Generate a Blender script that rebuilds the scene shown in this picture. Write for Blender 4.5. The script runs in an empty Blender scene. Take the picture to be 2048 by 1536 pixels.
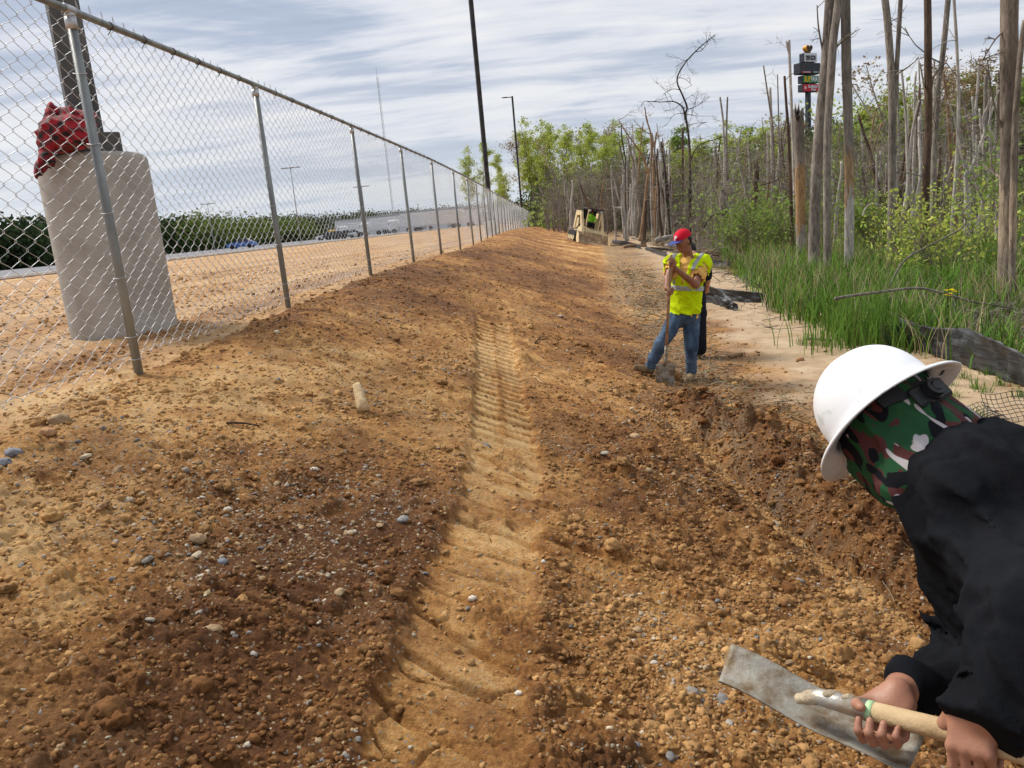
import bpy, math, random, numpy as np
from math import sin, cos, pi, radians, sqrt, hypot
from mathutils import Vector, Matrix
random.seed(7); RNG = np.random.default_rng(7)
SC = bpy.context.scene
COL = SC.collection
# ------------------------------------------------------------------ camera
CAMZ = 2.05
cd = bpy.data.cameras.new('camera'); cam = bpy.data.objects.new('camera', cd); COL.objects.link(cam)
cd.sensor_width = 36.0; cd.lens = 1538/2048*36; cd.clip_start = 0.05; cd.clip_end = 6000
def Rx(a): c, s = cos(a), sin(a); return np.array([[1, 0, 0], [0, c, -s], [0, s, c]])
def Rz(a): c, s = cos(a), sin(a); return np.array([[c, -s, 0], [s, c, 0], [0, 0, 1]])
CR = Rz(radians(5.3)) @ Rx(radians(78)) @ Rz(radians(-5.2))
CP = np.array([0, 0, CAMZ])
cam.matrix_world = Matrix.Translation(CP) @ Matrix([list(r) for r in CR]).to_4x4()
SC.camera = cam
# ------------------------------------------------------------------ sky and sun
SUN_EL, SUN_AZ = 50.0, -62.0        # azimuth measured from +Y towards +X
sl = bpy.data.lights.new('sun', 'SUN'); so = bpy.data.objects.new('sun', sl); COL.objects.link(so)
sl.energy = 3.5; sl.angle = radians(16); sl.color = (1.0, 0.95, 0.88)
sd = Vector((sin(radians(SUN_AZ))*cos(radians(SUN_EL)), cos(radians(SUN_AZ))*cos(radians(SUN_EL)), sin(radians(SUN_EL))))
so.rotation_euler = (-sd).to_track_quat('-Z', 'Y').to_euler()
W = bpy.data.worlds.new('World'); SC.world = W; W.use_nodes = True
nt = W.node_tree; nt.nodes.clear()
def N(t, ty, **kw):
    n = t.nodes.new(ty)
    for k, v in kw.items():
        if k.startswith('i_'):
            key = k[2:]; key = int(key) if key.isdigit() else key.replace('_', ' ')
            n.inputs[key].default_value = v
        else: setattr(n, k, v)
    return n
def ramp(t, stops, interp='LINEAR'):
    n = t.nodes.new('ShaderNodeValToRGB'); cr = n.color_ramp; cr.interpolation = interp
    while len(cr.elements) < len(stops): cr.elements.new(0.5)
    for e, (p, c) in zip(cr.elements, stops):
        e.position = p; e.color = (c if len(c) == 4 else (*c, 1)) if hasattr(c, '__len__') else (c, c, c, 1)
    return n
L = nt.links.new
out = N(nt, 'ShaderNodeOutputWorld')
sky = N(nt, 'ShaderNodeTexSky', sky_type='NISHITA', sun_disc=False)
sky.sun_elevation = radians(SUN_EL); sky.sun_rotation = radians(SUN_AZ); sky.dust_density = 1.5
bs = N(nt, 'ShaderNodeBackground', i_Strength=0.09); L(sky.outputs[0], bs.inputs[0])
tc = N(nt, 'ShaderNodeTexCoord'); sx = N(nt, 'ShaderNodeSeparateXYZ'); L(tc.outputs['Generated'], sx.inputs[0])
zz = N(nt, 'ShaderNodeMath', operation='ADD', i_1=0.10); zm = N(nt, 'ShaderNodeMath', operation='MAXIMUM', i_1=0.0)
L(sx.outputs['Z'], zm.inputs[0]); L(zm.outputs[0], zz.inputs[0])
dx = N(nt, 'ShaderNodeMath', operation='DIVIDE'); dy = N(nt, 'ShaderNodeMath', operation='DIVIDE')
L(sx.outputs['X'], dx.inputs[0]); L(zz.outputs[0], dx.inputs[1]); L(sx.outputs['Y'], dy.inputs[0]); L(zz.outputs[0], dy.inputs[1])
cx = N(nt, 'ShaderNodeCombineXYZ'); L(dx.outputs[0], cx.inputs[0]); L(dy.outputs[0], cx.inputs[1])
def cloudnoise(rot, sc, scale, det, dist, off=0.0, rough=.55):
    mp = N(nt, 'ShaderNodeMapping'); mp.inputs['Rotation'].default_value = (0, 0, radians(rot)); mp.inputs['Scale'].default_value = (*sc, 1); mp.inputs['Location'].default_value = (off, off*1.7, 0)
    L(cx.outputs[0], mp.inputs[0])
    n = N(nt, 'ShaderNodeTexNoise', i_Scale=scale, i_Detail=det, i_Roughness=rough, i_Distortion=dist); L(mp.outputs[0], n.inputs['Vector'])
    return n.outputs['Fac']
c1 = cloudnoise(-26, (0.50, 1.15), 1.0, 9, 0.9, 3.3, .6)
c2 = cloudnoise(-24, (0.34, 0.60), 1.0, 5, 0.7, 9.1)
c3 = cloudnoise(-28, (0.7, 4.0), 1.3, 6, 0.6, 1.2, .5)
a1 = N(nt, 'ShaderNodeMath', operation='MULTIPLY', i_1=0.42); L(c1, a1.inputs[0])
a2 = N(nt, 'ShaderNodeMath', operation='MULTIPLY_ADD', i_1=0.42); L(c2, a2.inputs[0]); L(a1.outputs[0], a2.inputs[2])
a3 = N(nt, 'ShaderNodeMath', operation='MULTIPLY_ADD', i_1=0.16); L(c3, a3.inputs[0]); L(a2.outputs[0], a3.inputs[2])
cr = ramp(nt, [(0.40, (.42, .49, .63)), (0.455, (.53, .60, .74)), (0.50, (.84, .86, .93)), (0.55, (1.0, 1.0, 1.0))]); L(a3.outputs[0], cr.inputs[0])
hz = ramp(nt, [(0.0, (.62, .76, .93)), (0.05, (.70, .78, .90)), (0.16, (.86, .87, .92)), (0.3, (.86, .87, .92))]); L(sx.outputs['Z'], hz.inputs[0])
hf = ramp(nt, [(0.0, .75), (0.08, .5), (0.22, .0)]); L(sx.outputs['Z'], hf.inputs[0])
mh = N(nt, 'ShaderNodeMix', data_type='RGBA'); L(hf.outputs[0], mh.inputs['Factor']); L(cr.outputs[0], mh.inputs['A']); L(hz.outputs[0], mh.inputs['B'])
bc = N(nt, 'ShaderNodeBackground', i_Strength=0.79); L(mh.outputs['Result'], bc.inputs[0])
mx = N(nt, 'ShaderNodeMixShader', i_Fac=0.88); L(bs.outputs[0], mx.inputs[1]); L(bc.outputs[0], mx.inputs[2]); L(mx.outputs[0], out.inputs[0])
SC.view_settings.view_transform = 'Standard'; SC.view_settings.look = 'None'; SC.view_settings.exposure = 0.24; SC.view_settings.gamma = 1.0
SC.cycles.max_bounces = 6; SC.cycles.diffuse_bounces = 3; SC.cycles.glossy_bounces = 2; SC.cycles.transmission_bounces = 4; SC.cycles.transparent_max_bounces = 12
SC.cycles.use_denoising = True

# ------------------------------------------------------------------ helpers
def ray(px, py): return CR @ np.array([(px-1024)/1538., -(py-768)/1538., -1.])
def at(px, py, w): return CP + w*ray(px, py)           # point w metres deep along the view axis
FH = np.array([-sin(radians(5.3)), cos(radians(5.3)), 0])
def ath(px, py, h):                                    # point h metres ahead, measured level
    d = ray(px, py); return CP + h/(d @ FH)*d
def smooth(t): t = np.clip(t, 0, 1); return t*t*(3-2*t)
def tag(o, label=None, cat=None, group=None, kind=None):
    if label: o['label'] = label
    if cat: o['category'] = cat
    if group: o['group'] = group
    if kind: o['kind'] = kind
    return o
def mesh_np(name, v, f, mat, parent=None, shade=True, quads=None):
    """v (n,3); f list of tuples or int array of quads/tris"""
    me = bpy.data.meshes.new(name)
    v = np.asarray(v, np.float32)
    if isinstance(f, np.ndarray):
        k = f.shape[1]; me.vertices.add(len(v)); me.vertices.foreach_set('co', v.ravel())
        me.loops.add(f.size); me.loops.foreach_set('vertex_index', f.astype(np.int32).ravel())
        me.polygons.add(len(f)); me.polygons.foreach_set('loop_start', np.arange(0, f.size, k, dtype=np.int32))
        me.polygons.foreach_set('loop_total', np.full(len(f), k, np.int32)); me.update(calc_edges=True)
    else:
        me.from_pydata(v.tolist(), [], f); me.update()
    if shade: me.shade_smooth()
    for m in (mat if isinstance(mat, (list, tuple)) else [mat]): me.materials.append(m)
    o = bpy.data.objects.new(name, me); COL.objects.link(o)
    if parent is not None: o.parent = parent
    return o
def empty(name, loc=(0, 0, 0), rz=0.0):
    o = bpy.data.objects.new(name, None); COL.objects.link(o); o.location = loc; o.rotation_euler = (0, 0, rz); o.empty_display_size = .2
    return o
def copy_tree(o, parent=None):
    c = o.copy(); COL.objects.link(c)
    if parent is not None: c.parent = parent
    for ch in [x for x in o.children]: copy_tree(ch, c)
    return c
class MB:
    """collects quads / tris / ngons in one mesh"""
    def __init__(s): s.v = []; s.f = []; s.n = 0; s.mi = []; s.cm = 0
    def add(s, v, f):
        v = np.asarray(v, float); s.v.append(v)
        for q in f: s.f.append(tuple(int(i)+s.n for i in q)); s.mi.append(s.cm)
        s.n += len(v)
    def box(s, c, size, rot=None, bev=0.0):
        sx_, sy_, sz_ = [q/2 for q in size]
        b = min(bev, sx_*.9, sy_*.9, sz_*.9)
        if b <= 0:
            v = np.array([[x, y, z] for z in (-sz_, sz_) for y in (-sy_, sy_) for x in (-sx_, sx_)])
            f = [(0, 2, 3, 1), (4, 5, 7, 6), (0, 1, 5, 4), (2, 6, 7, 3), (0, 4, 6, 2), (1, 3, 7, 5)]
        else:
            v = []; idx = {}
            for X in (-1, 1):
                for Y in (-1, 1):
                    for Z in (-1, 1):
                        for a in range(3):
                            p = [X*(sx_-b), Y*(sy_-b), Z*(sz_-b)]; p[a] = (X, Y, Z)[a]*(sx_, sy_, sz_)[a]
                            idx[(X, Y, Z, a)] = len(v); v.append(p)
            f = []
            for a in range(3):
                o1, o2 = [q for q in range(3) if q != a]
                for S in (-1, 1):
                    ring = []
                    for (p1, p2) in ((-1, -1), (1, -1), (1, 1), (-1, 1)):
                        k = [0, 0, 0]; k[a] = S; k[o1] = p1; k[o2] = p2; ring.append(idx[(*k, a)])
                    f.append(tuple(ring))
            for a in range(3):
                o1, o2 = [q for q in range(3) if q != a]
                for p1 in (-1, 1):
                    for p2 in (-1, 1):
                        k0 = [0, 0, 0]; k0[a] = -1; k0[o1] = p1; k0[o2] = p2; k1 = list(k0); k1[a] = 1
                        f.append((idx[(*k0, o1)], idx[(*k0, o2)], idx[(*k1, o2)], idx[(*k1, o1)]))
            for X in (-1, 1):
                for Y in (-1, 1):
                    for Z in (-1, 1): f.append((idx[(X, Y, Z, 0)], idx[(X, Y, Z, 1)], idx[(X, Y, Z, 2)]))
            v = np.array(v)
        if rot is not None: v = v @ np.asarray(rot).T
        s.add(v + np.asarray(c, float), f)
    def tube(s, pts, r, sides=8, cap=True, sq=None):
        v, f = tube_np(pts, r, sides, cap); s.add(v, f)
    def prism(s, poly, d0, d1, M=None):
        """poly in xz, extruded along y from d0 to d1"""
        n = len(poly); v = np.array([[p[0], d0, p[1]] for p in poly]+[[p[0], d1, p[1]] for p in poly], float)
        if M is not None: v = v @ np.asarray(M[0]).T + np.asarray(M[1])
        f = [tuple(range(n)), tuple(range(2*n-1, n-1, -1))]+[(i, n+i, n+(i+1) % n, (i+1) % n) for i in range(n)]
        s.add(v, f)
    def build(s, name, mat, parent=None, shade=False):
        o = mesh_np(name, np.vstack(s.v), s.f, mat, parent, shade)
        if any(s.mi): o.data.polygons.foreach_set('material_index', s.mi)
        import bmesh
        bm = bmesh.new(); bm.from_mesh(o.data); bmesh.ops.recalc_face_normals(bm, faces=bm.faces); bm.to_mesh(o.data); bm.free()
        return o
def frames(pts):
    pts = np.asarray(pts, float); n = len(pts)
    t = np.gradient(pts, axis=0); t /= np.linalg.norm(t, axis=1)[:, None]+1e-12
    up = np.array([0, 0, 1.]) if abs(t[0, 2]) < .9 else np.array([1., 0, 0])
    u = np.cross(t[0], up); u /= np.linalg.norm(u); U = [u]
    for i in range(1, n):
        u = U[-1]-t[i]*(U[-1] @ t[i]); u /= np.linalg.norm(u)+1e-12; U.append(u)
    U = np.array(U); return t, U, np.cross(t, U)
def tube_np(pts, r, sides=8, cap=True):
    pts = np.asarray(pts, float); n = len(pts); r = np.broadcast_to(np.asarray(r, float), (n,)) if np.ndim(r) < 2 else r
    t, U, V_ = frames(pts); a = np.arange(sides)*2*pi/sides
    rr = r[:, None] if np.ndim(r) == 1 else r
    v = (pts[:, None, :]+(rr*np.cos(a))[..., None]*U[:, None, :]+(rr*np.sin(a))[..., None]*V_[:, None, :]).reshape(-1, 3)
    f = []
    for i in range(n-1):
        for j in range(sides):
            k = (j+1) % sides; f.append((i*sides+j, i*sides+k, (i+1)*sides+k, (i+1)*sides+j))
    if cap: f.append(tuple(range(sides-1, -1, -1))); f.append(tuple((n-1)*sides+j for j in range(sides)))
    return v, f
def spline(P, n=8):
    P = np.asarray(P, float); o = []
    for i in range(len(P)-1):
        p0 = P[max(i-1, 0)]; p1 = P[i]; p2 = P[i+1]; p3 = P[min(i+2, len(P)-1)]
        for k in range(n):
            t = k/n; o.append(.5*((2*p1)+(-p0+p2)*t+(2*p0-5*p1+4*p2-p3)*t*t+(-p0+3*p1-3*p2+p3)*t**3))
    o.append(P[-1]); return np.array(o)
# numpy noise
def _h(ix, iy, s):
    h = (ix.astype(np.int64)*374761393+iy.astype(np.int64)*668265263+s*1442695041) & 0xffffffff
    h = ((h ^ (h >> 13))*1274126177) & 0xffffffff; h = ((h ^ (h >> 16))*2246822519) & 0xffffffff
    return ((h ^ (h >> 15)) & 0xffffff)/float(0xffffff)
def noise(x, y, s=0):
    ix = np.floor(x); iy = np.floor(y); fx = x-ix; fy = y-iy; ix = ix.astype(np.int64); iy = iy.astype(np.int64)
    u = fx*fx*fx*(fx*(fx*6-15)+10); v = fy*fy*fy*(fy*(fy*6-15)+10)
    def g(a, b, dx_, dy_):
        t = _h(ix+a, iy+b, s)*2*pi; return np.cos(t)*dx_+np.sin(t)*dy_
    n00 = g(0, 0, fx, fy); n10 = g(1, 0, fx-1, fy); n01 = g(0, 1, fx, fy-1); n11 = g(1, 1, fx-1, fy-1)
    return ((n00*(1-u)+n10*u)*(1-v)+(n01*(1-u)+n11*u)*v)*1.5
def fbm(x, y, oct=4, s=0, gain=.5):
    o = 0; a = 1.; t = 0
    for k in range(oct): o = o+a*noise(x*2**k+k*17.3, y*2**k-k*9.1, s+k); t += a; a *= gain
    return o/t
def lumps(x, y, cell, s=0, rmin=.25, rmax=.62, dens=1.0):
    """random hemispherical clods, height in units of cell"""
    X = x/cell; Y = y/cell; ix = np.floor(X).astype(np.int64); iy = np.floor(Y).astype(np.int64); o = np.zeros_like(x)
    for a in (-1, 0, 1):
        for b in (-1, 0, 1):
            jx = ix+a; jy = iy+b
            cx_ = jx+_h(jx, jy, s+1); cy_ = jy+_h(jx, jy, s+2); r = rmin+(rmax-rmin)*_h(jx, jy, s+3)**2
            asp = .7+.6*_h(jx, jy, s+5)
            q = 1-((X-cx_)**2*asp+(Y-cy_)**2/asp)/(r*r)
            h = np.sqrt(np.clip(q, 0, 1))*r*(_h(jx, jy, s+4) < dens); o = np.maximum(o, h)
    return o
# ------------------------------------------------------------------ material helpers
def newmat(name):
    m = bpy.data.materials.new(name); m.use_nodes = True; t = m.node_tree
    b = t.nodes['Principled BSDF']; return m, t, b
def mat(name, col, rough=.7, metal=0., var=.15, nscale=8., bump=0., bscale=40., spec=.3, col2=None, det=6, stretch=None, coord='Object', cov=(.4, .62)):
    m, t, b = newmat(name); b.inputs['Roughness'].default_value = rough; b.inputs['Metallic'].default_value = metal
    b.inputs['Specular IOR Level'].default_value = spec
    tc = N(t, 'ShaderNodeTexCoord'); v = tc.outputs[coord]
    if stretch:
        mp = N(t, 'ShaderNodeMapping'); mp.inputs['Scale'].default_value = stretch; t.links.new(v, mp.inputs[0]); v = mp.outputs[0]
    n = N(t, 'ShaderNodeTexNoise', i_Scale=nscale, i_Detail=det, i_Roughness=.6); t.links.new(v, n.inputs['Vector'])
    c2 = col2 if col2 else tuple(c*(1-var*2) for c in col); c1 = col if col2 else tuple(min(1, c*(1+var)) for c in col)
    r = ramp(t, [(cov[0], c2), (cov[1], c1)]); t.links.new(n.outputs['Fac'], r.inputs[0]); t.links.new(r.outputs[0], b.inputs['Base Color'])
    if bump:
        n2 = N(t, 'ShaderNodeTexNoise', i_Scale=bscale, i_Detail=6, i_Roughness=.6); t.links.new(v, n2.inputs['Vector'])
        bp = N(t, 'ShaderNodeBump', i_Strength=min(1, bump), i_Distance=.01 if bump <= 1 else .01*bump); t.links.new(n2.outputs['Fac'], bp.inputs['Height']); t.links.new(bp.outputs[0], b.inputs['Normal'])
    return m
# ------------------------------------------------------------------ terrain
FENCE = [(-3.05, 1.6), (-3.07, 5.06), (-3.2, 8.38), (-3.34, 12.6), (-3.36, 16.3), (-3.38, 20.0), (-3.40, 23.7), (-3.47, 27.5)]
_y = 27.5
while _y < 104: _y += 3.8; FENCE.append((float(np.interp(_y, [27.5, 38.8, 44, 62, 85, 113], [-3.47, -3.9, -4.15, -4.7, -5.2, -5.6])), _y))
FA = np.array(FENCE)
def fx_(y): return np.interp(y, FA[:, 1], FA[:, 0])
def crest_(y): return np.interp(y, [0, 5, 8.4, 12.8, 20, 25, 45, 62, 85, 113, 150], [1.15, 1.22, 1.30, 1.36, 1.34, 1.27, 1.25, 1.18, .95, .6, .4])
def toe_(y): return np.interp(y, [0, 3.6, 6.8, 9, 15, 30, 45, 62, 85, 120], [2.0, 1.55, 1.15, 1.1, 1.35, 1.9, 2.4, 3.0, 3.6, 4])
def macro(x, y):
    x = np.asarray(x, float); y = np.asarray(y, float)
    xf = fx_(y); zc = crest_(y); xt = toe_(y)
    t = (x-xf-.35)/(xt-xf-.35)
    s = np.clip(t, 0, 1); s = .25*smooth(s)+.75*s
    z = zc+(0.06-zc)*s
    z = z+.20*np.exp(-((x-xf-1.1)/1.0)**2)*smooth((y-18)/20)
    # plateau behind the fence
    k = smooth((xf-x)/25.); z = np.where(x < xf, zc+(1.32-zc)*k, z)
    # sand flat and swamp
    r = x > xt; z = np.where(r, .06*np.exp(-(x-xt)/1.2), z)
    hill = smooth((y-70)/90.)*smooth((x-8)/60.)*2+smooth((x-22)/60)*smooth((y-10)/30)*1.5
    return z+np.where(r, hill, 0)
def seg_dist(x, y, P):
    """distance to polyline, arc parameter, signed side"""
    best = np.full(x.shape, 1e9); s = np.zeros(x.shape); sd_ = np.zeros(x.shape); acc = 0
    for a, b in zip(P[:-1], P[1:]):
        dx_, dy_ = b[0]-a[0], b[1]-a[1]; l = hypot(dx_, dy_)
        u = ((x-a[0])*dx_+(y-a[1])*dy_)/(l*l); uc = np.clip(u, 0, 1)
        d = np.hypot(x-a[0]-uc*dx_, y-a[1]-uc*dy_); cr_ = (dx_*(y-a[1])-dy_*(x-a[0]))/l
        m = d < best; best = np.where(m, d, best); s = np.where(m, acc+uc*l, s); sd_ = np.where(m, cr_, sd_); acc += l
    return best, s, sd_
def gp(px, py):
    """ground point seen at a pixel (macro terrain)"""
    d = ray(px, py); t = .5
    for _ in range(4000):
        p = CP+t*d
        if p[2] <= macro(p[0], p[1]): break
        t *= 1.004
    return p
def gxy(L_): return [tuple(gp(*q)[:2]) for q in L_]
TRACK = gxy([(985, 640), (1000, 780), (1010, 900), (1003, 1000), (965, 1150), (915, 1350), (880, 1536)])
_p, _q = np.array(TRACK[-2]), np.array(TRACK[-1]); TRACK.append(tuple(_q+(_q-_p)*1.5))
TRACK2 = gxy([(640, 1040), (560, 1200), (470, 1380), (420, 1536)])
TRACK3 = gxy([(1110, 1000), (1150, 1150), (1190, 1350), (1230, 1536)])
FURROW = gxy([(1385, 860), (1480, 940), (1600, 1050), (1740, 1160), (1900, 1290)])
MOUND = gxy([(1330, 800), (1420, 850), (1530, 900), (1650, 1000), (1780, 1110), (1900, 1230)])
CRUST = gxy([(300, 770), (600, 690), (760, 610)])
PATCH = []
for (a, b, ex, ey, am) in [(700, 600, .9, 1.6, -.28), (860, 545, .8, 3, -.28), (1010, 510, 1.3, 6, -.22), (600, 1150, .5, .45, -.2), (500, 1400, .6, .35, -.15), (840, 980, .35, .8, -.2), (1180, 570, .6, 3, -.22), (800, 760, .8, 1, -.12), (1500, 900, .3, .8, -.12),
                           (1150, 500, 1.2, 8, .22), (1050, 640, .5, 1, .15), (350, 800, 1, .7, .2), (110, 800, .45, .22, .5), (80, 1080, .5, .4, .3), (560, 700, .6, .8, .15), (1400, 1400, .5, .4, .15), (40, 1300, .3, .3, .2)]:
    PATCH.append((*gp(a, b)[:2], ex, ey, am))
def rot2(x, y, a): c, s = cos(a), sin(a); return x*c+y*s, -x*s+y*c
def surface(x, y, cell):
    """detail height and masks. cell = local grid size"""
    x = np.asarray(x, float); y = np.asarray(y, float)
    lod = lambda w: np.clip((w-cell*2.0)/(w*.6), 0, 1)
    z0 = macro(x, y); xf = fx_(y); xt = toe_(y)
    bank = smooth((x-xf+.3)/.5)*(1-smooth((x-xt-.1)/.8))
    left = x < xf
    sandm = smooth((x-xt-.62-.2*smooth((7-y)/3))/.8+.9*fbm(x*1.1, y*1.1, 4, 5))*smooth((9.0+.5*np.sin(y)-x)/1.0)
    big = fbm(x*.35, y*.3, 3, 11); med = fbm(x*1.3, y*1.3, 4, 21); fine = fbm(x*5, y*5, 3, 31)
    rough = np.clip(.55+1.1*med+.5*big, .12, 1.3)
    # calm stretches behind the worker and along the crest, clods at right foreground
    calm = np.exp(-((y-16)/7.)**2)*.35
    cl = smooth((x+.3)/1.0)*smooth((9.5-y)/4.)
    rough = np.clip(rough*(1-calm)+.45*cl, .12, 1.5)
    d1, s1, g1 = seg_dist(x, y, TRACK); d2, s2, g2 = seg_dist(x, y, TRACK2); d3, s3, g3 = seg_dist(x, y, TRACK3)
    edge = .06*fbm(x*4, y*4, 3, 41)
    T1 = smooth((.235+edge-d1)/.05)*smooth(1.2+fbm(x*1.6, y*1.6, 2, 43)*2.6+smooth((y-5)/1.)*.8)*smooth((TRACK[0][1]+.3-y)/.4)
    T2 = smooth((.22+edge-d2)/.06)*smooth(.4+fbm(x*2.2, y*2.2, 3, 44)*3)
    T3 = smooth((.2+edge-d3)/.06)*smooth(.25+fbm(x*2.4, y*2.4, 3, 45)*3)
    T = np.maximum(T1, np.maximum(T2, T3)*.9)
    fd, fs, fg = seg_dist(x, y, FURROW); md, ms, mg = seg_dist(x, y, MOUND)
    fr_end = smooth(fs/.3)
    FUR = np.exp(-(fd/.07)**2)*fr_end*.05
    # smooth cut face on the left of the furrow (towards the bank)
    cut = smooth((.36+edge*1.5-fd)/.12)*(fg > 0)*0+smooth((.30+edge*2-np.abs(fd))/.12)*(fg < 0)
    moundm = np.exp(-(md/.24)**2)*smooth((ms+.0)/.4)
    rough = rough*(1-.86*T)*(1-.8*cut)+moundm*1.15
    rough = np.where(left, np.clip(.5+.8*med, .25, .9), rough)
    rough = rough*(1-.93*sandm)
    sw = x > xt+6.5
    h = np.zeros_like(x)
    warp_x = x+.05*fbm(x*6, y*6, 2, 51); warp_y = y+.05*fbm(x*6+9, y*6, 2, 52)
    # clods, several sizes
    big_d = np.clip(.16+.5*cl+.6*moundm, 0, .85)
    h += lumps(warp_x, warp_y, .30, 100, .15, .42, .5)*.30*.30*np.clip(rough-.25, 0, 1)*lod(.12)
    h += lumps(warp_x, warp_y, .13, 110, .2, .6, .6)*.13*.48*rough*lod(.06)*(.45+1.3*big_d)
    h += lumps(warp_x, warp_y, .062, 120, .2, .65, .8)*.062*.85*rough*lod(.03)*np.clip(.55+2*fine, .15, 1.3)
    h += lumps(x, y, .031, 130, .25, .7, .85)*.031*1.0*np.clip(rough, .3, 1.2)*lod(.016)*(1-.75*T)*(1-.8*sandm)
    h += fbm(x*9, y*9, 5, 61, .62)*.040*rough*lod(.08)+fbm(x*4.2, y*4.2, 4, 67, .6)*.045*bank*(1-.8*T)*smooth((y-6)/4)+fbm(x*38, y*38, 2, 66, .7)*.010*(1-.85*T)*(1-.9*sandm)*lod(.03)+med*.03*(1-sandm)
    h += np.abs(fbm(x*2.4, y*2.4, 3, 63))*.05*rough
    # raked streaks running down the bank
    u, v = rot2(x, y, radians(-38)); st = fbm(u*.9, v*9, 4, 71, .6)
    sm = bank*(1-T)*np.clip(.4+1.4*fbm(x*.5+4, y*.5, 2, 72), 0, 1)
    h += (st*.05+np.abs(fbm(u*2.2, v*22, 3, 75, .6))*.028)*sm*(1-moundm)*lod(.07)
    # grouser bars in the track
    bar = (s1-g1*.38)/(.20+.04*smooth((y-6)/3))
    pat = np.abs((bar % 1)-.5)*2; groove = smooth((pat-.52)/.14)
    near = smooth((y-4.6)/1.2)
    rut = -.030*T1*(.35+.65*near)
    h += rut-groove*T1*(.012+.060*near)
    ctr = np.exp(-((g1)/.03)**2)*T1*near; h += ctr*.02*(.5+fine)
    bar2 = (s1-g1*.42)/.25+.4*noise(x*2, y*2, 73); p2 = np.abs((bar2 % 1)-.5)*2
    h += -smooth((p2-.78)/.2)*T1*(1-near)*.038
    for (Tk, sk, gk) in ((T2, s2, g2), (T3, s3, g3)):
        b = (sk-gk*.5)/.17+.8*noise(x*2.5, y*2.5, 74); p = np.abs((b % 1)-.5)*2
        h += Tk*(.02-smooth((p-.45)/.35)*.035)
    # mud cracks in the smooth track
    ck = 1-np.abs(fbm(x*3.1, y*3.1, 2, 81))*22; ck = np.clip(ck, 0, 1)*smooth((fbm(x*1.5, y*1.5, 2, 82)+.05)*5)
    h -= ck*T1*(1-near)*.03*lod(.03)
    # berm beside track
    h += np.exp(-((d1-.27)/.05)**2)*.010*smooth((TRACK[0][1]-y)/.5)*(.5+rough)
    # furrow and mound
    h += -FUR*2.2+moundm*(.20+.14*med+.07*fine)
    h += -cut*.035
    # sand ripples, rills
    u2, v2 = rot2(x, y, radians(-12)); h += sandm*(fbm(u2*.6, v2*3.5, 3, 91)*.012)
    gul = np.exp(-((x-xt-.35-.25*np.sin(y*1.3))/.5)**2)*(1-bank)*(x > xt-.2)
    h += gul*lumps(x, y, .11, 140, .2, .6, .55)*.05*lod(.05)
    h = np.where(x > 4.2, h-.10*smooth((x-4.2)/.5)+.12*fbm(x*.5, y*.5, 3, 95), h)
    # masks
    tone = .44+.62*fbm(x*.55+3, y*.45, 4, 201)+.40*st*sm+.42*fbm(x*3, y*3, 4, 202)
    tone += .22*np.exp(-((x+2.2)/1.3)**2)*smooth((12-y)/4)
    tone -= .20*np.exp(-((x-.1-.02*y)/1.0)**2-((y-16)/9)**2)
    tone += .36*T1+.34*cut+.10*T2-.10*np.exp(-((d1-.75)/.45)**2)*smooth((5.2-y)/1.5)*(x < .2)
    tone += np.exp(-((x-.5-.03*y)/.7)**2)*smooth((y-11)/5)*.25
    dd2 = np.exp(-(d2/.5)**2); tone -= .22*dd2
    tone = np.where(left, .60+.35*fbm(x*.15, y*.6, 3, 203)+.5*fbm(x*1.1, y*.10, 3, 204)+.3*fine, tone)
    tone -= .34*moundm
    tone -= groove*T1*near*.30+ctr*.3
    for (cx_, cy_, ex, ey, am) in PATCH: tone += am*np.exp(-((x-cx_-.10*(y-cy_)*0+.12*fbm(x*3, y*3, 2, 77))/ex)**2-((y-cy_)/ey)**2)
    grav = np.clip(fbm(x*1.1+7, y*1.1, 3, 211)*2.2+.05, 0, 1)*(1-T)*(1-sandm)
    c0 = gp(470, 990); grav = np.clip(grav+1.1*np.exp(-((x-c0[0])**2+(y-c0[1])**2)/.55), 0, 1)*(1-T)
    litter = 1.3*np.exp(-((x-xt-.25)/.6)**2)*smooth((y-3)/2)*(.6+.8*med)
    litter = np.clip(litter+smooth((x-xt+.9)/.5)*(1-smooth((x-xt-1.0)/.5))*smooth((y-12)/6)*.8, 0, 1)
    litter = litter*(1-.9*moundm); sandm = np.where(left, np.clip(.42+.5*fbm(x*.9, y*.12, 3, 207)+.2*fine, 0, .8), sandm)
    swamp = smooth((x-4.3)/1.2)
    return z0+h, np.stack([np.clip(tone, 0, 1), np.clip(sandm, 0, 1), np.clip(grav, 0, 1), np.clip(np.maximum(litter*(1-.7*sandm), swamp*2)/2, 0, 1)], -1)
def G(x, y, cell=.02):
    z, m = surface(np.array([x]), np.array([y]), np.array([cell])); return float(z[0])
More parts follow.
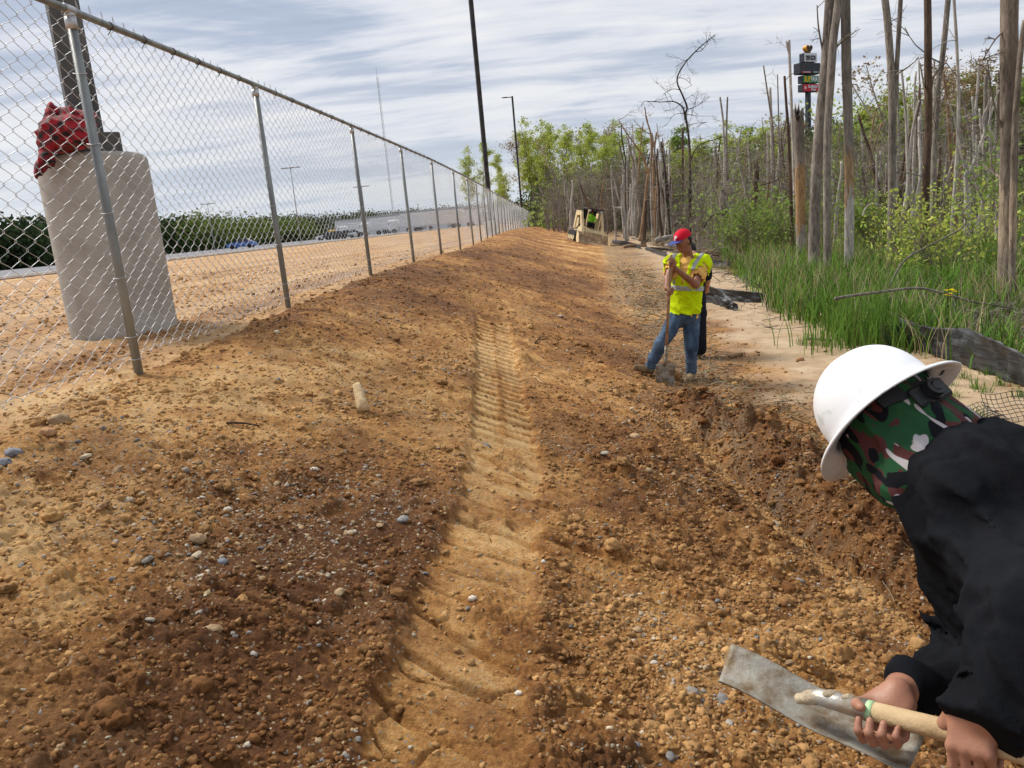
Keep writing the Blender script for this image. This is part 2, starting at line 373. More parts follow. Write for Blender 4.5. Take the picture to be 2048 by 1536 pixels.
def build_ground():
    az = np.concatenate([np.radians(np.linspace(-180, -52, 60, endpoint=False)), np.radians(np.linspace(-52, 40, 1350, endpoint=False)), np.radians(np.linspace(40, 180, 60))])
    r = np.concatenate([np.linspace(.02, 1.4, 25, endpoint=False), np.geomspace(1.4, 16, 820, endpoint=False), np.geomspace(16, 150, 280, endpoint=False), np.geomspace(150, 3000, 30)])
    A, R_ = np.meshgrid(az, r); X = np.sin(A)*R_; Y = np.cos(A)*R_
    cell = np.maximum(np.gradient(r)[:, None]*.8, R_*radians(92)/1350)*np.ones_like(X)
    out_ = (A < radians(-52)) | (A > radians(40)); cell = np.where(out_, np.maximum(cell, R_*.05), cell)
    sh = X.shape; Z, M = surface(X.ravel(), Y.ravel(), cell.ravel())
    far = smooth((R_.ravel()-150)/100)
    Z = Z*(1-far)+far*(macro(X.ravel(), Y.ravel()))
    nr, na = sh; i = np.arange(nr*na).reshape(nr, na)
    q = np.stack([i[:-1, :-1], i[:-1, 1:], i[1:, 1:], i[1:, :-1]], -1).reshape(-1, 4)
    v = np.stack([X.ravel(), Y.ravel(), Z], -1)
    o = mesh_np('ground', v, q[:, ::-1].copy(), ground_mat()); tag(o, kind='structure')
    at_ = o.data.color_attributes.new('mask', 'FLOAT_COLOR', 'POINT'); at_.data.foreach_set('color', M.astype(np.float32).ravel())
    return o
def ground_mat():
    m, t, b = newmat('soil'); l = t.links.new
    at_ = N(t, 'ShaderNodeAttribute', attribute_name='mask'); sp = N(t, 'ShaderNodeSeparateColor'); l(at_.outputs['Color'], sp.inputs[0])
    geo = N(t, 'ShaderNodeNewGeometry'); P = geo.outputs['Position']
    def nz(sc, det=5, rough=.6, dist=0.):
        n = N(t, 'ShaderNodeTexNoise', i_Scale=sc, i_Detail=det, i_Roughness=rough, i_Distortion=dist); l(P, n.inputs['Vector']); return n.outputs['Fac']
    def math_(op, a, b_, c=None):
        n = N(t, 'ShaderNodeMath', operation=op)
        for k, q in enumerate((a, b_, c)):
            if q is None: continue
            if isinstance(q, (int, float)): n.inputs[k].default_value = q
            else: l(q, n.inputs[k])
        return n.outputs[0]
    def mixc(f, a, b_, bt='MIX'):
        n = N(t, 'ShaderNodeMix', data_type='RGBA', blend_type=bt)
        for k, q in (('Factor', f), ('A', a), ('B', b_)):
            if isinstance(q, (int, float)): n.inputs[k].default_value = q
            elif isinstance(q, tuple): n.inputs[k].default_value = (*q, 1)
            else: l(q, n.inputs[k])
        return n.outputs['Result']
    n1 = nz(14, 8, .7); n2 = nz(60, 4, .6); n3 = nz(2.2, 4)
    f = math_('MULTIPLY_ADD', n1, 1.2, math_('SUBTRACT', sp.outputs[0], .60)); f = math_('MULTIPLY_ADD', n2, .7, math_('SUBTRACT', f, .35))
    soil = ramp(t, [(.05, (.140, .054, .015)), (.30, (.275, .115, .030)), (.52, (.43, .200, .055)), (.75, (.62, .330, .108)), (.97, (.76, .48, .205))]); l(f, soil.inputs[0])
    red = mixc(math_('MULTIPLY', ramp_f(t, n3, .45, .62), .40), soil.outputs[0], (.30, .15, .06))
    # small stones and grit as voronoi flecks
    vo = N(t, 'ShaderNodeTexVoronoi', i_Scale=70.); l(P, vo.inputs['Vector'])
    vs = N(t, 'ShaderNodeSeparateColor'); l(vo.outputs['Color'], vs.inputs[0])
    fleck = math_('MULTIPLY', math_('GREATER_THAN', vs.outputs[0], math_('MULTIPLY_ADD', sp.outputs[2], -.30, .90)), math_('LESS_THAN', vo.outputs['Distance'], .42))
    stc = ramp(t, [(0, (.50, .36, .20)), (.4, (.30, .17, .07)), (.6, (.52, .40, .26)), (.85, (.24, .20, .16)), (1, (.60, .50, .36))]); l(vs.outputs[1], stc.inputs[0])
    c = mixc(math_('MULTIPLY', fleck, math_('SUBTRACT', 1., sp.outputs[1])), red, stc.outputs[0])
    # sand flat
    n4 = nz(3.0, 6, .65); sand = ramp(t, [(.3, (.30, .20, .11)), (.5, (.43, .31, .19)), (.7, (.53, .40, .27))]); l(n4, sand.inputs[0])
    c = mixc(sp.outputs[1], c, sand.outputs[0])
    # leaf litter, mulch
    n5 = nz(45, 3, .8); lit = ramp(t, [(.35, (.10, .065, .035)), (.5, (.26, .19, .11)), (.66, (.50, .42, .30))]); l(n5, lit.inputs[0])
    lf = math_('MULTIPLY', math_('MINIMUM', math_('MULTIPLY', at_.outputs['Alpha'], 2.2), 1.), ramp_f(t, nz(9, 5, .7), .40, .56))
    c = mixc(lf, c, lit.outputs[0])
    sepP = N(t, 'ShaderNodeSeparateXYZ'); l(P, sepP.inputs[0])
    swf = N(t, 'ShaderNodeMapRange', i_1=4.2, i_2=5.4); l(sepP.outputs[0], swf.inputs[0])
    sw = ramp(t, [(.4, (.055, .045, .022)), (.6, (.15, .11, .055))]); l(n1, sw.inputs[0])
    c = mixc(swf.outputs[0], c, sw.outputs[0])
    l(c, b.inputs['Base Color'])
    rg = math_('MULTIPLY_ADD', nz(6, 4), .3, .66); l(rg, b.inputs['Roughness']); b.inputs['Specular IOR Level'].default_value = .25
    hsum = math_('MULTIPLY_ADD', nz(38, 8, .75), 1., math_('MULTIPLY', nz(170, 5, .7), .5))
    hsum = math_('MULTIPLY_ADD', fleck, .25, hsum); hsum = math_('MULTIPLY_ADD', nz(11, 6, .7), 2.2, hsum)
    bp = N(t, 'ShaderNodeBump', i_Strength=.9, i_Distance=.024); l(hsum, bp.inputs['Height']); l(bp.outputs[0], b.inputs['Normal'])
    dst = math_('SUBTRACT', .95, math_('MULTIPLY', sp.outputs[1], .65)); l(dst, bp.inputs['Strength'])
    return m
def ramp_f(t, sock, a, b_):
    n = N(t, 'ShaderNodeMapRange', i_1=a, i_2=b_); n.interpolation_type = 'SMOOTHSTEP'; t.links.new(sock, n.inputs[0]); return n.outputs[0]
GROUND = build_ground()
# ------------------------------------------------------------------ parking lot, kerb line, swamp water
def sheet(name, poly, z, m, kind='structure'):
    mb = MB(); mb.add([(p[0], p[1], z) for p in poly], [tuple(range(len(poly)))]); o = mb.build(name, m); tag(o, kind=kind); return o
M_asph = mat('asphalt', (.22, .22, .23), .9, 0, .12, .6, .5, 60)
M_line = mat('kerb_concrete', (.74, .72, .68), .85, 0, .06, 2)
sheet('parking_lot', [(-31, -60), (-31, 300), (-420, 300), (-420, -60)], 1.42, M_asph)
mb = MB()
for k in range(60): mb.box((-30.9, -50+k*6.0, 1.44), (.24, 5.97, .17), None, .02)
o = mb.build('kerb', M_line); tag(o, kind='structure')
m_, t_, b_ = newmat('muddy_water'); b_.inputs['Base Color'].default_value = (.26, .17, .08, 1); b_.inputs['Roughness'].default_value = .06; b_.inputs['Specular IOR Level'].default_value = .5
_n = N(t_, 'ShaderNodeTexNoise', i_Scale=3., i_Detail=4.); _b = N(t_, 'ShaderNodeBump', i_Strength=.15, i_Distance=.02); _g = N(t_, 'ShaderNodeNewGeometry')
t_.links.new(_g.outputs['Position'], _n.inputs['Vector']); t_.links.new(_n.outputs['Fac'], _b.inputs['Height']); t_.links.new(_b.outputs[0], b_.inputs['Normal'])
M_water = m_
sheet('swamp_water', [(4.0, 1), (60, 1), (60, 60), (4.3, 60)], -.075, M_water)

# ------------------------------------------------------------------ loose clods and stones
def ico(sub):
    p = (1+5**.5)/2
    v = [(-1, p, 0), (1, p, 0), (-1, -p, 0), (1, -p, 0), (0, -1, p), (0, 1, p), (0, -1, -p), (0, 1, -p), (p, 0, -1), (p, 0, 1), (-p, 0, -1), (-p, 0, 1)]
    f = [(0, 11, 5), (0, 5, 1), (0, 1, 7), (0, 7, 10), (0, 10, 11), (1, 5, 9), (5, 11, 4), (11, 10, 2), (10, 7, 6), (7, 1, 8), (3, 9, 4), (3, 4, 2), (3, 2, 6), (3, 6, 8), (3, 8, 9), (4, 9, 5), (2, 4, 11), (6, 2, 10), (8, 6, 7), (9, 8, 1)]
    v = [np.array(q)/np.linalg.norm(q) for q in v]
    for _ in range(sub):
        c = {}; nf = []
        def mid(a, b):
            k = (min(a, b), max(a, b))
            if k not in c: q = v[a]+v[b]; v.append(q/np.linalg.norm(q)); c[k] = len(v)-1
            return c[k]
        for a, b, d in f: x_, y_, z_ = mid(a, b), mid(b, d), mid(d, a); nf += [(a, x_, z_), (b, y_, x_), (d, z_, y_), (x_, y_, z_)]
        f = nf
    return np.array(v), np.array(f)
def rocks(name, n, size, rlo, rhi, accept, colfn, sub=1, jit=.28, sink=.25, mat_=None, flat=.7):
    iv, iff = ico(sub); m = n*6
    rr = np.exp(RNG.uniform(math.log(rlo), math.log(rhi), m)); aa = np.radians(RNG.uniform(-45, 33, m)); x = np.sin(aa)*rr; y = np.cos(aa)*rr
    z, M = surface(x, y, np.full(m, .012)); ok = RNG.random(m) < accept(x, y, M); x, y, z, M = x[ok][:n], y[ok][:n], z[ok][:n], M[ok][:n]; k = len(x)
    s_ = size*np.exp(RNG.normal(0, .45, k).clip(-1, .8))*np.clip((np.hypot(x, y)/4)**.3, .75, 1.9)
    base = iv[None]*(1+jit*RNG.normal(size=(k, len(iv), 1))*.8)
    sc = np.stack([RNG.uniform(.7, 1.3, k), RNG.uniform(.7, 1.3, k), RNG.uniform(flat*.7, flat*1.2, k)], -1)
    base = base*sc[:, None, :]*s_[:, None, None]; a = RNG.uniform(0, 2*pi, k); ti = RNG.uniform(-.6, .6, k)
    X, Y, Z = base[..., 0], base[..., 1], base[..., 2]
    Y, Z = Y*np.cos(ti)[:, None]-Z*np.sin(ti)[:, None], Y*np.sin(ti)[:, None]+Z*np.cos(ti)[:, None]
    X, Y = X*np.cos(a)[:, None]-Y*np.sin(a)[:, None], X*np.sin(a)[:, None]+Y*np.cos(a)[:, None]
    v = np.stack([X+x[:, None], Y+y[:, None], Z+(z+s_*(.5-sink)*flat)[:, None]], -1).reshape(-1, 3)
    f = (iff[None]+np.arange(k)[:, None, None]*len(iv)).reshape(-1, 3)
    o = mesh_np(name, v, f, mat_, None, False)
    c = np.repeat(colfn(M, k), len(iv), 0); ca = o.data.color_attributes.new('tint', 'FLOAT_COLOR', 'POINT'); ca.data.foreach_set('color', np.concatenate([c, np.ones((len(c), 1))], 1).astype(np.float32).ravel())
    tag(o, kind='stuff'); return o
def tintmat(name, var=.5, sc=30., bump=.6, rough=.9, bsc=60):
    m, t, b = newmat(name); l = t.links.new; a = N(t, 'ShaderNodeAttribute', attribute_name='tint'); g = N(t, 'ShaderNodeNewGeometry')
    n = N(t, 'ShaderNodeTexNoise', i_Scale=sc, i_Detail=6., i_Roughness=.65); l(g.outputs['Position'], n.inputs['Vector'])
    r = ramp(t, [(.3, 1-var), (.7, 1+var*.4)]); l(n.outputs['Fac'], r.inputs[0])
    x = N(t, 'ShaderNodeMix', data_type='RGBA', blend_type='MULTIPLY', i_Factor=1.); l(a.outputs['Color'], x.inputs['A']); l(r.outputs[0], x.inputs['B']); l(x.outputs['Result'], b.inputs['Base Color'])
    b.inputs['Roughness'].default_value = rough; b.inputs['Specular IOR Level'].default_value = .25
    n2 = N(t, 'ShaderNodeTexNoise', i_Scale=bsc, i_Detail=6., i_Roughness=.7); l(g.outputs['Position'], n2.inputs['Vector'])
    bp = N(t, 'ShaderNodeBump', i_Strength=bump, i_Distance=.012); l(n2.outputs['Fac'], bp.inputs['Height']); l(bp.outputs[0], b.inputs['Normal']); return m
M_clod = tintmat('clod_soil'); M_stone = tintmat('loose_stone', .45, 40, .5, .9)
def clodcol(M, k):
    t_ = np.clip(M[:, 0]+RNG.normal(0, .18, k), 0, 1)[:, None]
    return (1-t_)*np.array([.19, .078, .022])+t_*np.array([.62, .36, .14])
STC = np.array([(.56, .46, .32), (.42, .28, .15), (.50, .36, .20), (.27, .26, .25), (.38, .34, .29), (.46, .26, .12), (.60, .52, .40), (.52, .37, .21), (.45, .30, .16)])
def stonecol(M, k): return STC[RNG.integers(0, len(STC), k)]*RNG.uniform(.7, 1.1, (k, 1))
def acc_clod(x, y, M):
    d1, _, _ = seg_dist(x, y, TRACK); md, ms, _ = seg_dist(x, y, MOUND)
    a = .30+.5*smooth((x+.2)/1.2)*smooth((10-y)/4)+.9*np.exp(-(md/.3)**2)*smooth(ms/.4)+.6*fbm(x*1.3, y*1.3, 3, 333)
    a = a*(1-.40*smooth((y-8)/8)*(1-np.exp(-((x-toe_(y))/.6)**2)))
    return np.clip(a, .04, 1)*np.where(d1 < .24, .10, 1)*(1-.93*M[:, 1])*(macro(x, y) > -.5)
def acc_stone(x, y, M): return np.clip(M[:, 2]*.9+.05, 0, 1)*(1-.97*M[:, 1])
rocks('soil_clods', 42000, .0072, 1.7, 30, acc_clod, clodcol, 1, .30, .3, M_clod, .75)
rocks('soil_lumps', 1500, .017, 1.8, 26, lambda x, y, M: acc_clod(x, y, M)**1.6, clodcol, 2, .20, .35, M_clod, .7)
rocks('gravel', 11000, .0056, 1.8, 40, acc_stone, stonecol, 1, .26, .25, M_stone, .6)
rocks('pebbles', 300, .0125, 1.9, 22, acc_stone, stonecol, 2, .13, .1, M_stone, .5)
# ------------------------------------------------------------------ chain-link fence
M_galv = mat('galvanised_pipe', (.30, .32, .31), .48, .55, .25, 6, .15, 50, .4, col2=(.19, .20, .195), stretch=(1, 1, .25))
M_wire = mat('galvanised_wire', (.60, .61, .62), .5, .6, .1, 12)
M_cap = mat('cast_cap', (.55, .56, .57), .5, .7, .1, 30)
PN = 44; PL = 3.8; CH = .108; FHT = 2.4       # pickets per panel, panel length, diamond height, fence height
def link_panel_mesh():
    pw = PL/PN; nz_ = 22; v = []; f = []; n = 0; z0 = .13
    for k in range(PN):
        pts = []; x0 = k*pw
        xa, xb = x0-.006, x0+pw+.006
        ph = 0
        for j in range(nz_*2+1):
            side = ((j+k) % 2); xx = xb if side else xa; z = z0+j*CH/2*.955
            # wire bends round at each knuckle: three points
            d = 1 if side else -1
            yy = .011*(1 if side else -1)
            pts.append((xx-d*.007, -yy*.6, z-.008)); pts.append((xx, 0, z)); pts.append((xx-d*.007, yy*.6, z+.008))
        # barbs above the rail
        lx = pts[-1][0]; pts.append((lx-.004, .004, pts[-1][2]+.070))
        vv, ff = tube_np(pts, .0020, 4, False); v.append(vv); f.append(np.array(ff)+n); n += len(vv)
    v = np.vstack(v); f = np.vstack(f)
    v[:, 2] += .012*np.sin(v[:, 0]*3.1); v[:, 1] += .010*np.sin(v[:, 0]*2.3+v[:, 2]*1.7)
    me = bpy.data.meshes.new('mesh_panel'); me.vertices.add(len(v)); me.vertices.foreach_set('co', v.astype(np.float32).ravel())
    me.loops.add(f.size); me.loops.foreach_set('vertex_index', f.astype(np.int32).ravel()); me.polygons.add(len(f))
    me.polygons.foreach_set('loop_start', np.arange(0, f.size, 4, dtype=np.int32)); me.polygons.foreach_set('loop_total', np.full(len(f), 4, np.int32)); me.update(calc_edges=True); me.shade_smooth(); me.materials.append(M_wire)
    return me
PANEL = link_panel_mesh()
fence = empty('chain_link_fence', (FA[1][0], FA[1][1], 0)); tag(fence, 'tall galvanised chain link fence running along the top of the dirt bank', 'fence')
fl = Vector(fence.location)
def fchild(o): o.parent = fence; o.matrix_parent_inverse = Matrix.Translation(-fl); return o
POST_Z = [float(crest_(p[1]))-.02 for p in FENCE]
for i, (x, y) in enumerate(FENCE):
    z = POST_Z[i]; z = max(z, float(macro(x, y))-.02) if False else z
    mb = MB(); lean = random.uniform(-.012, .012)
    top = z+FHT-.045
    mb.tube([(x, y, z-.35), (x+lean*.3, y, z+1.0), (x+lean, y, top)], .030, 14)
    p = fchild(mb.build('post', M_galv, None, True))
    mb = MB(); mb.tube([(x+lean, y, top-.075), (x+lean, y, top+.0)], .036, 14); mb.tube([(x+lean, y, top), (x+lean, y, top+.022), (x+lean, y, top+.03)], [.036, .028, .012], 12)
    mb.tube([(x+lean, y-.045, z+FHT), (x+lean, y+.045, z+FHT)], .029, 12)
    c = mb.build('post_cap', M_cap, p, True); c.matrix_parent_inverse = Matrix()
    if i < 9:
        for q in (.16, .30, .72, 1.15, 1.58, 2.0):
            mb = MB(); zz_ = z+q+random.uniform(-.02, .02); a = np.linspace(-.3, pi+.3, 10)
            mb.tube([(x+.0345*sin(t)+.002, y+.0355*cos(t), zz_+.006*cos(t)) for t in a]+[(x-.03, y-.04, zz_)], .0025, 5)
            mb.build('tie_wire', M_wire, p, True)
rail_pts = [(x, y, POST_Z[i]+FHT) for i, (x, y) in enumerate(FENCE)]
mb = MB(); mb.tube(rail_pts, .023, 12); rail = fchild(mb.build('top_rail', M_galv, None, True))
M_tie = mat('dark_tie', (.10, .10, .10), .5, .6)
for i in range(len(FENCE)-1):
    a, b = np.array(rail_pts[i]), np.array(rail_pts[i+1]); n = 7 if i < 7 else 0
    for k in range(1, n):
        mb = MB(); p = a+(b-a)*k/n; t = (b-a)/np.linalg.norm(b-a); s_ = np.cross(t, [0, 0, 1]); ang = np.linspace(0, 2*pi, 12)
        mb.tube([p+(.0265*cos(q))*s_+np.array([0, 0, .0265*sin(q)])+t*.006*q/3 for q in ang]+[p+np.array([-.02, 0, -.06])], .003, 5); mb.build('tie_wire', M_tie, rail, True)
mb = MB(); tw = []
for i in range(len(FENCE)-1):
    a, b = np.array(rail_pts[i]), np.array(rail_pts[i+1])
    for k in range(4): q = a+(b-a)*k/4; tw.append((q[0]-.04, q[1], q[2]-FHT+.17-.02*sin(k*pi/4)))
mb.tube(tw, .0028, 5); fchild(mb.build('tension_wire', M_wire, None, True))
for i in range(len(FENCE)-1):
    a, b = np.array(rail_pts[i]), np.array(rail_pts[i+1]); d = b-a; ln = hypot(d[0], d[1])
    o = bpy.data.objects.new('wire_mesh', PANEL); COL.objects.link(o); fchild(o)
    ux = Vector((d[0]/ln, d[1]/ln, 0)); uy = Vector((-ux.y, ux.x, 0))
    M = Matrix(((ux.x*ln/PL, uy.x, 0, a[0]-.045*1), (ux.y*ln/PL, uy.y, 0, a[1]), (d[2]/PL, 0, 1, a[2]-FHT), (0, 0, 0, 1)))
    o.matrix_world = M; o.matrix_parent_inverse = Matrix(); o.matrix_basis = Matrix.Translation(-fl) @ M
# ------------------------------------------------------------------ light poles and concrete bases
M_conc = mat('cast_concrete', (.46, .43, .38), .9, 0, .12, 3, .5, 45, .2, col2=(.33, .30, .26), det=8, cov=(.35, .65))
M_pole = mat('dark_bronze_paint', (.045, .042, .04), .45, .2, .2, 3)
M_poleg = mat('grey_bronze_paint', (.10, .098, .092), .5, .2, .15, 3)
M_lens = mat('lamp_lens', (.6, .6, .58), .3)
def light_pole(x, y, z, h, w, rot, arm_dir, base_top, label, m=M_pole, br=.44):
    o = empty('light_pole', (x, y, z)); tag(o, label, 'light pole', 'light poles behind the fence')
    mb = MB()
    n = 12; pts = []
    c, s_ = cos(rot), sin(rot); R2 = np.array([[c, -s_, 0], [s_, c, 0], [0, 0, 1]])
    mb.box((0, 0, base_top+h/2), (w, w, h), R2, w*.08); mb.build('pole', m, o, False)
    mb = MB(); mb.box((0, 0, base_top+.10), (w*1.9, w*1.9, .20), R2, .012); mb.build('base_cover', m, o)
    if base_top > .05:
        prof = [(br, -.3), (br-.004, base_top-.055), (br-.02, base_top-.02), (br-.05, base_top-.0), (.0, base_top)]
        sg = 48; v = []; f = []
        for r_, z_ in prof:
            for k in range(sg): a = k*2*pi/sg; v.append((r_*cos(a), r_*sin(a), z_))
        for i in range(len(prof)-1):
            for k in range(sg): f.append((i*sg+k, i*sg+(k+1) % sg, (i+1)*sg+(k+1) % sg, (i+1)*sg+k))
        mb = MB(); mb.add(v, f); mb.build('concrete_base', M_conc, o, True)
    # arm and lamp head
    A = np.array([[cos(arm_dir), -sin(arm_dir), 0], [sin(arm_dir), cos(arm_dir), 0], [0, 0, 1]]); top = base_top+h
    mb = MB(); mb.box(A @ np.array([.30, 0, 0])+[0, 0, top-.10], (.5, .09, .09), A, .01); mb.build('arm', m, o)
    mb = MB(); prof = [(0, .03), (.12, .06), (.45, .065), (.72, .05), (.85, .02)]; v = []; f = []; sg = 10
    for xx, hh in prof:
        for k in range(sg):
            a = k*2*pi/sg; wv = min(.17, .08+xx*.35) if xx < .7 else .13
            v.append((.5+xx, wv*cos(a), hh*sin(a)))
    for i in range(len(prof)-1):
        for k in range(sg): f.append((i*sg+k, i*sg+(k+1) % sg, (i+1)*sg+(k+1) % sg, (i+1)*sg+k))
    f += [tuple(range(sg)), tuple((len(prof)-1)*sg+k for k in range(sg))]
    v = (A @ np.array(v).T).T+[0, 0, top-.06]; mb.add(v, f); hd = mb.build('lamp_head', m, o, True)
    mb = MB(); mb.box(A @ np.array([.92, 0, 0])+[0, 0, top-.125], (.5, .2, .012), A, .003); mb.build('lens', M_lens, hd)
    return o
p0 = at(245, 640, 6.2)
ARM = pi
_d = ray(254, 674); _k = (1.22-CAMZ)/_d[2]; px_, py_ = float(_d[0]*_k), float(_d[1]*_k); PIERTOP = float(ath(200, 312, float(np.array([px_, py_, 0]) @ FH))[2])
PIER = (px_, py_)
print('pier', px_, py_, PIERTOP)
light_pole(px_, py_, 1.26, 8.0, .27, radians(38), pi, PIERTOP-1.26, 'nearest grey square light pole on a tall round concrete base behind the fence', M_poleg, .505)
for qx, ty, wd, lb in ((982, None, .25, 'black light pole rising out of the top of the photo behind the fence'), (1045, 192, .20, 'black light pole with its lamp head clear against the sky behind the fence'),
                       (1067, 276, .19, 'black light pole with a flat lamp, next beyond the one with the clear lamp head'), (1078, 320, .19, 'farthest and smallest black light pole in front of the trees')):
    d = ray(qx, 438); wy = 30.
    while d[0]/d[1]*wy > float(fx_(wy))-.62: wy += .5
    wx = d[0]/d[1]*wy; zb = float(macro(wx, wy)); hh = float(np.array([wx, wy, 0]) @ FH)
    th = 17.0 if ty is None else float(ath(qx-16, ty, hh)[2])-zb
    light_pole(wx, wy, zb, th-.9, wd, radians(20), pi, .9, lb)
# ------------------------------------------------------------------ red plaid jacket draped on the concrete base: built with the people
# ------------------------------------------------------------------ distant: radio mast, lot poles, trucks, building, vehicles
M_white = mat('white_paint', (.72, .73, .74), .5, 0, .06, 3)
M_dark = mat('dark_vehicle', (.05, .055, .06), .4, 0, .1, 3)
M_steel = mat('grey_steel', (.34, .35, .36), .5, .4, .1, 3)
M_tyre = mat('tyre_rubber', (.03, .03, .03), .85)
M_glass = mat('window_glass', (.04, .05, .06), .1, 0, .1, 2, spec=.6)
def farpt(px, py_h, dist, z):
    d = ray(px, py_h); k = dist/hypot(d[0], d[1]); return d[0]*k, d[1]*k, z
def mast():
    x, y, z = farpt(790, 455, 420, 1.0); o = empty('radio_mast', (x, y, z)); tag(o, 'thin lattice radio mast standing far beyond the parking lot', 'mast')
    mb = MB(); H = 78
    for k in range(3):
        a = k*2*pi/3; mb.tube([(.5*cos(a), .5*sin(a), 0), (.5*cos(a), .5*sin(a), H)], .06, 4)
    for j in range(39):
        for k in range(3):
            a = k*2*pi/3; b_ = (k+1)*2*pi/3; mb.tube([(.5*cos(a), .5*sin(a), j*2), (.5*cos(b_), .5*sin(b_), j*2+2)], .03, 3)
    mb.tube([(0, 0, H), (0, 0, H+5)], .08, 4); mb.build('lattice', M_steel, o)
mast()
def lot_pole(px, dist, h, label):
    x, y, z = farpt(px, 470, dist, 1.4); o = empty('parking_lot_lamp', (x, y, z)); tag(o, label, 'lamp post', 'lamp posts in the parking lot')
    mb = MB(); mb.tube([(0, 0, 0), (0, 0, h)], [.07, .05], 8); mb.build('pole', M_steel, o, True)
    mb = MB(); mb.box((0, 0, h), (2.2, .3, .12), None, .02); mb.build('lamp_heads', M_steel, o)
lot_pole(425, 130, 7.2, 'leftmost slim lamp post beyond the parking lot, seen just right of the concrete base')
lot_pole(600, 95, 8.75, 'slim grey lamp post in the parking lot between the second and third fence posts')
lot_pole(735, 110, 6.9, 'lamp post seen just right of the third fence post')
def truck(px, dist, L_, h, label, col, cab=True):
    x, y, z = farpt(px, 465, dist, 1.42); o = empty('parked_truck', (x, y, z), radians(8)); tag(o, label, 'truck', 'vehicles parked at the far side of the lot')
    mb = MB(); mb.box((0, 0, 1.1+h/2), (L_, 2.5, h), None, .06); mb.build('trailer', col, o)
    mb = MB(); mb.box((-L_/2-1.6, 0, 1.75), (2.2, 2.4, 2.5), None, .25); c = mb.build('cab', col, o)
    mb = MB(); mb.box((-L_/2-2.5, 0, 2.3), (.5, 2.1, .8), None, .1); mb.build('windscreen', M_glass, c)
    for sx_ in (-L_/2-1.6, -L_/2+1.5, L_/2-2.6, L_/2-1.4):
        for sy_ in (-1.1, 1.1): mb = MB(); mb.tube([(sx_, sy_-.15, .5), (sx_, sy_+.15, .5)], .5, 16); mb.build('wheel', M_tyre, o, True)
truck(800, 190, 13, 2.7, 'white box trailer truck parked at the far side of the lot, nearest the mast', M_white)
truck(868, 175, 14, 2.9, 'long white trailer truck seen through the fence before the trees on the right', M_white)
truck(905, 205, 14, 2.9, 'second long white trailer, farther back behind the dense fence mesh', M_white)
truck(745, 215, 12, 2.4, 'white trailer truck seen left of the fourth fence post', M_white)
def car(px, dist, col, label):
    x, y, z = farpt(px, 475, dist, 1.42); o = empty('parked_car', (x, y, z), radians(6)); tag(o, label, 'car', 'vehicles parked at the far side of the lot')
    mb = MB(); mb.prism([(-2.3, .3), (-2.3, .8), (-1.9, .95), (-1.1, 1.0), (1.6, 1.0), (2.2, .9), (2.25, .3)], -.9, .9); mb.build('body', col, o)
    mb = MB(); mb.prism([(-1.15, 1.0), (-.6, 1.5), (1.0, 1.52), (1.7, 1.0)], -.78, .78); mb.build('cabin', M_glass, o)
    for sx_ in (-1.4, 1.4):
        for sy_ in (-.85, .85): mb = MB(); mb.tube([(sx_, sy_-.1, .33), (sx_, sy_+.1, .33)], .33, 14); mb.build('wheel', M_tyre, o, True)
M_blue = mat('blue_paint', (.05, .16, .5), .4)
car(672, 150, M_dark, 'dark car left of a white van across the lot'); car(690, 152, M_white, 'white car beside the dark cars across the lot')
car(703, 154, M_dark, 'dark car right of the white one across the lot'); car(655, 165, M_white, 'pale car under the tree line, leftmost of the parked row')
car(482, 135, M_blue, 'low blue car on the lot seen between the first and second posts')
# yellow loader far away
x, y, z = farpt(668, 468, 250, 1.42); o = empty('yellow_excavator', (x, y, z)); tag(o, 'small yellow excavator with raised arm across the parking lot', 'excavator')
M_yel = mat('machine_yellow', (.62, .40, .05), .5)
mb = MB(); mb.box((0, 0, .5), (3.4, 2.2, .9), None, .2); mb.build('tracks', M_tyre, o)
mb = MB(); mb.box((0, 0, 1.8), (2.8, 2.2, 1.6), None, .2); mb.build('cab', M_yel, o)
mb = MB(); mb.tube([(1, 0, 1.8), (2.6, 0, 5.0), (4.2, 0, 3.4)], .25, 6); mb.build('arm', M_yel, o)
# warehouse of pale metal at the far side
x, y, z = farpt(905, 460, 260, 1.4); o = empty('warehouse', (x, y, z), radians(10)); tag(o, 'long low white warehouse far beyond the lot, seen through the fence', 'building')
mb = MB(); mb.box((0, 0, 2.6), (72, 30, 5.2), None, .05); mb.build('wall', M_white, o)
mb = MB(); mb.prism([(-36.6, 5.2), (0, 6.2), (36.6, 5.2)], -15.5, 15.5); mb.build('roof', M_steel, o)
for k in range(7): mb = MB(); mb.box((-30+k*10, -15.02, 1.9), (3.6, .1, 3.6), None, .02); mb.build('loading_door', M_steel, o)
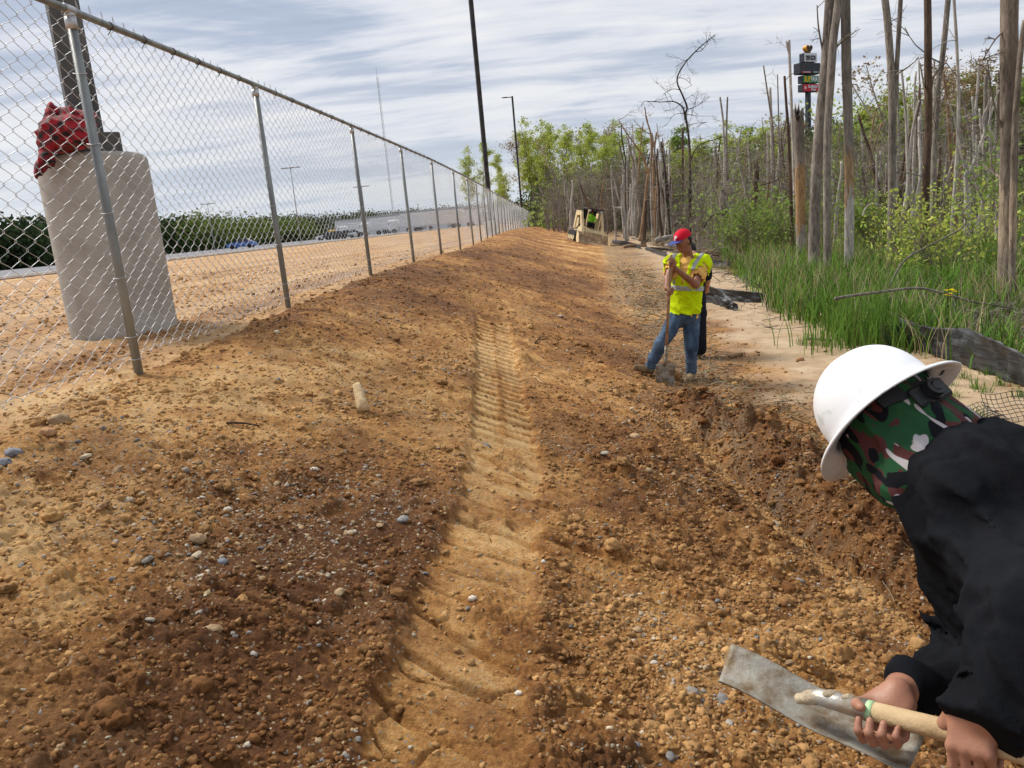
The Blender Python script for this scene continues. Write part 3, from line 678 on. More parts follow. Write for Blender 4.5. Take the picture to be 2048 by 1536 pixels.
# ------------------------------------------------------------------ wood
def barkmat(name, c1, c2, patch=None, zlo=0, zhi=1, base=None):
    m, t, b = newmat(name); l = t.links.new; g = N(t, 'ShaderNodeNewGeometry'); mp = N(t, 'ShaderNodeMapping'); mp.inputs['Scale'].default_value = (1, 1, .22); l(g.outputs['Position'], mp.inputs[0])
    n = N(t, 'ShaderNodeTexNoise', i_Scale=19., i_Detail=8., i_Roughness=.75); l(mp.outputs[0], n.inputs['Vector']); r = ramp(t, [(.36, c2), (.5, tuple((a+b_)/2 for a, b_ in zip(c1, c2))), (.66, c1)]); l(n.outputs['Fac'], r.inputs[0]); c = r.outputs[0]
    n0 = N(t, 'ShaderNodeTexNoise', i_Scale=.9, i_Detail=2.); l(g.outputs['Position'], n0.inputs['Vector']); v0 = ramp(t, [(.3, .62), (.7, 1.25)]); l(n0.outputs['Fac'], v0.inputs[0])
    x0 = N(t, 'ShaderNodeMix', data_type='RGBA', blend_type='MULTIPLY', i_Factor=1.); l(c, x0.inputs['A']); l(v0.outputs[0], x0.inputs['B']); c = x0.outputs['Result']
    if patch:
        s = N(t, 'ShaderNodeSeparateXYZ'); l(g.outputs['Position'], s.inputs[0]); n3 = N(t, 'ShaderNodeTexNoise', i_Scale=7., i_Detail=7., i_Roughness=.7); l(mp.outputs[0], n3.inputs['Vector'])
        a = N(t, 'ShaderNodeMath', operation='MULTIPLY_ADD', i_1=2.4); l(n3.outputs['Fac'], a.inputs[0]); l(s.outputs[2], a.inputs[2])
        f1 = ramp_f(t, a.outputs[0], zlo+1.1, zlo+1.3); f2 = ramp_f(t, a.outputs[0], zhi+1.35, zhi+1.1); f = N(t, 'ShaderNodeMath', operation='MULTIPLY'); l(f1, f.inputs[0]); l(f2, f.inputs[1])
        x = N(t, 'ShaderNodeMix', data_type='RGBA'); l(f.outputs[0], x.inputs['Factor']); l(c, x.inputs['A']); rp = ramp(t, [(.36, tuple(q*.42 for q in patch)), (.52, patch), (.66, tuple(q*1.35 for q in patch))]); l(n.outputs['Fac'], rp.inputs[0]); l(rp.outputs[0], x.inputs['B']); c = x.outputs['Result']
        if base:
            x = N(t, 'ShaderNodeMix', data_type='RGBA'); l(ramp_f(t, a.outputs[0], zlo+1.3, zlo+1.1), x.inputs['Factor']); l(c, x.inputs['A']); rp = ramp(t, [(.36, tuple(q*.42 for q in base)), (.52, base), (.66, tuple(q*1.2 for q in base))]); l(n.outputs['Fac'], rp.inputs[0]); l(rp.outputs[0], x.inputs['B']); c = x.outputs['Result']
    l(c, b.inputs['Base Color']); b.inputs['Roughness'].default_value = .92; b.inputs['Specular IOR Level'].default_value = .15
    n2 = N(t, 'ShaderNodeTexNoise', i_Scale=26., i_Detail=6., i_Roughness=.7); l(mp.outputs[0], n2.inputs['Vector']); bp = N(t, 'ShaderNodeBump', i_Strength=.9, i_Distance=.03); l(n2.outputs['Fac'], bp.inputs['Height']); l(bp.outputs[0], b.inputs['Normal'])
    return m
BK = dict(grey=barkmat('grey_bark', (.36, .32, .275), (.11, .093, .075)), pale=barkmat('pale_dead_wood', (.60, .56, .50), (.30, .27, .235)),
          brown=barkmat('brown_bark', (.17, .115, .08), (.055, .038, .027)), dark=barkmat('dark_bark', (.10, .085, .07), (.035, .03, .025)), tan=barkmat('bare_tan_wood', (.42, .28, .16), (.20, .12, .07)))
def leafmat(name, col, var=.35):
    m, t, b = newmat(name); l = t.links.new; t.nodes.remove(b); o = [n for n in t.nodes if n.type == 'OUTPUT_MATERIAL'][0]
    a = N(t, 'ShaderNodeAttribute', attribute_name='tint'); x = N(t, 'ShaderNodeMix', data_type='RGBA', blend_type='MULTIPLY', i_Factor=1.); l(a.outputs['Color'], x.inputs['A']); x.inputs['B'].default_value = (*col, 1)
    d = N(t, 'ShaderNodeBsdfDiffuse'); tr = N(t, 'ShaderNodeBsdfTranslucent'); l(x.outputs['Result'], d.inputs[0]); l(x.outputs['Result'], tr.inputs[0])
    ms = N(t, 'ShaderNodeMixShader', i_Fac=.35); l(d.outputs[0], ms.inputs[1]); l(tr.outputs[0], ms.inputs[2]); l(ms.outputs[0], o.inputs[0]); return m
LM = dict(spring=leafmat('spring_leaves', (.48, .55, .12)), mid=leafmat('mid_leaves', (.25, .34, .085)), dark=leafmat('dark_leaves', (.075, .11, .04)), yellow=leafmat('yellow_green_leaves', (.38, .40, .07)),
          buds=leafmat('pinkish_buds', (.36, .27, .16)), pine=leafmat('pine_needles', (.045, .07, .032)), reed=leafmat('reed_blades', (.135, .235, .045)), straw=leafmat('dry_straw', (.42, .34, .21)), twig=leafmat('bare_twigs', (.22, .19, .155)))
def leaves_mesh(name, P, size, m, parent=None, tint=None, asp=.6):
    if m is LM['twig']: asp = .035; size = size*4
    P = np.asarray(P, float); n = len(P); s = size*np.exp(RNG.normal(0, .3, n))[:, None]
    a = RNG.normal(size=(n, 3)); a /= np.linalg.norm(a, axis=1)[:, None]; b = RNG.normal(size=(n, 3)); b = np.cross(a, b); b /= np.linalg.norm(b, axis=1)[:, None]
    v = np.stack([P-a*s, P-b*s*asp, P+a*s, P+b*s*asp], 1).reshape(-1, 3); f = np.arange(4*n).reshape(n, 4)
    o = mesh_np(name, v, f, m, parent, False)
    if tint is None: tint = RNG.uniform(.55, 1.35, (n, 1))*np.array([1, 1, 1])+RNG.normal(0, .06, (n, 3))
    c = np.clip(np.repeat(tint, 4, 0), .1, 3); ca = o.data.color_attributes.new('tint', 'FLOAT_COLOR', 'POINT'); ca.data.foreach_set('color', np.concatenate([c, np.ones((len(c), 1))], 1).astype(np.float32).ravel())
    return o
def rv(s=1.): return np.array([random.gauss(0, s) for _ in range(3)])
def limb(mb, p, d, ln, r, depth, sides=5, tips=None, droop=0., kink=.18, nseg=5, nb=(2, 4)):
    pts = [np.array(p, float)]; d = np.array(d, float)/np.linalg.norm(d); ds = [d]
    for k in range(nseg):
        d = d+rv(kink)+np.array([0, 0, -droop]); d /= np.linalg.norm(d); pts.append(pts[-1]+d*ln/nseg); ds.append(d)
    mb.tube(pts, np.linspace(r, r*.35, len(pts)), sides, False)
    if tips is not None: tips.append(pts[-1]); tips.append(pts[-2])
    if depth > 0:
        for _ in range(random.randint(*nb)):
            k = random.randint(1, nseg-1); dd = ds[k]+rv(.55); limb(mb, pts[k], dd, ln*random.uniform(.4, .65), r*.5, depth-1, max(3, sides-1), tips, droop, kink*1.15, max(3, nseg-1), nb)
HREF = {}
def base_h(px, py, z=0.0):
    d = ray(px, py); t = (z-CAMZ)/d[2]; return float((t*d) @ FH)
def trunk(name, P, h, wpx, bark, label, cat='tree', group=None, twigs=3, extend=0., sides=12, rough=.06, tops=None, w1=None, root=True, forks=(), kids=None, jag=False, tl=(.5, 1.6)):
    """P: pixel polyline from base to top, h: metres ahead"""
    pts = [ath(q[0], q[1], h) for q in P]
    if root:
        zb = float(macro(pts[0][0], pts[0][1]))-.25
        if pts[0][2] > zb+.1: pts.insert(0, np.array([pts[0][0], pts[0][1], zb]))
    if extend:
        d = pts[-1]-pts[-2]; d /= np.linalg.norm(d); pts.append(pts[-1]+d*extend*.5+rv(.05)); pts.append(pts[-2]+d*extend+rv(.12))
    r0 = wpx/2/1538*h*.95; r1 = (w1 if w1 else wpx*.72)/2/1538*h
    c = spline(pts, 7 if len(pts) < 7 else 4); n = len(c); L_ = np.concatenate([[0], np.cumsum(np.linalg.norm(np.diff(c, axis=0), axis=1))]); u = L_/L_[-1]
    r = r0+(r1-r0)*u; r = r*(1+.38*np.exp(-L_/.35)); 
    if extend: r = r*np.where(u > .72, 1-.75*((u-.72)/.28), 1)
    R_ = r[:, None]*(1+rough*np.array([[sin(3*j+i*.35)*.6+random.gauss(0, .5) for j in range(sides)] for i in range(n)]))
    vv, ff = tube_np(c, R_, sides, True)
    if jag:
        k = (n-1)*sides; vv[k:k+sides, 2] += RNG.uniform(-2.2, 2.2, sides)*r1*1.2
    mb = MB(); mb.add(vv, ff)
    o = mb.build('trunk' if kids else name, BK[bark] if isinstance(bark, str) else bark, None, True)
    BR = []
    for _ in range(twigs):
        k = random.randint(int(n*.35), n-2); a = random.uniform(0, 2*pi); d = np.array([cos(a), sin(a), random.uniform(.1, 1.0)]); mb2 = MB(); limb(mb2, c[k], d, random.uniform(*tl)*(h/18)**.4, r[k]*.32, 2 if h < 40 else 1, 5); BR.append(mb2)
    for f in forks:
        fp = [ath(q[0], q[1], h+f.get('dh', 0)) for q in f['P']]; cc = spline(fp, 5); ra = f['w'][0]/2/1538*h; rb = f['w'][1]/2/1538*h
        mb2 = MB(); mb2.tube(cc, np.linspace(ra, rb, len(cc)), 7, True); BR.append(mb2)
        for _ in range(f.get('tw', 0)):
            k = random.randint(1, len(cc)-1); d = rv(1)+np.array([0, 0, .2]); limb(mb2, cc[k], d, random.uniform(.4, 1.3)*(h/40), max(ra*.3, .012), 2, 3, kink=.25)
    e = empty(name, tuple(c[0])); tag(e, label, cat, group)
    o.name = 'trunk'; o.parent = e; o.matrix_parent_inverse = Matrix.Translation(-Vector(c[0]))
    for mb2 in BR: b_ = mb2.build('branch', BK[bark] if isinstance(bark, str) else bark, e, True); b_.matrix_parent_inverse = Matrix.Translation(-Vector(c[0]))
    return e
B_snag = barkmat('part_stripped_bark', (.36, .31, .26), (.13, .11, .09), (.37, .23, .115), 1.0, 2.9, (.36, .32, .28))
B_snag2 = barkmat('stripped_band_bark', (.33, .30, .26), (.14, .12, .10), (.38, .26, .15), 1.8, 3.0, (.50, .47, .43))
B_big = barkmat('thick_ridged_bark', (.32, .265, .21), (.11, .088, .068), (.40, .31, .22), .9, 1.8)
T_ = trunk
T_('dead_tree', [(2012, 612), (2016, 420), (2018, 200), (2019, 0)], 12.2, 32, B_big, 'thickest trunk, at the right edge of the photo, bark peeling low down', extend=4, twigs=3, sides=20, w1=29, forks=[dict(P=[(2022, 640), (2024, 560), (2028, 300), (2040, 120), (2050, 40)], w=(13, 9), dh=-.4), dict(P=[(2024, 290), (2036, 270), (2060, 255)], w=(6, 3)), dict(P=[(2012, 275), (1996, 235), (1984, 190), (1975, 120)], w=(5, 2), tw=3), dict(P=[(2010, 60), (1990, 80), (1965, 120)], w=(4, 1.5), tw=4)])
h1 = base_h(1628, 545)
T_('dead_tree', [(1628, 548), (1630, 400), (1639, 260), (1650, 150), (1656, 60), (1660, 0)], h1, 23, 'grey', 'stout grey-brown trunk just right of the tall roadside sign, left of a close pair', extend=5, twigs=1, w1=15, sides=16, forks=[dict(P=[(1645, 100), (1637, 55), (1634, 10)], w=(4, 2), tw=3), dict(P=[(1660, 20), (1656, 120), (1662, 220), (1652, 330), (1662, 440)], w=(2.2, 2.8), dh=-.35)])
T_('dead_tree', [(1655, 562), (1654, 400), (1655, 268), (1661, 170), (1667, 80), (1677, 0)], h1-.9, 15, 'grey', 'right trunk of the close pair, a vine climbing it', extend=4, twigs=1, w1=14, sides=16)
T_('dead_tree', [(1697, 548), (1699, 400), (1697, 268), (1693, 134), (1691, 0)], h1-.2, 19, B_snag2, 'straight trunk with pale bare base and a tan stripped band, right of the close pair', extend=4, twigs=0, w1=16, sides=16)
T_('dead_snag', [(1603, 508), (1601, 400), (1599, 300), (1597, 226)], 25.5, 20, B_snag, 'broken-off snag with orange stripped wood, left of the close pair of trunks', twigs=0, w1=19, sides=16, jag=True)
T_('dead_tree', [(1592, 480), (1588, 330), (1583, 214), (1580, 140), (1578, 80)], 30, 8, 'pale', 'slender pole-like dead tree with a forked tip, left of the sign', twigs=1, w1=5, forks=[dict(P=[(1579, 110), (1574, 92), (1573, 82)], w=(4, 3))])
T_('dead_tree', [(1584, 470), (1580, 348), (1577, 268), (1572, 200), (1569, 152)], 28, 8, 'brown', 'dark leaning dead pole beside the slender fork-tipped one', twigs=1, w1=4.5)
T_('dead_tree', [(1552, 480), (1550, 400), (1545, 250), (1541, 225), (1527, 131)], 36, 5.5, 'grey', 'thin dead pole leaning left at its tip, first left of the snag group', twigs=2, w1=2.5)
T_('dead_tree', [(1543, 480), (1545, 400), (1543, 260), (1540, 175)], 38, 7, 'pale', 'thin straight dead pole with a blunt top, left of the orange snag', twigs=2, w1=5)
T_('dead_tree', [(1563, 470), (1560, 350), (1557, 230), (1555, 148)], 42, 4.5, 'grey', 'thin dead pole with small side twigs, between two others left of the orange snag', twigs=4, w1=2)
T_('dead_tree', [(1781, 508), (1783, 417), (1784, 321), (1784, 187), (1778, 80), (1770, 0)], 23, 15, 'grey', 'trunk with a dark hollow near its foot, rising among the reeds', extend=4, twigs=3, w1=12, sides=16, forks=[dict(P=[(1789, 215), (1792, 160), (1796, 90), (1801, 0), (1804, -60)], w=(9, 8)), dict(P=[(1790, 345), (1808, 345), (1840, 352), (1850, 356)], w=(3, 2), tw=2)])
T_('dead_tree', [(1849, 540), (1850, 401), (1855, 294), (1857, 187), (1856, 134), (1855, 0)], 21.5, 15, 'brown', 'tall knobbly brown trunk, right of the trunk with the hollow', extend=4, twigs=4, w1=12, sides=16)
T_('dead_tree', [(1866, 430), (1868, 321), (1873, 241), (1876, 174), (1886, 107), (1896, 0)], 26, 11, 'grey', 'trunk curving up to the right behind the knobbly brown one', extend=4, twigs=5, w1=9, sides=12)
T_('dead_tree', [(1905, 440), (1908, 401), (1915, 294), (1917, 187), (1913, 80), (1908, 0)], 25, 8, 'pale', 'bleached pale trunk, slim, second left of the thickest trunk', extend=3, twigs=4, w1=4)
T_('dead_tree', [(1935, 430), (1933, 363), (1934, 340)], 24, 14, 'pale', 'short bleached stub with arms spread in a fork', twigs=0, w1=10, forks=[dict(P=[(1936, 350), (1950, 318), (1962, 285), (1969, 262), (1966, 235), (1978, 205), (1976, 180)], w=(6, 2.5), tw=2), dict(P=[(1932, 352), (1926, 320), (1918, 290), (1910, 240), (1895, 200)], w=(5, 2), tw=2), dict(P=[(1938, 362), (1950, 345), (1952, 310), (1953, 270)], w=(5, 2), tw=1)])
T_('dead_tree', [(1827, 430), (1820, 390), (1815, 337), (1813, 257), (1808, 190), (1803, 140)], 27, 7, 'pale', 'pale forked dead tree right of the hollow trunk', twigs=1, w1=4, forks=[dict(P=[(1816, 340), (1824, 270), (1830, 235), (1838, 200)], w=(6, 3)), dict(P=[(1806, 430), (1814, 390), (1817, 350)], w=(9, 6))])
T_('dead_tree', [(1968, 450), (1969, 330), (1971, 205), (1972, 150)], 26, 9, 'grey', 'broken-topped grey trunk just left of the thickest trunk', twigs=5, w1=7)
T_('dead_tree', [(1993, 470), (1994, 400), (1996, 310), (1990, 280), (1978, 250), (1990, 205), (1998, 180)], 24, 7, 'pale', 'crooked bleached trunk beside the thickest trunk', twigs=2, w1=3)
T_('dead_snag', [(1508, 480), (1509, 430), (1512, 380), (1514, 332)], 34, 14, 'brown', 'dark brown broken snag behind the reeds, right of the worker', twigs=1, w1=9, jag=True)
T_('dead_snag', [(1456, 500), (1450, 450), (1444, 392)], 33, 16, 'grey', 'thick short snag with a broken top just right of the worker in the red cap', twigs=1, w1=13, jag=True)
T_('dead_tree', [(1452, 480), (1450, 372), (1447, 255), (1440, 194)], 44, 6, 'pale', 'left pole of two thin bare ones standing side by side right of the red cap', twigs=1, w1=3.5)
T_('dead_tree', [(1456, 480), (1454, 380), (1453, 268), (1455, 194)], 46, 5, 'grey', 'right pole of two thin bare ones standing side by side right of the red cap', twigs=1, w1=3)
T_('dead_tree', [(1379, 470), (1380, 360), (1379, 294), (1375, 255), (1371, 229), (1374, 214), (1364, 188), (1355, 167), (1357, 148), (1375, 120), (1406, 89), (1430, 70)], 42, 7.5, 'dark', 'tall sinuous bare tree standing above the worker with the red cap', twigs=0, w1=1.5, sides=8, forks=[dict(P=[(1371, 240), (1368, 222), (1362, 211), (1346, 203), (1320, 204), (1289, 202)], w=(4, 1), tw=9), dict(P=[(1382, 320), (1390, 300), (1406, 286), (1443, 276)], w=(3, 1), tw=7), dict(P=[(1375, 218), (1385, 216), (1400, 208), (1418, 195)], w=(1.6, .7), tw=7), dict(P=[(1360, 180), (1345, 178), (1330, 186)], w=(1.4, .6), tw=5), dict(P=[(1357, 155), (1370, 158), (1384, 170)], w=(1.3, .6), tw=4), dict(P=[(1372, 228), (1352, 228), (1340, 238)], w=(1.3, .6), tw=4), dict(P=[(1372, 228), (1395, 232), (1430, 232)], w=(1.3, .6), tw=4), dict(P=[(1390, 104), (1404, 100), (1415, 84), (1421, 64)], w=(1.4, .6), tw=5), dict(P=[(1378, 250), (1395, 246), (1414, 245)], w=(1.2, .6), tw=2), dict(P=[(1376, 118), (1360, 128), (1350, 134)], w=(1.2, .6), tw=4)])
T_('dead_tree', [(1281, 488), (1290, 410), (1295, 356), (1301, 332), (1304, 297), (1301, 265), (1293, 239), (1290, 215)], 50, 9, 'tan', 'forked bare tree with a reddish tan stem between the loader and the worker', twigs=2, w1=2, forks=[dict(P=[(1295, 345), (1288, 320), (1278, 300), (1252, 265), (1237, 239)], w=(5, 1.5), tw=6), dict(P=[(1303, 300), (1310, 282), (1322, 268)], w=(3.5, 1), tw=2), dict(P=[(1301, 268), (1288, 262), (1276, 250), (1266, 238)], w=(2, .8), tw=3), dict(P=[(1296, 245), (1291, 225), (1288, 212)], w=(1.6, .7), tw=3)])
T_('dead_snag', [(1338, 460), (1335, 400), (1331, 345), (1322, 283)], 52, 9, 'dark', 'dark tapering broken snag left of the sinuous tree', twigs=2, w1=4)
T_('dead_tree', [(1366, 470), (1366, 380), (1365, 256)], 55, 4.5, 'brown', 'thin dark stick of a tree just left of the sinuous one', twigs=1, w1=4)
T_('dead_tree', [(1250, 470), (1252, 400), (1252, 330), (1245, 285), (1242, 250)], 56, 6, 'dark', 'dark stem with upswept branches right of the loader', twigs=6, w1=2, tl=(1, 3))
T_('dead_tree', [(1231, 468), (1229, 430), (1224, 380), (1222, 330)], 52, 3.6, 'pale', 'thin white leaning stem directly right of the loader', twigs=0, w1=2.5)
T_('dead_tree', [(1253, 492), (1251, 450), (1246, 400), (1247, 350)], 47, 8, 'pale', 'pale two-stemmed trunk right of the loader with a swollen foot', twigs=1, w1=4, forks=[dict(P=[(1249, 450), (1244, 420), (1243, 370)], w=(4, 2.5))])
T_('dead_tree', [(1285, 505), (1290, 440), (1292, 400)], 42, 11, 'brown', 'short dark-footed trunk among the logs', twigs=2, w1=5)
# leaning young tree and fallen branches over the silt fence
T_('leaning_sapling', [(1772, 590), (1790, 550), (1812, 518), (1850, 496), (1900, 470), (1925, 455), (1932, 440), (1924, 428), (1940, 405), (1948, 395)], 13.2, 4.4, 'grey', 'dark leaning branch curving up to the right out of the reeds', twigs=0, w1=2.5, root=False, forks=[dict(P=[(1822, 512), (1838, 480), (1850, 462)], w=(2, 1))])
T_('fallen_branch', [(1670, 598), (1700, 592), (1760, 584), (1832, 576), (1880, 585), (1940, 602), (2000, 612), (2030, 618)], 9.9, 5.4, 'grey', 'long fallen bare branch lying across the reeds behind the silt fence', 'branch', twigs=0, w1=4, root=False)
T_('arched_branch', [(1408, 455), (1420, 435), (1435, 428), (1452, 430)], 30, 3, 'dark', 'thin arched dead branch behind the worker in the yellow vest', 'branch', twigs=0, root=False, w1=2)
T_('arched_branch', [(1725, 432), (1732, 415), (1745, 407), (1765, 412), (1772, 418)], 22, 2.2, 'pale', 'small pale arched branch left of the hollow trunk', 'branch', twigs=0, root=False, w1=1.4)
# ---- live trees
def make_live(kind, H=16, spread=2.6, n=1500, lf=.2, m='spring', bark='grey', r=.16, lo=.35, bare=0):
    e = empty('leafy_tree'); mb = MB(); tips = []; pts = [np.array([0, 0, -.3])]; d = np.array([0, 0, 1.])
    for k in range(9): d = d+rv(.05)*np.array([1, 1, 0]); d /= np.linalg.norm(d); pts.append(pts[-1]+d*H*.95/9)
    mb.tube(pts, np.linspace(r, r*.18, len(pts)), 8, False); tips.append(pts[-1])
    mb.build('trunk', BK[bark], e, True); mb = MB()
    for k in range(int(16+H*.5)):
        u = random.uniform(lo, .98); i = int(u*9); p = pts[i]+(pts[min(i+1, 9)]-pts[i])*(u*9-i); a = random.uniform(0, 2*pi)
        dd = np.array([cos(a), sin(a), random.uniform(.7, 2.0)]); limb(mb, p, dd, spread*random.uniform(.6, 1.25)*(1.15-u*.6), r*.38*(1.2-u), 2, 4, tips, kink=.13, nseg=4, nb=(2, 3))
    mb.build('limbs', BK[bark], e, True)
    if n:
        T2_ = np.array(tips); i = RNG.integers(0, len(T2_), n); clump = RNG.uniform(.3, 1, len(T2_))[i]
        P = T2_[i]+RNG.normal(0, .42*spread/2.6, (n, 3))*(clump[:, None]); tt = (.65+.5*RNG.random(len(T2_)))[i][:, None]*RNG.uniform(.75, 1.25, (n, 1))*np.ones(3)
        leaves_mesh('crown', P, lf, LM[m], e, tt)
    return e
PROT = [make_live(0, 16, 2.6, 5200, .105, 'spring'), make_live(1, 17, 2.2, 4200, .10, 'spring', 'pale'), make_live(2, 15, 3.0, 3000, .09, 'buds', 'grey'), make_live(3, 16, 2.4, 5200, .11, 'mid', 'dark'),
        make_live(4, 17, 2.4, 260, .12, 'buds', 'pale', bare=1), make_live(5, 13, 3.2, 7500, .12, 'yellow', 'dark', lo=.2), make_live(6, 12, 2.4, 6500, .12, 'mid', 'dark', lo=.15)]
used_p = set()
def put_tree(i, x, y, s, label, group, rz=None, sz=None):
    o = PROT[i] if i not in used_p else copy_tree(PROT[i]); used_p.add(i)
    o.location = (x, y, float(macro(x, y))); o.rotation_euler = (random.uniform(-.03, .03), random.uniform(-.03, .03), random.uniform(0, 6.28)); o.scale = (s, s, sz if sz else s); tag(o, label, 'tree', group); return o
def put_px(i, px, ytop, h, label, group, H0={0: 16, 1: 17, 2: 15, 3: 16, 4: 17, 5: 13, 6: 12}):
    p = ath(px, ytop, h); zb = float(macro(p[0], p[1])); s = (p[2]-zb)/(H0[i]*1.0); return put_tree(i, p[0], p[1], max(.85, min(1.5, s*1.05)), label, group, sz=s)
GA = 'leafy trees closing the end of the dirt bank'
for (i, px, yt, h, lb) in [(0, 925, 292, 165, 'small leafy tree left of the tallest light pole'), (1, 952, 278, 160, 'small leafy tree directly behind the tallest light pole'), (0, 1000, 330, 140, 'low leafy tree between the first two black light poles'),
        (2, 1035, 262, 125, 'sparse pinkish tree beside the pole with the clear lamp head'), (0, 1058, 232, 110, 'full light green tree right of the pole with the clear lamp head'), (0, 1092, 230, 105, 'tall light green tree with the densest crown at the end of the fence'),
        (4, 1125, 255, 100, 'nearly bare tree right of the densest light green crown'), (1, 1145, 240, 105, 'upright light green tree above and left of the loader'), (0, 1168, 262, 95, 'light green tree right above the loader'),
        (4, 1190, 240, 100, 'tall nearly bare tree just right of the loader cab'), (2, 1212, 245, 105, 'pinkish brown budding tree behind the two-stemmed pale trunk'), (0, 1240, 232, 92, 'green tree leaning over the dark stem with upswept branches'),
        (3, 1268, 280, 90, 'mid green tree behind the forked tan tree'), (1, 1318, 275, 95, 'light green tree behind the dark broken snag'), (3, 1345, 245, 85, 'mid green tree behind the sinuous bare tree'),
        (4, 1398, 262, 85, 'nearly bare tree right of the sinuous bare tree'), (3, 1420, 290, 80, 'mid green tree left of the two thin side-by-side poles'), (0, 1470, 238, 80, 'bright green tree right of the two thin side-by-side poles'), (3, 1487, 245, 85, 'darker green tree right of the two thin side-by-side poles'),
        (4, 1510, 225, 75, 'nearly bare tree behind the dark brown snag'), (0, 1530, 230, 75, 'light green tree left of the tall sign'), (2, 1590, 245, 70, 'budding tree around the post of the tall sign'), (4, 1625, 205, 72, 'bare twiggy tree right of the sign post')]:
    put_px(i, px, yt, h, lb, GA)
for (i, px, yt, h, lb) in [(1, 1012, 300, 135, 'slim light green tree right of the two small ones by the tallest pole'), (0, 1048, 250, 120, 'light green tree just left of the full one by the clear lamp head'), (1, 1075, 240, 108, 'slim tall light green tree between the full one and the densest one'), (0, 1112, 248, 102, 'light green tree right beside the densest crown at the fence end'),
        (1, 1156, 250, 98, 'slim light green tree above the left of the loader'), (0, 1180, 270, 90, 'lower light green tree above the loader cab'), (1, 1205, 255, 96, 'slim light green tree right of the loader cab'), (0, 1225, 262, 88, 'light green tree above the thin white leaning stem'), (1, 1258, 250, 86, 'slim light green tree left of the forked tan tree'), (1, 1290, 290, 84, 'slim green tree right behind the forked tan tree'),
        (0, 1332, 300, 80, 'low light green tree left of the sinuous bare tree'), (1, 1362, 290, 82, 'slim green tree just behind the sinuous bare tree'), (0, 1405, 275, 78, 'light green tree under the right arm of the sinuous tree'), (1, 1438, 270, 74, 'slim green tree directly behind the two side-by-side poles'), (0, 1500, 250, 72, 'light green tree directly behind the dark brown snag'), (1, 1552, 245, 70, 'slim light green tree between the snag group poles'), (0, 1580, 260, 66, 'light green tree behind the orange snag')]:
    put_px(i, px, yt, h, lb, GA)
GB = 'leafy trees on the right behind the dead trunks'
for (i, px, yt, h, lb) in [(5, 1775, 172, 62, 'rounded yellow-green tree behind the hollow trunk'), (5, 1745, 205, 64, 'yellow-green tree left of the rounded one'), (6, 1720, 240, 60, 'dark green tree just right of the trunk with pale base'), (4, 1815, 90, 48, 'bare twiggy tree between the hollow and the knobbly trunks'),
        (4, 1835, 85, 50, 'bare twiggy tree left of the knobbly brown trunk'), (4, 1875, 100, 48, 'bare twiggy tree right of the knobbly brown trunk'), (2, 1905, 120, 50, 'budding tree behind the bleached pale trunk'), (2, 1955, 110, 46, 'budding tree left of the thickest trunk, higher than its neighbours'),
        (6, 1945, 160, 52, 'dark green tree left of the thickest trunk'), (3, 1985, 130, 48, 'mid green tree directly left of the thickest trunk'), (3, 2040, 150, 44, 'mid green tree right of the thickest trunk'), (6, 2065, 120, 46, 'dark green tree at the right edge of the photo'), (5, 1830, 215, 60, 'yellow-green tree behind the pale forked dead tree'), (6, 1890, 215, 56, 'green tree low behind the trunk curving right'), (0, 1690, 250, 66, 'light green tree behind the trunk with pale base'), (6, 1800, 230, 50, 'green tree right of the hollow trunk')]:
    put_px(i, px, yt, h, lb, GB)
# ---- many thin dead trunks
DP = []; DLOOK = [('pale', 'pale'), ('grey', 'grey'), ('pale', 'bleached'), ('brown', 'brown'), ('grey', 'twiggy grey'), ('tan', 'tan stripped'), ('pale', 'crooked pale')]
for k in range(7):
    mb = MB(); pts = [np.array([0, 0, -.3])]; d = np.array([random.uniform(-.05, .05), random.uniform(-.05, .05), 1.]); kk = .06 if k == 6 else .028
    for q in range(8): d = d+rv(kk)*np.array([1, 1, 0]); pts.append(pts[-1]+d/np.linalg.norm(d)*1.25)
    mb.tube(spline(pts, 3), np.linspace(.12, .05, 25)*np.array([1+.1*random.gauss(0, 1) for _ in range(25)]), 7, True)
    for q in range([3, 4, 1, 2, 8, 1, 4][k]): limb(mb, pts[random.randint(3, 7)], np.array([random.gauss(0, 1), random.gauss(0, 1), random.uniform(.1, .8)]), random.uniform(.4, 1.3), .03, 2 if k == 4 else 1, 4, kink=.2)
    DP.append(mb.build('dead_tree', BK[DLOOK[k][0]], None, True))
ud = set()
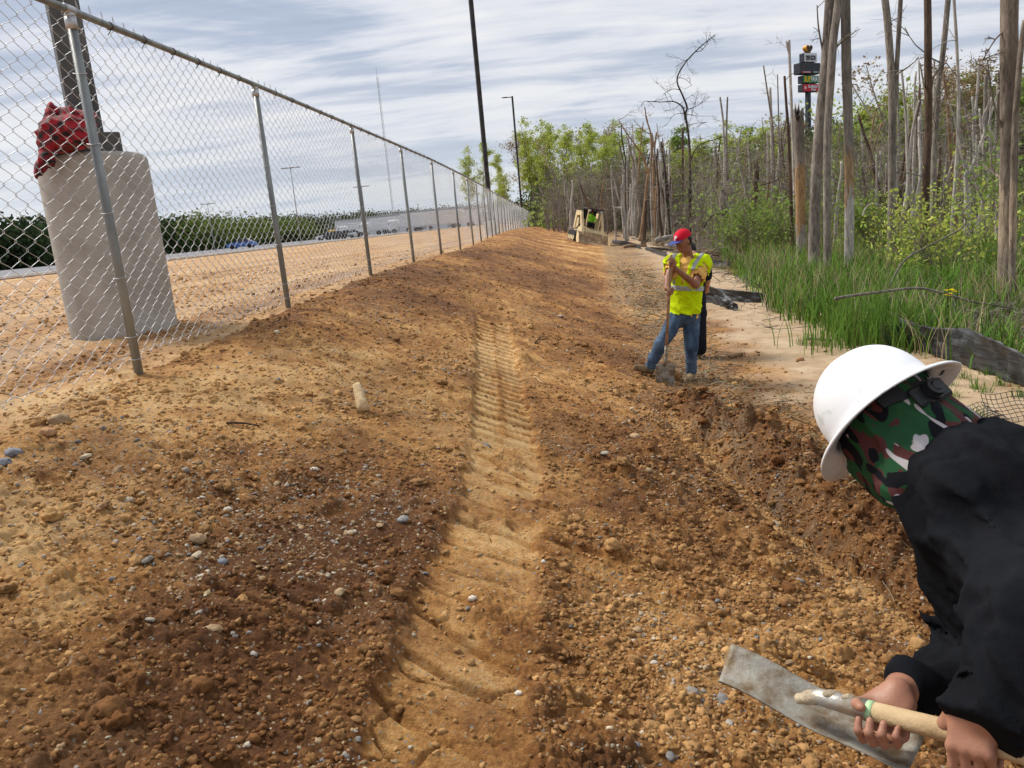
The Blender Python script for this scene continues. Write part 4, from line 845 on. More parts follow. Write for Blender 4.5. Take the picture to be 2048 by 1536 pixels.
zones = [((1110, 1230), (66, 100), 26, (300, 400), 'in the dark wood behind and left of the loader', 'bare trunks behind the loader'), ((1235, 1290), (50, 85), 24, (235, 380), 'right of the loader, left of the reddish tan forked tree', 'dead trunks right of the loader'), ((1295, 1350), (48, 85), 26, (235, 380), 'above the log pile left of the red cap', 'dead trunks above the log pile'),
         ((1388, 1440), (40, 80), 20, (235, 390), 'just right of the red cap', 'dead trunks right of the red cap'), ((1458, 1505), (40, 70), 18, (250, 400), 'left of the dark brown broken snag', 'dead trunks left of the dark snag'), ((1518, 1590), (34, 60), 24, (215, 370), 'between the dark brown snag and the orange snag', 'dead trunks left of the sign'), ((1604, 1640), (36, 60), 10, (250, 380), 'below the tall sign', 'dead trunks below the tall sign'),
         ((1662, 1690), (30, 55), 8, (220, 380), 'between the close pair and the pale-based trunk', 'dead trunks by the close pair'), ((1706, 1776), (30, 55), 24, (200, 360), 'between the pale-based trunk and the hollow one', 'dead trunks behind the pale-based trunk'), ((1790, 1846), (27, 55), 20, (120, 330), 'between the hollow trunk and the knobbly brown one', 'dead trunks right of the hollow trunk'), ((1858, 1925), (27, 55), 24, (100, 320), 'between the knobbly brown trunk and the bleached stub', 'dead trunks right of the knobbly trunk'),
         ((1940, 2002), (27, 52), 20, (100, 320), 'between the bleached stub and the thickest trunk', 'dead trunks left of the thickest trunk'), ((2030, 2110), (26, 45), 8, (100, 300), 'right of the thickest trunk', 'dead trunks at the right edge')]
for (x0, x1), (h0, h1_), n, yt, lb, grp in zones:
    for k in range(n):
        px = random.uniform(x0, x1); h = random.uniform(h0, h1_); i = (k*3+random.randrange(2)) % 7
        top = random.uniform(*yt); p = ath(px, top, h); zb = float(macro(p[0], p[1])); H = max(3, min(17, p[2]-zb)); o = DP[i] if i not in ud else copy_tree(DP[i]); ud.add(i)
        sz_ = 'short' if top > yt[0]*.35+yt[1]*.65 else ('tall' if top < yt[0]*.65+yt[1]*.35 else 'middling')
        w = random.uniform(.4, 1.1)*(h/45)**.35; o.location = (p[0], p[1], zb); o.scale = (w, w, H/10); o.rotation_euler = (random.gauss(0, .03), random.gauss(0, .03), random.uniform(0, 6.28)); tag(o, f'{sz_} {DLOOK[i][1]} dead trunk {lb}', 'tree', grp)
# ---- far-off woods and undergrowth (uncountable)
def cloud_pts(C, n, sr): return np.repeat(C, n, 0)+RNG.normal(size=(len(C)*n, 3))*np.asarray(sr)
C = []
for k in range(700):
    px = random.uniform(-150, 1120)**1.0; D = np.interp(px, [0, 350, 700, 1000, 1120], [150, 190, 330, 480, 520])*random.uniform(1, 1.25); d = ray(px, 470); s_ = D/hypot(d[0], d[1]); x, y = d[0]*s_, d[1]*s_
    top = np.interp(px, [-150, 0, 60, 120, 200, 350, 450, 520, 600, 700, 850, 1000], [8.2, 8, 8.6, 7.5, 7, 8.4, 8, 9, 9.5, 11, 12, 14])*random.uniform(.8, 1.08)
    for zf in (.2, .5, .82): C.append((x+random.gauss(0, 1.5), y+random.gauss(0, 1.5), 1.3+top*zf*.92))
C = np.array(C); P = cloud_pts(C, 90, (2.4, 2.4, 1.1)); tn = np.repeat(RNG.uniform(.5, 1.3, (len(C), 1)), 90, 0)*np.ones(3)*RNG.uniform(.8, 1.2, (len(P), 1))
d_ = np.hypot(P[:, 0], P[:, 1]); sel = P[:, 2] > 1.2
o = leaves_mesh('distant_pine_wood', P[sel], .32, LM['pine'], None, tn[sel], .8); tag(o, kind='stuff')
C = []
for k in range(60): 
    px = random.uniform(360, 620) if random.random() < .75 else random.uniform(900, 960); D = np.interp(px, [0, 350, 700, 1000], [146, 180, 320, 470]); d = ray(px, 470); s_ = D/hypot(d[0], d[1]); C.append((d[0]*s_, d[1]*s_, 1.3+random.uniform(3, 6.5)))
P = cloud_pts(np.array(C), 120, (2.2, 2.2, 1.4)); o = leaves_mesh('distant_leafy_wood', P, .3, LM['mid'], None, RNG.uniform(.3, .75, (len(P), 1))*np.ones(3), .8); tag(o, kind='stuff')
# forest backdrop to the right
def region_pts(n, pxr, hr, ztop):
    px = RNG.uniform(*pxr, n); h = RNG.uniform(*hr, n); o_ = np.zeros((n, 3))
    for k in range(n): d = ray(px[k], 430); s_ = h[k]/(d @ FH); o_[k] = (d[0]*s_, d[1]*s_, 0)
    o_[:, 2] = macro(o_[:, 0], o_[:, 1]); zt = ztop(px) if callable(ztop) else ztop; return o_, zt
def foliage(name, n, pxr, hr, ztop, m, sz, cn=26, sr=(.9, .9, .5), pw=1.0, tlo=.5, thi=1.4):
    B_, zt = region_pts(n, pxr, hr, ztop); B_[:, 2] += zt*RNG.random(n)**pw
    P = cloud_pts(B_, cn, sr); tn = np.repeat(RNG.uniform(tlo, thi, (n, 1)), cn, 0)*np.ones(3)*RNG.uniform(.75, 1.25, (len(P), 1)); o = leaves_mesh(name, P, sz, LM[m], None, tn, .7); tag(o, kind='stuff'); return o
foliage('forest_backdrop', 2600, (1075, 2100), (100, 150), lambda p: np.interp(p, [1075, 1200, 1400, 1600, 2100], [5.5, 6, 6.5, 9, 12]), 'dark', .21, 50, (1.6, 1.6, .9), .8)
foliage('forest_backdrop', 520, (1085, 2100), (85, 120), 5.0, 'mid', .26, 30, (1.5, 1.5, .8), .9)
foliage('brown_thicket', 600, (1110, 1560), (70, 105), 5.5, 'twig', .14, 34, (1.4, 1.4, .9), .9)
foliage('green_undergrowth', 420, (1400, 2100), (38, 70), 3.2, 'mid', .07, 50, (.9, .9, .5), 1.3)
foliage('green_undergrowth', 270, (1640, 2100), (46, 76), 7.5, 'mid', .10, 44, (1.0, 1.0, .7), 1.1)
foliage('green_undergrowth', 110, (1640, 2100), (48, 74), 7.5, 'yellow', .10, 44, (1.0, 1.0, .7), 1.1)
foliage('brown_thicket', 700, (1370, 2080), (28, 62), 4.5, 'twig', .07, 40, (.8, .8, .4), 1.3)
mb = MB()
for k in range(620):
    px = random.uniform(1090, 2080); h = random.uniform(36 if px > 1360 else 64, 100); d = ray(px, 430); s_ = h/(d @ FH); b0 = np.array([d[0]*s_, d[1]*s_, 0]); b0[2] = float(macro(b0[0], b0[1])); H = h*random.uniform(.03, .085)*(1.35 if px > 1640 else 1)
    pts = [b0]; dd = np.array([random.gauss(0, .06), random.gauss(0, .06), 1])
    for q in range(4): dd = dd+rv(.07)*np.array([1, 1, 0]); pts.append(pts[-1]+dd/np.linalg.norm(dd)*H/4)
    mb.tube(pts, np.linspace(.045, .015, 5)*(h/50), 3, False)
    for q in range(3): limb(mb, pts[random.randint(1, 4)], rv(1)+np.array([0, 0, 1.]), random.uniform(.8, 2.4), .016*(h/50), 1, 3, kink=.2, nseg=3)
o = mb.build('saplings_and_twigs', BK['grey'], None, False); tag(o, kind='stuff')
# ---- bushes
def bush(x, y, w, hgt, m, n, lf, label):
    e = empty('bush', (x, y, float(macro(x, y)))); tag(e, label, 'bush'); mb = MB(); tips = []
    for k in range(14): a = random.uniform(0, 6.28); limb(mb, (0, 0, 0), (cos(a)*w*.5, sin(a)*w*.5, hgt*.8), hgt*random.uniform(.7, 1.1), .018, 2, 4, tips, kink=.14)
    mb.build('stems', BK['grey'], e, True); T2_ = np.array(tips); i = RNG.integers(0, len(T2_), n); P = T2_[i]+RNG.normal(0, .16*w, (n, 3)); P = P[P[:, 2] > .05]; leaves_mesh('foliage', P, lf, LM[m], e)
for (px, h, w, hg, m, lb) in [(1530, 31, 2.2, 2.3, 'mid', 'green bush behind the reeds, right of the worker'), (1480, 30, 1.8, 1.7, 'mid', 'dark green bush low behind the worker in the yellow vest'), (1565, 29, 1.6, 1.6, 'mid', 'bright bush left of the orange snag'), (1745, 25, 1.4, 1.5, 'mid', 'bush left of the hollow trunk'), (2030, 20, 1.6, 2.4, 'mid', 'green bush behind the thickest trunk at the right edge')]:
    p = ath(px, 470, h); bush(p[0], p[1], w, hg, m, 1500, .055, lb)
p = ath(1885, 480, 16.5); bush(p[0], p[1], 1.5, 1.75, 'spring', 2600, .035, 'fresh bright green sapling bush above the long fallen branch')
# ---- reeds
def blades(x, y, hgt, wd, mat_, name, tint=None, lean=.35, seg=4, z=None, parent=None):
    n = len(x); z = macro(x, y) if z is None else z; a = RNG.uniform(0, 2*pi, n); ln = RNG.uniform(.03, lean, n)**1.0*hgt; b = a+RNG.normal(0, .7, n); t = np.linspace(0, 1, seg+1)
    V = []
    for k in t:
        w = wd*(1-k**2.2)*.5+.0006; cx_ = x+np.cos(b)*ln*k**2; cy_ = y+np.sin(b)*ln*k**2; cz = z-.03+hgt*(k-.18*(ln/hgt)*k**3*1.5)
        V.append(np.stack([cx_-np.sin(a)*w, cy_+np.cos(a)*w, cz], -1)); V.append(np.stack([cx_+np.sin(a)*w, cy_-np.cos(a)*w, cz], -1))
    V = np.stack(V, 1); m_ = V.shape[1]; base = np.arange(n)[:, None]*m_; F = np.concatenate([np.stack([base[:, 0]+2*k, base[:, 0]+2*k+1, base[:, 0]+2*k+3, base[:, 0]+2*k+2], -1) for k in range(seg)])
    o = mesh_np(name, V.reshape(-1, 3), F, mat_, parent, True)
    if tint is None: tint = RNG.uniform(.55, 1.5, (n, 1))*np.array([[1, 1, 1]])+RNG.normal(0, .08, (n, 3))
    c = np.clip(np.repeat(tint, m_, 0), .1, 3); ca = o.data.color_attributes.new('tint', 'FLOAT_COLOR', 'POINT'); ca.data.foreach_set('color', np.concatenate([c, np.ones((len(c), 1))], 1).astype(np.float32).ravel()); return o
def reed_mask(x, y):
    left = np.interp(y, [8, 10.2, 12, 14.4, 18, 25, 32], [4.3, 3.7, 3.45, 3.4, 3.85, 4.7, 5.6]); ok = smooth((x-left+.25*fbm(x*2, y*2, 2, 400))/.25)
    ok = ok*smooth((y-8.2-.9*smooth((x-4.8)/.6)*smooth((6.7-x)/.5))/.5)
    bare = smooth((x-4.7)/.4)*(1-smooth((y-11.3-.2*x+1.)/.7)); return ok*(1-.97*bare)*smooth((40-y)/10)
def scatter(n, fx, xr, yr):
    x = RNG.uniform(*xr, n); u = RNG.random(n); y = 1/(1/yr[0]+(1/yr[1]-1/yr[0])*u); x = x*(y/15)**.8 if False else x; ok = RNG.random(n) < fx(x, y); return x[ok], y[ok]
x, y = scatter(110000, lambda x, y: reed_mask(x, y)*np.clip(.55+1.6*fbm(x*.8, y*.8, 3, 401), .08, 1)*np.clip(14/np.maximum(y, 1), 0, 1), (3, 19), (8, 38))
hh = RNG.uniform(.28, .72, len(x))*(1+.35*fbm(x*.6, y*.6, 2, 402)); o = blades(x, y, hh, .015*(1+y/40), LM['reed'], 'reeds', RNG.uniform(.35, 1.6, (len(x), 1))*(1+.8*fbm(x*1.2, y*1.2, 2, 409))[:, None]*np.array([[1, 1, 1]])+RNG.normal(0, .1, (len(x), 3)), lean=.75); tag(o, kind='stuff')
x, y = scatter(26000, lambda x, y: reed_mask(x, y)*np.clip(.2+2*fbm(x*.7+5, y*.7, 3, 404), 0, 1), (3, 19), (9, 38)); o = blades(x, y, RNG.uniform(.3, .95, len(x)), .010, LM['straw'], 'dry_reeds', lean=.7); tag(o, kind='stuff')
# brush and dead twigs by the big trunk, and litter along the toe
mb = MB()
for k in range(750):
    if k < 520: x, y = random.uniform(4.6, 8.2), random.uniform(8.0, 12.2)
    else: y = random.uniform(12, 45); x = float(toe_(y))+random.uniform(1.2, 3.5)+y*.03
    a = random.uniform(0, 6.28); ln = random.uniform(.2, .8)*(1+y/40); p = np.array([x, y, float(macro(x, y))+random.uniform(0, .16)]); d = np.array([cos(a), sin(a), random.gauss(.05, .22)]); limb(mb, p, d, ln, random.uniform(.003, .009)*(1+y/25), 1, 3, kink=.2, nseg=3)
o = mb.build('dead_twigs', BK['grey'], None, False); tag(o, kind='stuff')
mb = MB()
for k in range(1700):
    y = math.exp(random.uniform(math.log(2.6), math.log(26))); x = float(toe_(y))+random.gauss(.25 if y > 8 else .6, .35); a = random.uniform(0, 6.28); ln = random.uniform(.04, .16)*(1+y/20); z = G(x, y) if y < 9 and k % 2 else float(macro(x, y))+.03
    p = np.array([x, y, z+.01]); d = np.array([cos(a), sin(a), random.gauss(.1, .25)]); mb.tube([p, p+d*ln*.5+rv(.008), p+d*ln], random.uniform(.0015, .004)*(1+y/20), 3, False)
o = mb.build('plant_litter', LM['straw'], None, False); tag(o, kind='stuff')
ca = o.data.color_attributes.new('tint', 'FLOAT_COLOR', 'POINT'); ca.data.foreach_set('color', np.repeat(np.concatenate([RNG.uniform(.35, 1.2, (len(o.data.vertices)//9, 1))*np.ones((1, 3)), np.ones((len(o.data.vertices)//9, 1))], 1), 9, 0).astype(np.float32).ravel())
# grass tufts on the sand (each one a thing)
TU = [(1602, 690, 'small grass tuft left of the reed clump edge, on the sand'), (1628, 690, 'thin grass tuft on the sand beside the short stick'), (1655, 695, 'spiky grass tuft on the sand right of the short stick'), (1675, 672, 'grass tuft on the sand at the foot of the reeds'), (1895, 770, 'green tuft just right of the hard hat brim, upper one'), (1905, 795, 'green tuft just right of the hard hat brim, lower one'),
      (1930, 760, 'small tuft between the hard hat and the silt fence, left one'), (1970, 752, 'small tuft below the pale folded edge of the silt fence'), (1998, 772, 'largest grass tuft on the sand below the silt fence'), (1966, 785, 'low tuft left of the largest one below the silt fence'), (1905, 812, 'wide low tuft on the sand above the camouflage hood'), (2040, 795, 'tall thin-bladed tuft at the right edge on the sand'), (1958, 835, 'wispy tuft beside the scrap of plastic grid'), (1948, 778, 'tiny tuft on the sand in front of the silt fence')]
for px, py, lb in TU:
    p = gp(px, py); e = empty('grass_tuft', tuple(p)); tag(e, lb, 'grass tuft', 'grass tufts on the sand'); k = 34
    o = blades(RNG.normal(0, .035, k), RNG.normal(0, .035, k), RNG.uniform(.07, .19, k)*np.hypot(p[0], p[1])/8, .006, LM['reed'], 'blades', lean=.8, z=np.zeros(k), parent=e)
# extra reed clump overlapping the silt fence
p = gp(1740, 690); n = 420; o = blades(p[0]+RNG.normal(0, .42, n), p[1]+RNG.normal(0, .3, n), RNG.uniform(.4, .85, n), .014, LM['reed'], 'reed_clump', lean=.5); tag(o, kind='stuff')
# ------------------------------------------------------------------ signed-distance modelling for figures and cloth
def unit(v): v = np.asarray(v, float); return v/np.linalg.norm(v)
class S:
    """list of (op, fn, k); fn takes (n,3) points"""
    def __init__(s): s.ops = []; s.lo = np.full(3, 1e9); s.hi = -s.lo
    def bb(s, p, r): s.lo = np.minimum(s.lo, np.asarray(p)-r); s.hi = np.maximum(s.hi, np.asarray(p)+r)
    def cone(s, a, b, r1, r2, k=.02, op='u'):
        a = np.asarray(a, float); b = np.asarray(b, float); ab = b-a; L2 = ab @ ab+1e-12
        def f(P):
            t = np.clip(((P-a) @ ab)/L2, 0, 1); q = P-a-t[:, None]*ab; return np.sqrt((q*q).sum(1))-(r1+(r2-r1)*t)
        s.ops.append((op, f, k))
        if op == 'u': s.bb(a, r1); s.bb(b, r2)
        return s
    def chain(s, pts, rs, k=.02, op='u'):
        for i in range(len(pts)-1): s.cone(pts[i], pts[i+1], rs[i], rs[i+1], k, op)
        return s
    def ell(s, c, r, R=None, k=.02, op='u'):
        c = np.asarray(c, float); r = np.asarray(r, float); R = np.eye(3) if R is None else np.asarray(R)   # columns = local axes
        def f(P):
            q = (P-c) @ R; k0 = np.sqrt(((q/r)**2).sum(1)); k1 = np.sqrt(((q/r**2)**2).sum(1))+1e-9; return k0*(k0-1)/k1
        s.ops.append((op, f, k))
        if op == 'u': s.bb(c, max(r))
        return s
    def box(s, c, hs, R=None, rad=.01, k=.02, op='u'):
        c = np.asarray(c, float); hs = np.asarray(hs, float)-rad; R = np.eye(3) if R is None else np.asarray(R)
        def f(P): q = np.abs((P-c) @ R)-hs; return np.sqrt((np.maximum(q, 0)**2).sum(1))+np.minimum(q.max(1), 0)-rad
        s.ops.append((op, f, k))
        if op == 'u': s.bb(c, np.linalg.norm(hs)+rad)
        return s
    def prof(s, o, R, zs, A, B, k=.02, op='u', off=0., yo=None):
        """elliptic column, R columns (right, fwd, up)"""
        o = np.asarray(o, float); R = np.asarray(R)
        def f(P):
            q = (P-o) @ R; a = np.interp(q[:, 2], zs, A)+off; b = np.interp(q[:, 2], zs, B)+off; y = q[:, 1]-(np.interp(q[:, 2], zs, yo) if yo is not None else 0)
            e = np.sqrt((np.abs(q[:, 0])/a)**2+(np.abs(y)/b)**2); d = (e-1)*np.minimum(a, b); return np.maximum(d, np.maximum(zs[0]-off-q[:, 2], q[:, 2]-zs[-1]-off))
        s.ops.append((op, f, k))
        if op == 'u': s.bb(o, .1); s.bb(o+R[:, 2]*zs[-1], max(A)+.05); s.bb(o+R[:, 2]*zs[0], max(A)+.05)
        return s
    def plane(s, p, n, k=.004):        # keep the side opposite n
        p = np.asarray(p, float); n = unit(n); s.ops.append(('i', lambda P: (P-p) @ n, k)); return s
    def disp(s, fn): s.ops.append(('d', fn, 0)); return s
    def fn(s, f, op='s', k=.01): s.ops.append((op, f, k)); return s
    def __call__(s, P):
        d = np.full(len(P), 9.)
        for op, f, k in s.ops:
            if op == 'd': d = d+f(P); continue
            e = f(P)
            if op == 'u': h = np.maximum(k-np.abs(d-e), 0)/max(k, 1e-6); d = np.minimum(d, e)-h*h*k*.25
            elif op == 's': h = np.maximum(k-np.abs(d+e), 0)/max(k, 1e-6); d = np.maximum(d, -e)+h*h*k*.25
            elif op == 'i': h = np.maximum(k-np.abs(d-e), 0)/max(k, 1e-6); d = np.maximum(d, e)+h*h*k*.25
        return d
def nets(f, lo, hi, h, B=16):
    lo = np.asarray(lo)-2*h; n = (np.ceil((np.asarray(hi)+2*h-lo)/h).astype(int)//B+1)*B+1
    V = np.full(n, 1.0, np.float32); nb = (n-1)//B
    c = np.stack(np.meshgrid(*[(np.arange(q)*B+B/2)*h for q in nb], indexing='ij'), -1).reshape(-1, 3)+lo
    dc = f(c); ids = np.stack(np.meshgrid(*[np.arange(q) for q in nb], indexing='ij'), -1).reshape(-1, 3); loc = np.stack(np.meshgrid(*[np.arange(B+1)*h]*3, indexing='ij'), -1).reshape(-1, 3)
    lim = B*h*.9+.03
    for k in range(len(ids)):
        i, j, l_ = ids[k]*B
        if abs(dc[k]) > lim:
            if dc[k] < 0: V[i:i+B+1, j:j+B+1, l_:l_+B+1] = np.minimum(V[i:i+B+1, j:j+B+1, l_:l_+B+1], -1)
            continue
        V[i:i+B+1, j:j+B+1, l_:l_+B+1] = f(loc+lo+np.array([i, j, l_])*h).reshape(B+1, B+1, B+1)
    neg = V < 0
    c8 = [neg[a:n[0]-1+a, b:n[1]-1+b, c_:n[2]-1+c_] for a in (0, 1) for b in (0, 1) for c_ in (0, 1)]
    sm = sum(q.astype(np.int8) for q in c8); act = (sm > 0) & (sm < 8); ci = np.argwhere(act); m = len(ci)
    idx = np.full(act.shape, -1, np.int32); idx[act] = np.arange(m)
    acc = np.zeros((m, 3)); cnt = np.zeros(m); cor = [(a, b, c_) for a in (0, 1) for b in (0, 1) for c_ in (0, 1)]
    for a in range(8):
        for b in range(a+1, 8):
            dd = np.array(cor[b])-np.array(cor[a])
            if np.abs(dd).sum() != 1: continue
            va = V[ci[:, 0]+cor[a][0], ci[:, 1]+cor[a][1], ci[:, 2]+cor[a][2]]; vb = V[ci[:, 0]+cor[b][0], ci[:, 1]+cor[b][1], ci[:, 2]+cor[b][2]]
            x = (va < 0) != (vb < 0); t = np.where(x, va/(va-vb+1e-12), 0)
            acc += np.where(x[:, None], np.array(cor[a])+t[:, None]*dd, 0); cnt += x
    verts = (ci+acc/cnt[:, None])*h+lo
    F = []
    for ax in range(3):
        o1, o2 = [(1, 2), (2, 0), (0, 1)][ax]
        sl0 = [slice(1, n[q]-1) for q in range(3)]; sl0[ax] = slice(0, n[ax]-1); sl1 = list(sl0); sl1[ax] = slice(1, n[ax])
        A = neg[tuple(sl0)]; Bq = neg[tuple(sl1)]; e = np.argwhere(A != Bq)
        if not len(e): continue
        flip = A[tuple(e.T)]; off = np.array([1, 1, 1]); off[ax] = 0; e = e+off
        def g(d1, d2): q = e.copy(); q[:, o1] -= d1; q[:, o2] -= d2; return idx[tuple(q.T)]
        q = np.stack([g(1, 1), g(0, 1), g(0, 0), g(1, 0)], -1); q[~flip] = q[~flip][:, ::-1]; F.append(q)
    return verts, np.concatenate(F)
def smooth_mesh(v, f, it=2, lam=.5):
    for _ in range(it):
        acc = np.zeros_like(v); c = np.zeros(len(v))
        for a in range(4):
            b = (a+1) % 4; np.add.at(acc, f[:, a], v[f[:, b]]); np.add.at(c, f[:, a], 1); np.add.at(acc, f[:, b], v[f[:, a]]); np.add.at(c, f[:, b], 1)
        v = v+lam*(acc/np.maximum(c, 1)[:, None]-v)
    return v
def solid(name, s, h, mat_, parent=None, sm=1):
    v, f = nets(s, s.lo, s.hi, h); v = smooth_mesh(v, f, sm); o = mesh_np(name, v, f.astype(np.int32), mat_, None, True)
    if parent is not None: o.parent = parent; o.matrix_parent_inverse = Matrix.Translation(-Vector(parent.location))
    return o
def under(o, parent): o.parent = parent; o.matrix_parent_inverse = Matrix.Translation(-Vector(parent.location)); return o
def noise3(P, sc, s=0): x, y, z = P[:, 0]*sc, P[:, 1]*sc, P[:, 2]*sc; return (noise(x+.37*z, y-.61*z, s)+noise(y+.53*x, z+.29*x, s+7)+noise(z-.41*y, x+.7*y, s+13))/3
def folds(sc=9., amp=.006, s=0, dirv=None):
    def f(P):
        q = P if dirv is None else P-np.outer(P @ unit(dirv), unit(dirv))*.72
        n = noise3(q, sc, s); m_ = noise3(q, sc*2.3, s+3); return -(1-np.abs(n)*3.2).clip(0, 1)**2*amp*1.6-(1-np.abs(m_)*3).clip(0, 1)**2*amp*.7+amp
    return f
def skinmat(name, col, c2):
    m, t, b = newmat(name); g = N(t, 'ShaderNodeTexCoord'); n = N(t, 'ShaderNodeTexNoise', i_Scale=14., i_Detail=5.); t.links.new(g.outputs['Object'], n.inputs['Vector']); r = ramp(t, [(.35, c2), (.65, col)]); t.links.new(n.outputs['Fac'], r.inputs[0]); t.links.new(r.outputs[0], b.inputs['Base Color'])
    b.inputs['Roughness'].default_value = .5; b.inputs['Subsurface Weight'].default_value = .12; b.inputs['Subsurface Radius'].default_value = (.012, .005, .003); b.inputs['Subsurface Scale'].default_value = .6; b.inputs['Specular IOR Level'].default_value = .4
    n2 = N(t, 'ShaderNodeTexNoise', i_Scale=220., i_Detail=4.); t.links.new(g.outputs['Object'], n2.inputs['Vector']); bp = N(t, 'ShaderNodeBump', i_Strength=.25, i_Distance=.002); t.links.new(n2.outputs['Fac'], bp.inputs['Height']); t.links.new(bp.outputs[0], b.inputs['Normal']); return m
def clothmat(name, col, rough=.9, var=.12, sc=6., weave=500., bump=.25, col2=None, sheen=.0):
    m = mat(name, col, rough, 0, var, sc, 0, 40, .15, col2=col2); t = m.node_tree; b = t.nodes['Principled BSDF']; tc = N(t, 'ShaderNodeTexCoord')
    n = N(t, 'ShaderNodeTexNoise', i_Scale=weave, i_Detail=2.); n3 = N(t, 'ShaderNodeTexNoise', i_Scale=26., i_Detail=5., i_Roughness=.6); t.links.new(tc.outputs['Object'], n.inputs['Vector']); t.links.new(tc.outputs['Object'], n3.inputs['Vector'])
    a = N(t, 'ShaderNodeMath', operation='MULTIPLY_ADD', i_1=.12); t.links.new(n.outputs['Fac'], a.inputs[0]); t.links.new(n3.outputs['Fac'], a.inputs[2]); bp = N(t, 'ShaderNodeBump', i_Strength=bump, i_Distance=.012); t.links.new(a.outputs[0], bp.inputs['Height']); t.links.new(bp.outputs[0], b.inputs['Normal'])
    if sheen: b.inputs['Sheen Weight'].default_value = sheen
    return m
SK1 = skinmat('brown_skin', (.30, .135, .075), (.22, .09, .05)); SK2 = skinmat('tan_skin', (.52, .27, .17), (.44, .20, .12))
def head_parts(s, c, R, k=.012, sc=1.0, nose=True):
    L_ = lambda x, y, z: np.asarray(c)+R @ (np.array([x, y, z])*sc)
    s.ell(L_(0, -.012, .035), np.array((.077, .098, .088))*sc, R, k); s.ell(L_(0, .02, -.03), np.array((.064, .074, .088))*sc, R, .03); s.ell(L_(0, .05, -.088), np.array((.043, .038, .028))*sc, R, .03)
    if nose:
        s.cone(L_(0, .088, .005), L_(0, .108, -.032), .008*sc, .013*sc, .012); s.cone(L_(-.032, .083, .022), L_(.032, .083, .022), .011*sc, .011*sc, .014); s.ell(L_(0, .091, -.062), np.array((.024, .010, .009))*sc, R, .008)
        for q in (-1, 1): s.ell(L_(q*.031, .096, .004), np.array((.016, .010, .009))*sc, R, .012, 's'); s.ell(L_(q*.031, .080, .003), np.array((.012, .010, .009))*sc, R, .004); s.ell(L_(q*.077, -.006, -.008), np.array((.009, .019, .030))*sc, R, .008)
    return L_
def grip(s, P, x, y, z, rad, sc=1.0, th=1, wrist=None, wr=.028):
    """hand closed on a round handle through P. x: along handle towards the thumb, y: fingers, z: back of the hand"""
    x, y, z = unit(x), unit(y), unit(z); R = np.stack([x, y, z], 1); c = P+z*(rad+.014*sc)-y*.012
    L_ = lambda a, b, d: c+R @ (np.array([a, b, d])*sc)
    s.box(L_(0, -.005, 0), np.array((.040, .043, .0145))*sc, R, .013*sc, .012); s.ell(L_(.022, -.025, -.010), np.array((.02, .028, .014))*sc, R, .012)
    for i, (xo, ll, rr) in enumerate(((.031, .95, .0090), (.0105, 1.05, .0094), (-.0105, 1.0, .0090), (-.030, .80, .0078))):
        p = L_(xo, .032, .001); ang = radians(28+3*i); pts = [p]; rs = [rr*1.12]
        for seg, (l, da) in enumerate(((.041, 0), (.027, radians(72)), (.021, radians(58)))):
            ang += da; d = y*cos(ang)-z*sin(ang); pts.append(pts[-1]+d*l*ll*sc+x*.001*(1.5-i)); rs.append(rr*(1.0, .94, .82)[seg])
        for a in range(3): s.cone(pts[a], pts[a+1], rs[a]*sc, rs[a+1]*sc, .004)
        s.ell(p, np.array((.0105, .011, .0105))*sc, R, .006)
    s.chain([L_(.034, -.03, -.006), L_(.052*1, .0, -.022), L_(.050, .012, -.044), L_(.034, .022, -.060)], np.array([.0155, .0125, .0115, .0095])*sc, .008)
    w0 = L_(0, -.052, -.002); s.cone(L_(0, -.03, 0), w0, .024*sc, .0235*sc, .02)
    if wrist is not None: s.cone(w0, wrist, .0235*sc, wr, .015)
    return w0
